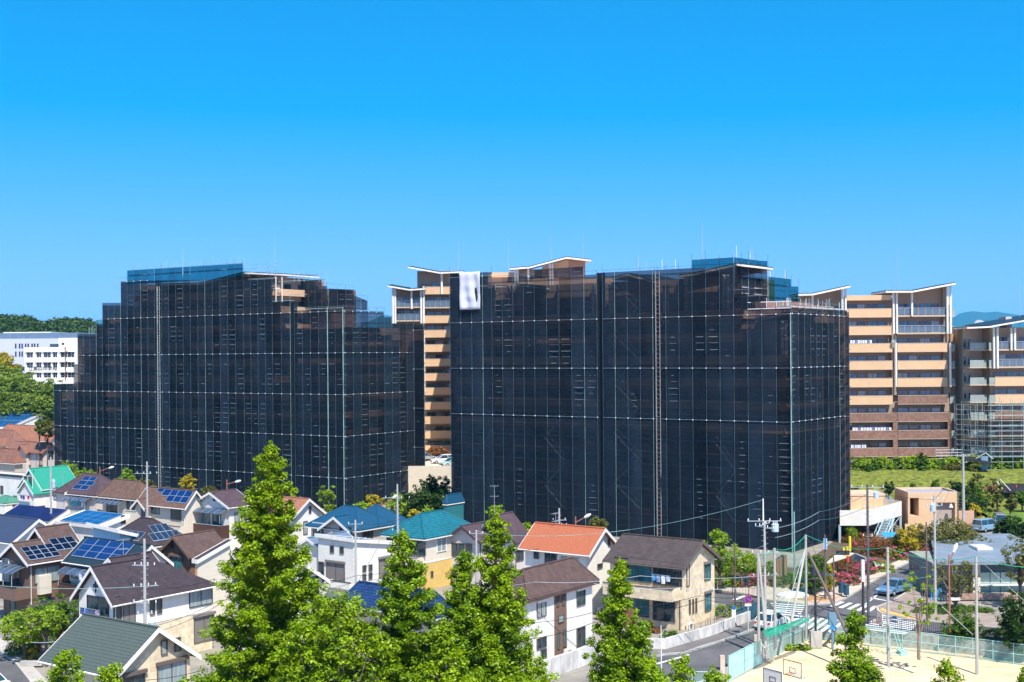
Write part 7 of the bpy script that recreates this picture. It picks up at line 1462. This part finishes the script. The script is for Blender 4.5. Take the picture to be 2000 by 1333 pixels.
    signal('pedestrian signal seen against the azaleas behind the no parking sign', 1458, 1135, 125, .9, .42, False, mast=PD(1436, 1130, 125)); signal('dark triple traffic signal above the bus shelter roof', 1646, 1080, 128, 1.3, .42, mast=PD(1628, 1085, 120)); signal('dark signal hanging over the plaza near the black light pole', 1597, 1122, 118, 1.25, .42, mast=PD(1629, 1124, 118)); signal('pedestrian signal with green light in front of the blue car', 1783, 1132, 116, .8, .42, False, lit=0, mast=PD(1809, 1128, 116)); signal('dark teal round backed signal hanging over the road beside the blue car', 1787, 1107, 117, .8, .45, mast=PD(1809, 1110, 117))
    signal('small signal with cyan light near the plaza tree', 1588, 1111, 120, .5, .3, False, lit=1, mast=PD(1594, 1124, 119))
    c = G(1593, 1238, 0); t = thing('black_light_pole', 'black steel pole on a stone box before the crosswalk', 'pole', c); H = PD(1593, 1132, c.y).z; b = MB(); b.cyl((0, 0, 0), (0, 0, H), .12, .09, 10); b.build('pole', POLEK, t); b = MB(); b.cyl((-.7, 0, H), (.3, 0, H + .05), .05, None, 6); b.build('arm', POLEK, t); b = MB(); b.box(-.5, -.4, -1.2, .5, .3, .25); b.build('footing', CONC, t)
    # drums, bins, bollards
    for (l, px, r_, hh) in (('front brown drum shaped post on the plaza', 1531, .36, 3.0), ('second brown drum shaped post beside the front one', 1524, .3, 2.8), ('third brown drum shaped post behind the grey net pole', 1518, .3, 2.6), ('fourth brown drum shaped post right of the corner net pole', 1571, .28, 2.4)):
        c = G(px, 1140); t = thing('drum_post', l, 'post', c); b = MB(); b.cyl((0, 0, 0), (0, 0, hh), r_, None, 18); b.build('shaft', mat('drum_copper', (.33, .17, .10), .45, .25, 3, aniso=(4, 4, .3)), t); b = MB(); b.cyl((0, 0, hh), (0, 0, hh + .08), r_ * .9, None, 18); b.build('cap', PAVEG, t)
    for (l, px, py) in (('left dark blue signal cabinet at the kerb corner', 1643, 1163), ('right dark blue signal cabinet at the kerb corner', 1653, 1167)): c = G(px, py, .12); t = thing('signal_cabinet', l, 'cabinet', c, R(30)); b = MB(); b.box(-.22, -.18, .25, .22, .18, 1.25); b.build('case', mat('cabinet_blue', (.03, .09, .14), .5, .08), t); b = MB(); b.box(-.25, -.2, 1.25, .25, .2, 1.3); b.build('lid', BLUEG, t); b = MB(); b.cyl((0, 0, 0), (0, 0, .25), .06, None, 8); b.build('foot', DKW, t)
    c = G(1626, 1241, 0); t = thing('electric_box', 'blue grey electric box on a post at the playground corner', 'box', c); b = MB(); b.box(-.35, -.2, .9, .35, .2, 2.0); b.build('case', mat('box_blue', (.12, .24, .34), .5, .08), t); b = MB(); b.cyl((0, 0, -1.2), (0, 0, .9), .12, None, 8); b.build('post', mat('box_blue', (.1, .2, .3)), t); b = MB(); b.box(-.25, -.26, .55, .25, -.13, .85); b.build('meter', mat('bright_blue', (.02, .25, .6), .4, .05), t)
    t = thing('striped_rod', 'yellow and black striped guy guard leaning at the fence', 'guy guard', G(1621, 1257, -1.25)); e = Vector((.45, 0, 1.6))
    for i in range(10): b = MB(); b.cyl(e * (i / 10), e * ((i + 1) / 10), .07, None, 8); b.build('stripe', YELP if i % 2 else DKW, t)
    for (l, px, y0, y1, Y, m) in (('yellow guard tube at the green scaffold pole of the right block corner', 1551, 1118, 1146, 137, YELP), ('yellow guard tube nearest the bus shelter signal', 1655, 1068, 1090, 140, YELP), ('thin yellow guard tube left of the bus shelter signal', 1648, 1069, 1086, 141, YELP), ('red tube post at the bus shelter end', 1656, 1087, 1098, 134, REDP), ('yellow guard tube at the far corner of the right scaffold', 1660, 1048, 1077, 142, YELP)):
        p, q = PD(px, y1, Y), PD(px, y0, Y); b = MB(); b.cyl((0, 0, 0), (0, 0, q.z - p.z), .14, None, 10); o = b.build('guard_tube', m); o.location = p; tag(o, l, 'guard tube')
    c = G(1552, 1148); b = MB(); b.cyl((0, 0, 0), (0, 0, PD(1549, 1000, c.y).z), .09, .07, 8); o = b.build('corner_pole', GALVG); o.location = c; tag(o, 'pale green steel pole rising at the right scaffold corner', 'pole')
    # bus shelter
    t = thing('bus_shelter', 'cream roofed shelter beside the right scaffold corner', 'shelter', (0, 0, 0)); h_ = 2.7; q = [G(1612, 1101, h_), G(1655, 1087, h_), G(1668, 1080, h_), G(1634, 1082, h_)]; b = MB(); b.slab([q[0], q[1], q[2], q[3]], .15); b.build('roof', mat('cream_metal', (.72, .62, .46), .6, .05), t)
    for p in q: b = MB(); c_ = sum(q, Vector()) / 4; pp = p.lerp(c_, .12); b.cyl((pp.x, pp.y, 0), (pp.x, pp.y, h_ - .15), .07, None, 8); b.build('post', POLEB, t)
    lowwall('concrete ramp wall beside the bus shelter', [(1655, 1100), (1672, 1104), (1690, 1112)], 1.3, CONC, .2); lowwall('stone kerb wall round the plaza planting', [(1530, 1152), (1560, 1148), (1620, 1150)], .45, mat('kerb_brown', (.36, .25, .17), .9, .1), .3)
    p = G(1572, 1167, .13); b = MB(); b.cyl((p.x, p.y, .13), (p.x, p.y, .14), 1.6, None, 24); b.cyl((p.x + 1.7, p.y - 1.0, .13), (p.x + 1.7, p.y - 1.0, .2), .9, .85, 20); struct(b.build('tree_pit', mat('pit_soil', (.40, .23, .10), .95, .1)))
    t = tag(MB().ball((0, 0, 0), 1, n=12).build('white_cover', mat('white_sheet', (.75, .73, .70), .7, .05)), 'white covered mound on the plaza left of the tree', 'mound'); t.location = G(1548, 1164, .2); t.scale = (1.7, 1.1, .45)
    # scooter
    c = G(1716, 1114, .12); t = thing('scooter', 'white and black scooter parked in the planting by the pavement', 'scooter', c, R(200)); b = MB(); [b.cyl((x, -.06, .25), (x, .06, .25), .25, None, 14) for x in (-.6, .6)]; b.build('wheels', TYRE, t); b = MB(); b.prism([(-.8, -.14, .45), (.1, -.14, .35), (.45, -.14, .35), (.65, -.14, 1.0), (.5, -.14, 1.0), (.3, -.14, .5), (-.1, -.14, .75), (-.8, -.14, .8)], (0, .28, 0)); b.build('body', INSUL, t); b = MB(); b.box(-.75, -.13, .8, -.05, .13, .9); b.build('seat', DKW, t); b = MB(); b.cyl((.5, -.32, 1.1), (.5, .32, 1.1), .03, None, 6); b.build('handlebar', DKW, t)
    # parking deck with steel stair, garage
    t = thing('parking_deck', 'raised white clad parking deck on steel legs beside the right scaffold', 'parking deck', (0, 0, 0)); z1 = 3.6
    E = [G(1640, 1003, 3.9), G(1697, 1003, 3.9), G(1760, 985, 3.9), G(1700, 976, 3.9), G(1640, 976, 3.9)]; b = MB()
    b.prism([(e.x, e.y, 2.4) for e in E], (0, 0, .35)); b.build('deck', CONCL, t)
    pan = mat('ivory_cladding', (.74, .70, .60), .6, .05, band=.25, bandw=.1, banddark=.85)
    for i, (p, q) in enumerate(zip(E, E[1:])):
        if i == 4: break
        b = MB(); d = (q - p).normalized(); n = Vector((d.y, -d.x, 0)) * .08; b.prism([(p.x, p.y, 2.3), (q.x, q.y, 2.3), (q.x, q.y, 4.3), (p.x, p.y, 4.3)], n); b.build('cladding', pan if i == 0 else WHITE, t)
    for p in (E[1].lerp(E[2], .45), E[1].lerp(E[2], .98), E[1].lerp(E[2], .7), E[0]): b = MB(); b.box(p.x - .15, p.y - .0, 0, p.x + .15, p.y + .3, 2.4); b.build('leg', mat('pale_steel_green', (.35, .45, .45), .5, .08), t)
    a_, c_ = E[1].lerp(E[2], .45), E[1].lerp(E[2], .98); b = MB(); b.cyl((a_.x, a_.y, .1), (c_.x, c_.y, 2.3), .06, None, 5); b.cyl((a_.x, a_.y, 2.3), (c_.x, c_.y, .1), .06, None, 5); b.build('brace', GALV, t)
    t = thing('steel_stair', 'pale blue steel stair climbing to the parking deck', 'stair', (0, 0, 0)); a_, c_ = G(1707, 1058, 0), G(1726, 1014, 2.6) ; PB = mat('pale_blue_paint', (.36, .52, .58), .5, .08); s_ = Vector((1.5, .3, 0))
    for k, off in enumerate((Vector(), s_)): b = MB(); b.cyl(a_ + off, c_ + off, .09, None, 5); b.cyl(a_ + off + Vector((0, 0, 1)), c_ + off + Vector((0, 0, 1)), .045, None, 5); [b.cyl(a_.lerp(c_, u) + off, a_.lerp(c_, u) + off + Vector((0, 0, 1)), .03, None, 4) for u in (0, .25, .5, .75, 1)]; b.build('stringer', PB, t)
    b = MB(); [b.slab([a_.lerp(c_, u) + s_ * 0, a_.lerp(c_, u) + s_, a_.lerp(c_, u) + s_ + Vector((0, .25, 0)), a_.lerp(c_, u) + Vector((0, .3, 0))], .08) for u in [i / 14 for i in range(15)]]; b.build('treads', GALV, t)
    car('white car on the raised parking deck beside the right scaffold', G(1668, 990, 2.8) , 95, W_, L=4.0); car('white and blue work truck on the raised parking deck', G(1712, 985, 2.8), 10, mat('car_paleblue', (.22, .36, .48)), L=4.6, Hh=1.7, kind='van', cat='truck', name='work_truck')
    t = thing('garage_building', 'flat roofed tan garage with dark doorway and grey shutter below the lawn', 'building', (0, 0, 0)); Y = 177.0; p0, p1 = G(1772, 1010, 0), None
    X = lambda px: (px - 1000) * Y / F; hz = lambda px, py: PD(px, py, Y).z; b = MB(); x0, x1, xm = X(1771), X(1870), X(1793); z1 = hz(1820, 966)
    b.box(x0, Y, 0, X(1775), Y + 6, z1); b.box(X(1775), Y, hz(1780, 973), X(1792), Y + 6, z1); b.box(X(1775), Y, 0, X(1792), Y + 6, hz(1780, 1008)); b.box(X(1792), Y, 0, X(1826), Y + 6, z1); b.box(X(1826), Y, hz(1840, 982), X(1863), Y + 6, z1); b.box(X(1863), Y, 0, x1, Y + 6, z1)
    b.build('wall', TAN, t); b = MB(); b.box(x0 + .02, Y + 6.0, 0, x1 - .02, Y + 6.2, z1 - .1); b.box(X(1775), Y + 2.5, 0, X(1792), Y + 2.6, z1 - .3); b.build('back_wall', DKBR, t); b = MB(); b.box(X(1826), Y + .7, 0, X(1863), Y + .75, hz(1840, 982)); b.build('shutter', mat('taupe_shutter', (.40, .32, .26), .6, .05, band=.2, bandw=.1, banddark=.88), t); b = MB(); b.box(x0, Y, z1, x1, Y + .3, z1 + .35); b.box(x0, Y + .3, z1, x0 + .3, Y + 6.2, z1 + .35); b.box(x1 - .3, Y + .3, z1, x1, Y + 6.2, z1 + .35); b.box(x0 + .3, Y + 5.9, z1, x1 - .3, Y + 6.2, z1 + .35); b.build('parapet', mat('pale_tan', (.62, .46, .32), .8, .05), t); b = MB(); b.box(x0 + .3, Y + .3, z1 - .05, x1 - .3, Y + 5.9, z1 + .05); b.build('roof', mat('roof_grey_blue', (.30, .32, .36), .8, .1), t)
    b = MB(); b.cyl((X(1853.5), Y - .3, hz(1853, 984)), (X(1853.5), Y - .3, hz(1853, 991)), .12, .3, 8); b.build('lamp_shade', INSUL, t)
    b = MB(); b.box(X(1870) + .01, Y + 1, 0, X(1905), Y + 1.3, hz(1880, 1000)); tag(b.build('low_wall', mat('salmon_wall', (.58, .34, .22), .8, .06)), 'salmon coloured wall right of the garage', 'wall'); b = MB(); b.box(X(1640), Y + 4, 0, X(1742), Y + 9, hz(1700, 975)); b2 = tag(b.build('low_building', TAN), 'low tan building with flat pale roof behind the parking deck', 'building'); b = MB(); b.box(X(1640), Y + 3.9, hz(1700, 975) + .003, X(1743), Y + 9.1, hz(1700, 975) + .3); o = b.build('roof', mat('pale_tan', (.6, .45, .3)), b2)
    b = MB(); b.box(X(1752), Y - 3, 0, X(1801), Y - 2.8, 1.6); tag(b.build('low_wall', TAN), 'low tan wall in front of the garage doorway', 'wall')
    t = thing('stairway', 'brown outdoor stairs left of the garage', 'stair', (0, 0, 0))
    for i in range(14): b = MB(); b.box(X(1749), Y + 1 + i * .75, 0, X(1768), Y + 1.75 + i * .75, .35 + i * .33); b.build('step', mat('stair_brown', (.28, .21, .16), .85, .1) if i % 2 else PAVEG, t)
    t = thing('handrail_stair', 'black covered ramp with white handrails at the foot of the right edge scaffold', 'ramp', (0, 0, 0)); b = MB(); b.slab([PD(1955, 940, 205), PD(2040, 940, 205), PD(2040, 962, 196), PD(1960, 962, 196)], .1); b.build('cover', mat('black_sheet', (.02, .02, .025), .5, .3, 1, .4), t); b = MB(); b.cyl(PD(1953, 936, 204), PD(1973, 958, 196), .09, None, 5); b.build('handrail', INSUL, t); b = MB(); b.cyl(PD(1946, 940, 204), PD(1962, 960, 196), .09, None, 5); b.build('handrail', INSUL, t)
    # teal glass hall at the right
    t = thing('glass_hall', 'low hall with blue metal roof and pale green glass front at the right edge', 'building', (0, 0, 0)); Y = 128.0; X = lambda px: (px - 1000) * Y / F; hz = lambda px, py: PD(px, py, Y).z
    zt, ze = hz(1950, 1096) , hz(1950, 1104)
    b = MB(); b.box(X(1912), Y + 1.2, 0, X(2080), Y + 12, zt - .3); b.build('wall', mat('dusky_teal_wall', (.06, .13, .14), .5, .1), t); b = MB(); b.box(X(1832), Y + 2.2, 0, X(1911), Y + 10, zt - .5); b.build('wall', mat('grey_green_wall', (.30, .32, .26), .7, .1, band=.4, bandw=.3, banddark=.6), t); b = MB(); b.box(X(1832), Y + 1.9, .1, X(1905), Y + 2.1, hz(1860, 1150)); b.build('dark_glazing', TEALG, t)
    r = MB(); r.slab([Vector((X(1826), Y - .2, zt)), Vector((X(2090), Y - .2, zt)), Vector((X(2090), Y + 16, zt + .45)), Vector((X(1826) + 4.5, Y + 16, zt + .45))], .35); r.build('roof', mat('pale_blue_metal', (.21, .26, .30), .5, .15, .6), t); r = MB(); a0 = X(1945); r.box(a0, Y + 5.5, zt + .2, a0 + 1.6, Y + 8.0, zt + .48); r.build('skylight', INSUL, t)
    for i in range(5):
        for (ya, yb, m_) in ((1122, 1143, mat('frosted_pane', (.42, .55, .46), .25, .1, 1, spec=.6)), (1147, 1183, mat('green_pane', (.25, .42, .36), .18, .25, 1, spec=.6))): b = MB(); b.box(X(1918 + i * 20.5), Y + 1.05, hz(1950, yb), X(1937 + i * 20.5), Y + 1.15, hz(1950, ya)); b.build('glass_panel', m_, t)
    b = MB(); b.box(X(1915), Y + .6, hz(1950, 1147), X(2030), Y + 1.19, hz(1950, 1144)); b.build('canopy', INSUL, t); b = MB(); [b.box(X(x) - .12, Y + .7, 0, X(x) + .12, Y + 1.0, zt - .4) for x in (1904, 1914)]; b.build('column', OFFW, t)
    b = MB(); b.box(X(1835), Y + .2, .1, X(2060), Y + .6, .75); o = tag(b.build('stone_planter', mat('rosy_stone', (.42, .27, .20), .9, .25, 3, .4, cell=.35)), 'rosy stone planter wall in front of the glass hall', 'wall')
    c = G(1834, 1190, .1); t = thing('notice_board', 'blue and white map board on white legs before the glass hall', 'sign', c); b = MB(); b.box(-.8, -.04, .9, .8, .04, 2.0); b.build('board', mat('map_blue', (.10, .35, .62), .5, .6, 2.0), t); [MB().cyl((x, 0, 0), (x, 0, 1.9), .05, None, 6).build('leg', INSUL, t) for x in (-.75, .75)]
    c = PD(1858, 1175, 112.2); t = thing('security_camera', 'white camera on the reddish brown pole', 'camera', c); b = MB(); b.box(-.05, -.12, .1, .75, .12, .32); b.build('case', INSUL, t); b = MB(); b.cyl((-.2, 0, -.1), (.1, 0, .1), .04, None, 5); b.build('bracket', INSUL, t)
    c = G(1738, 1062, 0); t = thing('canvas_tent', 'small bright blue tarpaulin shelter by the steel stair', 'shelter', c); b = MB(); b.slab([(-1.1, -.8, 1.0), (.9, -.9, 1.0), (1.2, .9, 1.35), (-.8, .9, 1.35)], .04); b.build('canopy', mat('tarp_blue', (.03, .28, .62), .5, .1), t); [MB().cyl((x, y, 0), (x, y, 1.05), .03, None, 5).build('post', GALV, t) for x, y in ((-.9, -.7), (.7, -.7), (.9, .8), (-.6, .8))]
    b = MB(); p = G(62, 1300, .12); b.box(-.9, -.25, 0, .9, .25, .35); o = b.build('stone_block', CONC); o.location = p; tag(o, 'grey stone planter block by the curved street', 'planter'); p = G(72, 1274); b = MB(); b.box(-.35, -.2, 0, .35, .2, 1.7); o = b.build('gatepost', mat('rust_brick', (.33, .11, .06), .8, .1)); o.location = p; tag(o, 'rusty brick gatepost at the foreground carport', 'gatepost')
    # wires
    V = lambda px, py, Y: PD(px, py, Y)
    Wd = [('green wire sweeping from the insulator pole mast over the houses', [A['h'] + Vector((-.1, 0, 1.8)), V(1230, 1035, 118), V(1000, 1046, 118), A['f']], GALVG),
          ('wire across the purple roof to the left edge', [A['d'] - Vector((0, 0, 3.4)), V(-40, 1141, 92)], GALVG), ('upper black wire across the brown house garden', [V(-40, 1176, 95), A['d'] - Vector((0, 0, 6.4)), V(430, 1172, 92)], None), ('lower black wire across the brown house garden', [V(-40, 1184, 95), A['d'] - Vector((0, 0, 6.9)), V(430, 1180, 92)], None),
          ('wire from the transformer pole to the slate roofed house', [A['d'] - Vector((0, 0, 3.6)), V(420, 1131, 100)], None), ('wire from the box house pole towards the blue roof', [A['e'] - Vector((0, 0, .4)), A['c'] - Vector((0, 0, 3.8))], None), ('wire crossing low before the white box house', [V(560, 1160, 118), A['e'] - Vector((0, 0, 6.0)), V(800, 1112, 116)], None), ('second wire crossing low before the white box house', [V(560, 1150, 118), A['e'] - Vector((0, 0, 5.4)), V(800, 1104, 116)], None),
          ('wire from the gable pole to the orange roof pole', [A['f'] - Vector((0, 0, 1.8)), A['g'] - Vector((0, 0, 3.8))], None), ('long wire over the brown hip roof', [V(880, 1145, 105), V(1045, 1137, 100), V(1250, 1125, 105), A['h'] - Vector((0, 0, 4.6))], GALV), ('wire in front of the cream balcony', [V(1160, 1140, 104), V(1330, 1148, 106), A['h'] - Vector((0, 0, 5.4))], GALV), ('drooping black wire in front of the cream house corner', [V(1010, 1218, 92), V(1180, 1190, 98), V(1366, 1164, 104), A['h'] - Vector((0, 0, 6.2))], CABLE),
          ('lowest black wire before the white house with the brown strip', [V(1010, 1250, 90), V(1160, 1216, 94), V(1376, 1172, 104), A['h'] - Vector((0, 0, 6.6))], CABLE), ('bright wire from the insulator cluster up over the right scaffold', [A['h'] + Vector((.9, 0, -.6)), V(1600, 1000, 128), V(1694, 965, 118)], GALV), ('second bright wire before the right scaffold corner', [A['h'] + Vector((.9, 0, -1.4)), V(1600, 1016, 128), V(1694, 990, 118)], GALV),
          ('wire between the black pole and the garage pole', [A['i'] - Vector((0, 0, .4)), A['j'] - Vector((0, 0, .4)), A['k'] - Vector((0, 0, 1))], None), ('wire from the purple house pole past the green slate roof', [V(60, 1255, 84), V(182, 1234, 84), V(330, 1212, 86)], GALV), ('wire across the cream gable at the bottom left', [V(225, 1328, 74), V(400, 1308, 74)], None), ('left road crossing wire behind the poles', [V(1400, 1092, 125), V(1500, 1062, 118)], GALV), ('cable across the signal posts', [V(1628, 1128, 119), V(1720, 1128, 117), V(1809, 1140, 118)], None), ('wire above the crosswalk to the notice board', [V(1640, 1108, 116), V(1740, 1150, 112), V(1860, 1165, 112)], None), ('wire in front of the glass hall', [V(1840, 1147, 112), V(1910, 1158, 108), V(2040, 1172, 108)], None),
          ('second wire in front of the glass hall', [V(1830, 1156, 112), V(1910, 1170, 108), V(2040, 1184, 108)], None), ('wire from the tall pale pole to the left over the lawn', [A['k'] - Vector((0, 0, .8)), V(1800, 930, 185), V(1760, 940, 182)], None)]
    for (l, P_, m) in Wd: wire(l, P_, .02 if m is None else .024, .25, m)
    for (l, p) in (('white ball marker on the wire over the green slate roof', V(182, 1234.5, 84)),): b = MB(); b.ball((0, 0, 0), .1, n=10); o = b.build('wire_marker', INSUL); o.location = p; tag(o, l, 'marker')
    b = MB(); b.tube([A['d'] + Vector((-.85 + .3 * math.cos(a), 0, -3.0 + .3 * math.sin(a))) for a in [i * .5 for i in range(14)]], .015, 4); tag(b.build('cable_coil', CABLE), 'coil of cable hanging at the purple house pole', 'cable')
    # TV aerial at the mid scaffold
    c = V(966, 1000, 150); t = thing('tv_aerial', 'tall double television aerial over the plum roof, against the right scaffold', 'aerial', c); b = MB(); b.cyl((0, 0, -2), (0, 0, 3.1), .035, .025, 6); b.build('mast', ALU, t)
    for z in (3.0, 1.8): b = MB(); b.cyl((-.5, 0, z), (.45, 0, z), .02, None, 4); [b.cyl((x, -.3, z), (x, .3, z + .1), .014, None, 4) for x in (-.45, -.2, .1, .35, .45)]; b.build('elements', ALU, t)
street()

def haze():
    b = MB(); b.box(-12000, -60, -2.5, 12000, 16500, 530); o = b.build('haze', None); o.data.materials.clear()
    m = bpy.data.materials.new('air'); m.use_nodes = True; n = m.node_tree.nodes; n.remove(n['Principled BSDF']); v = n.new('ShaderNodeVolumePrincipled')
    v.inputs['Color'].default_value = (.14, .66, 1.0, 1); v.inputs['Density'].default_value = HAZE; v.inputs['Anisotropy'].default_value = 0
    m.node_tree.links.new(v.outputs[0], n['Material Output'].inputs['Volume']); o.data.materials.append(m); tag(o, kind='stuff')
HAZE = 6e-5
haze()
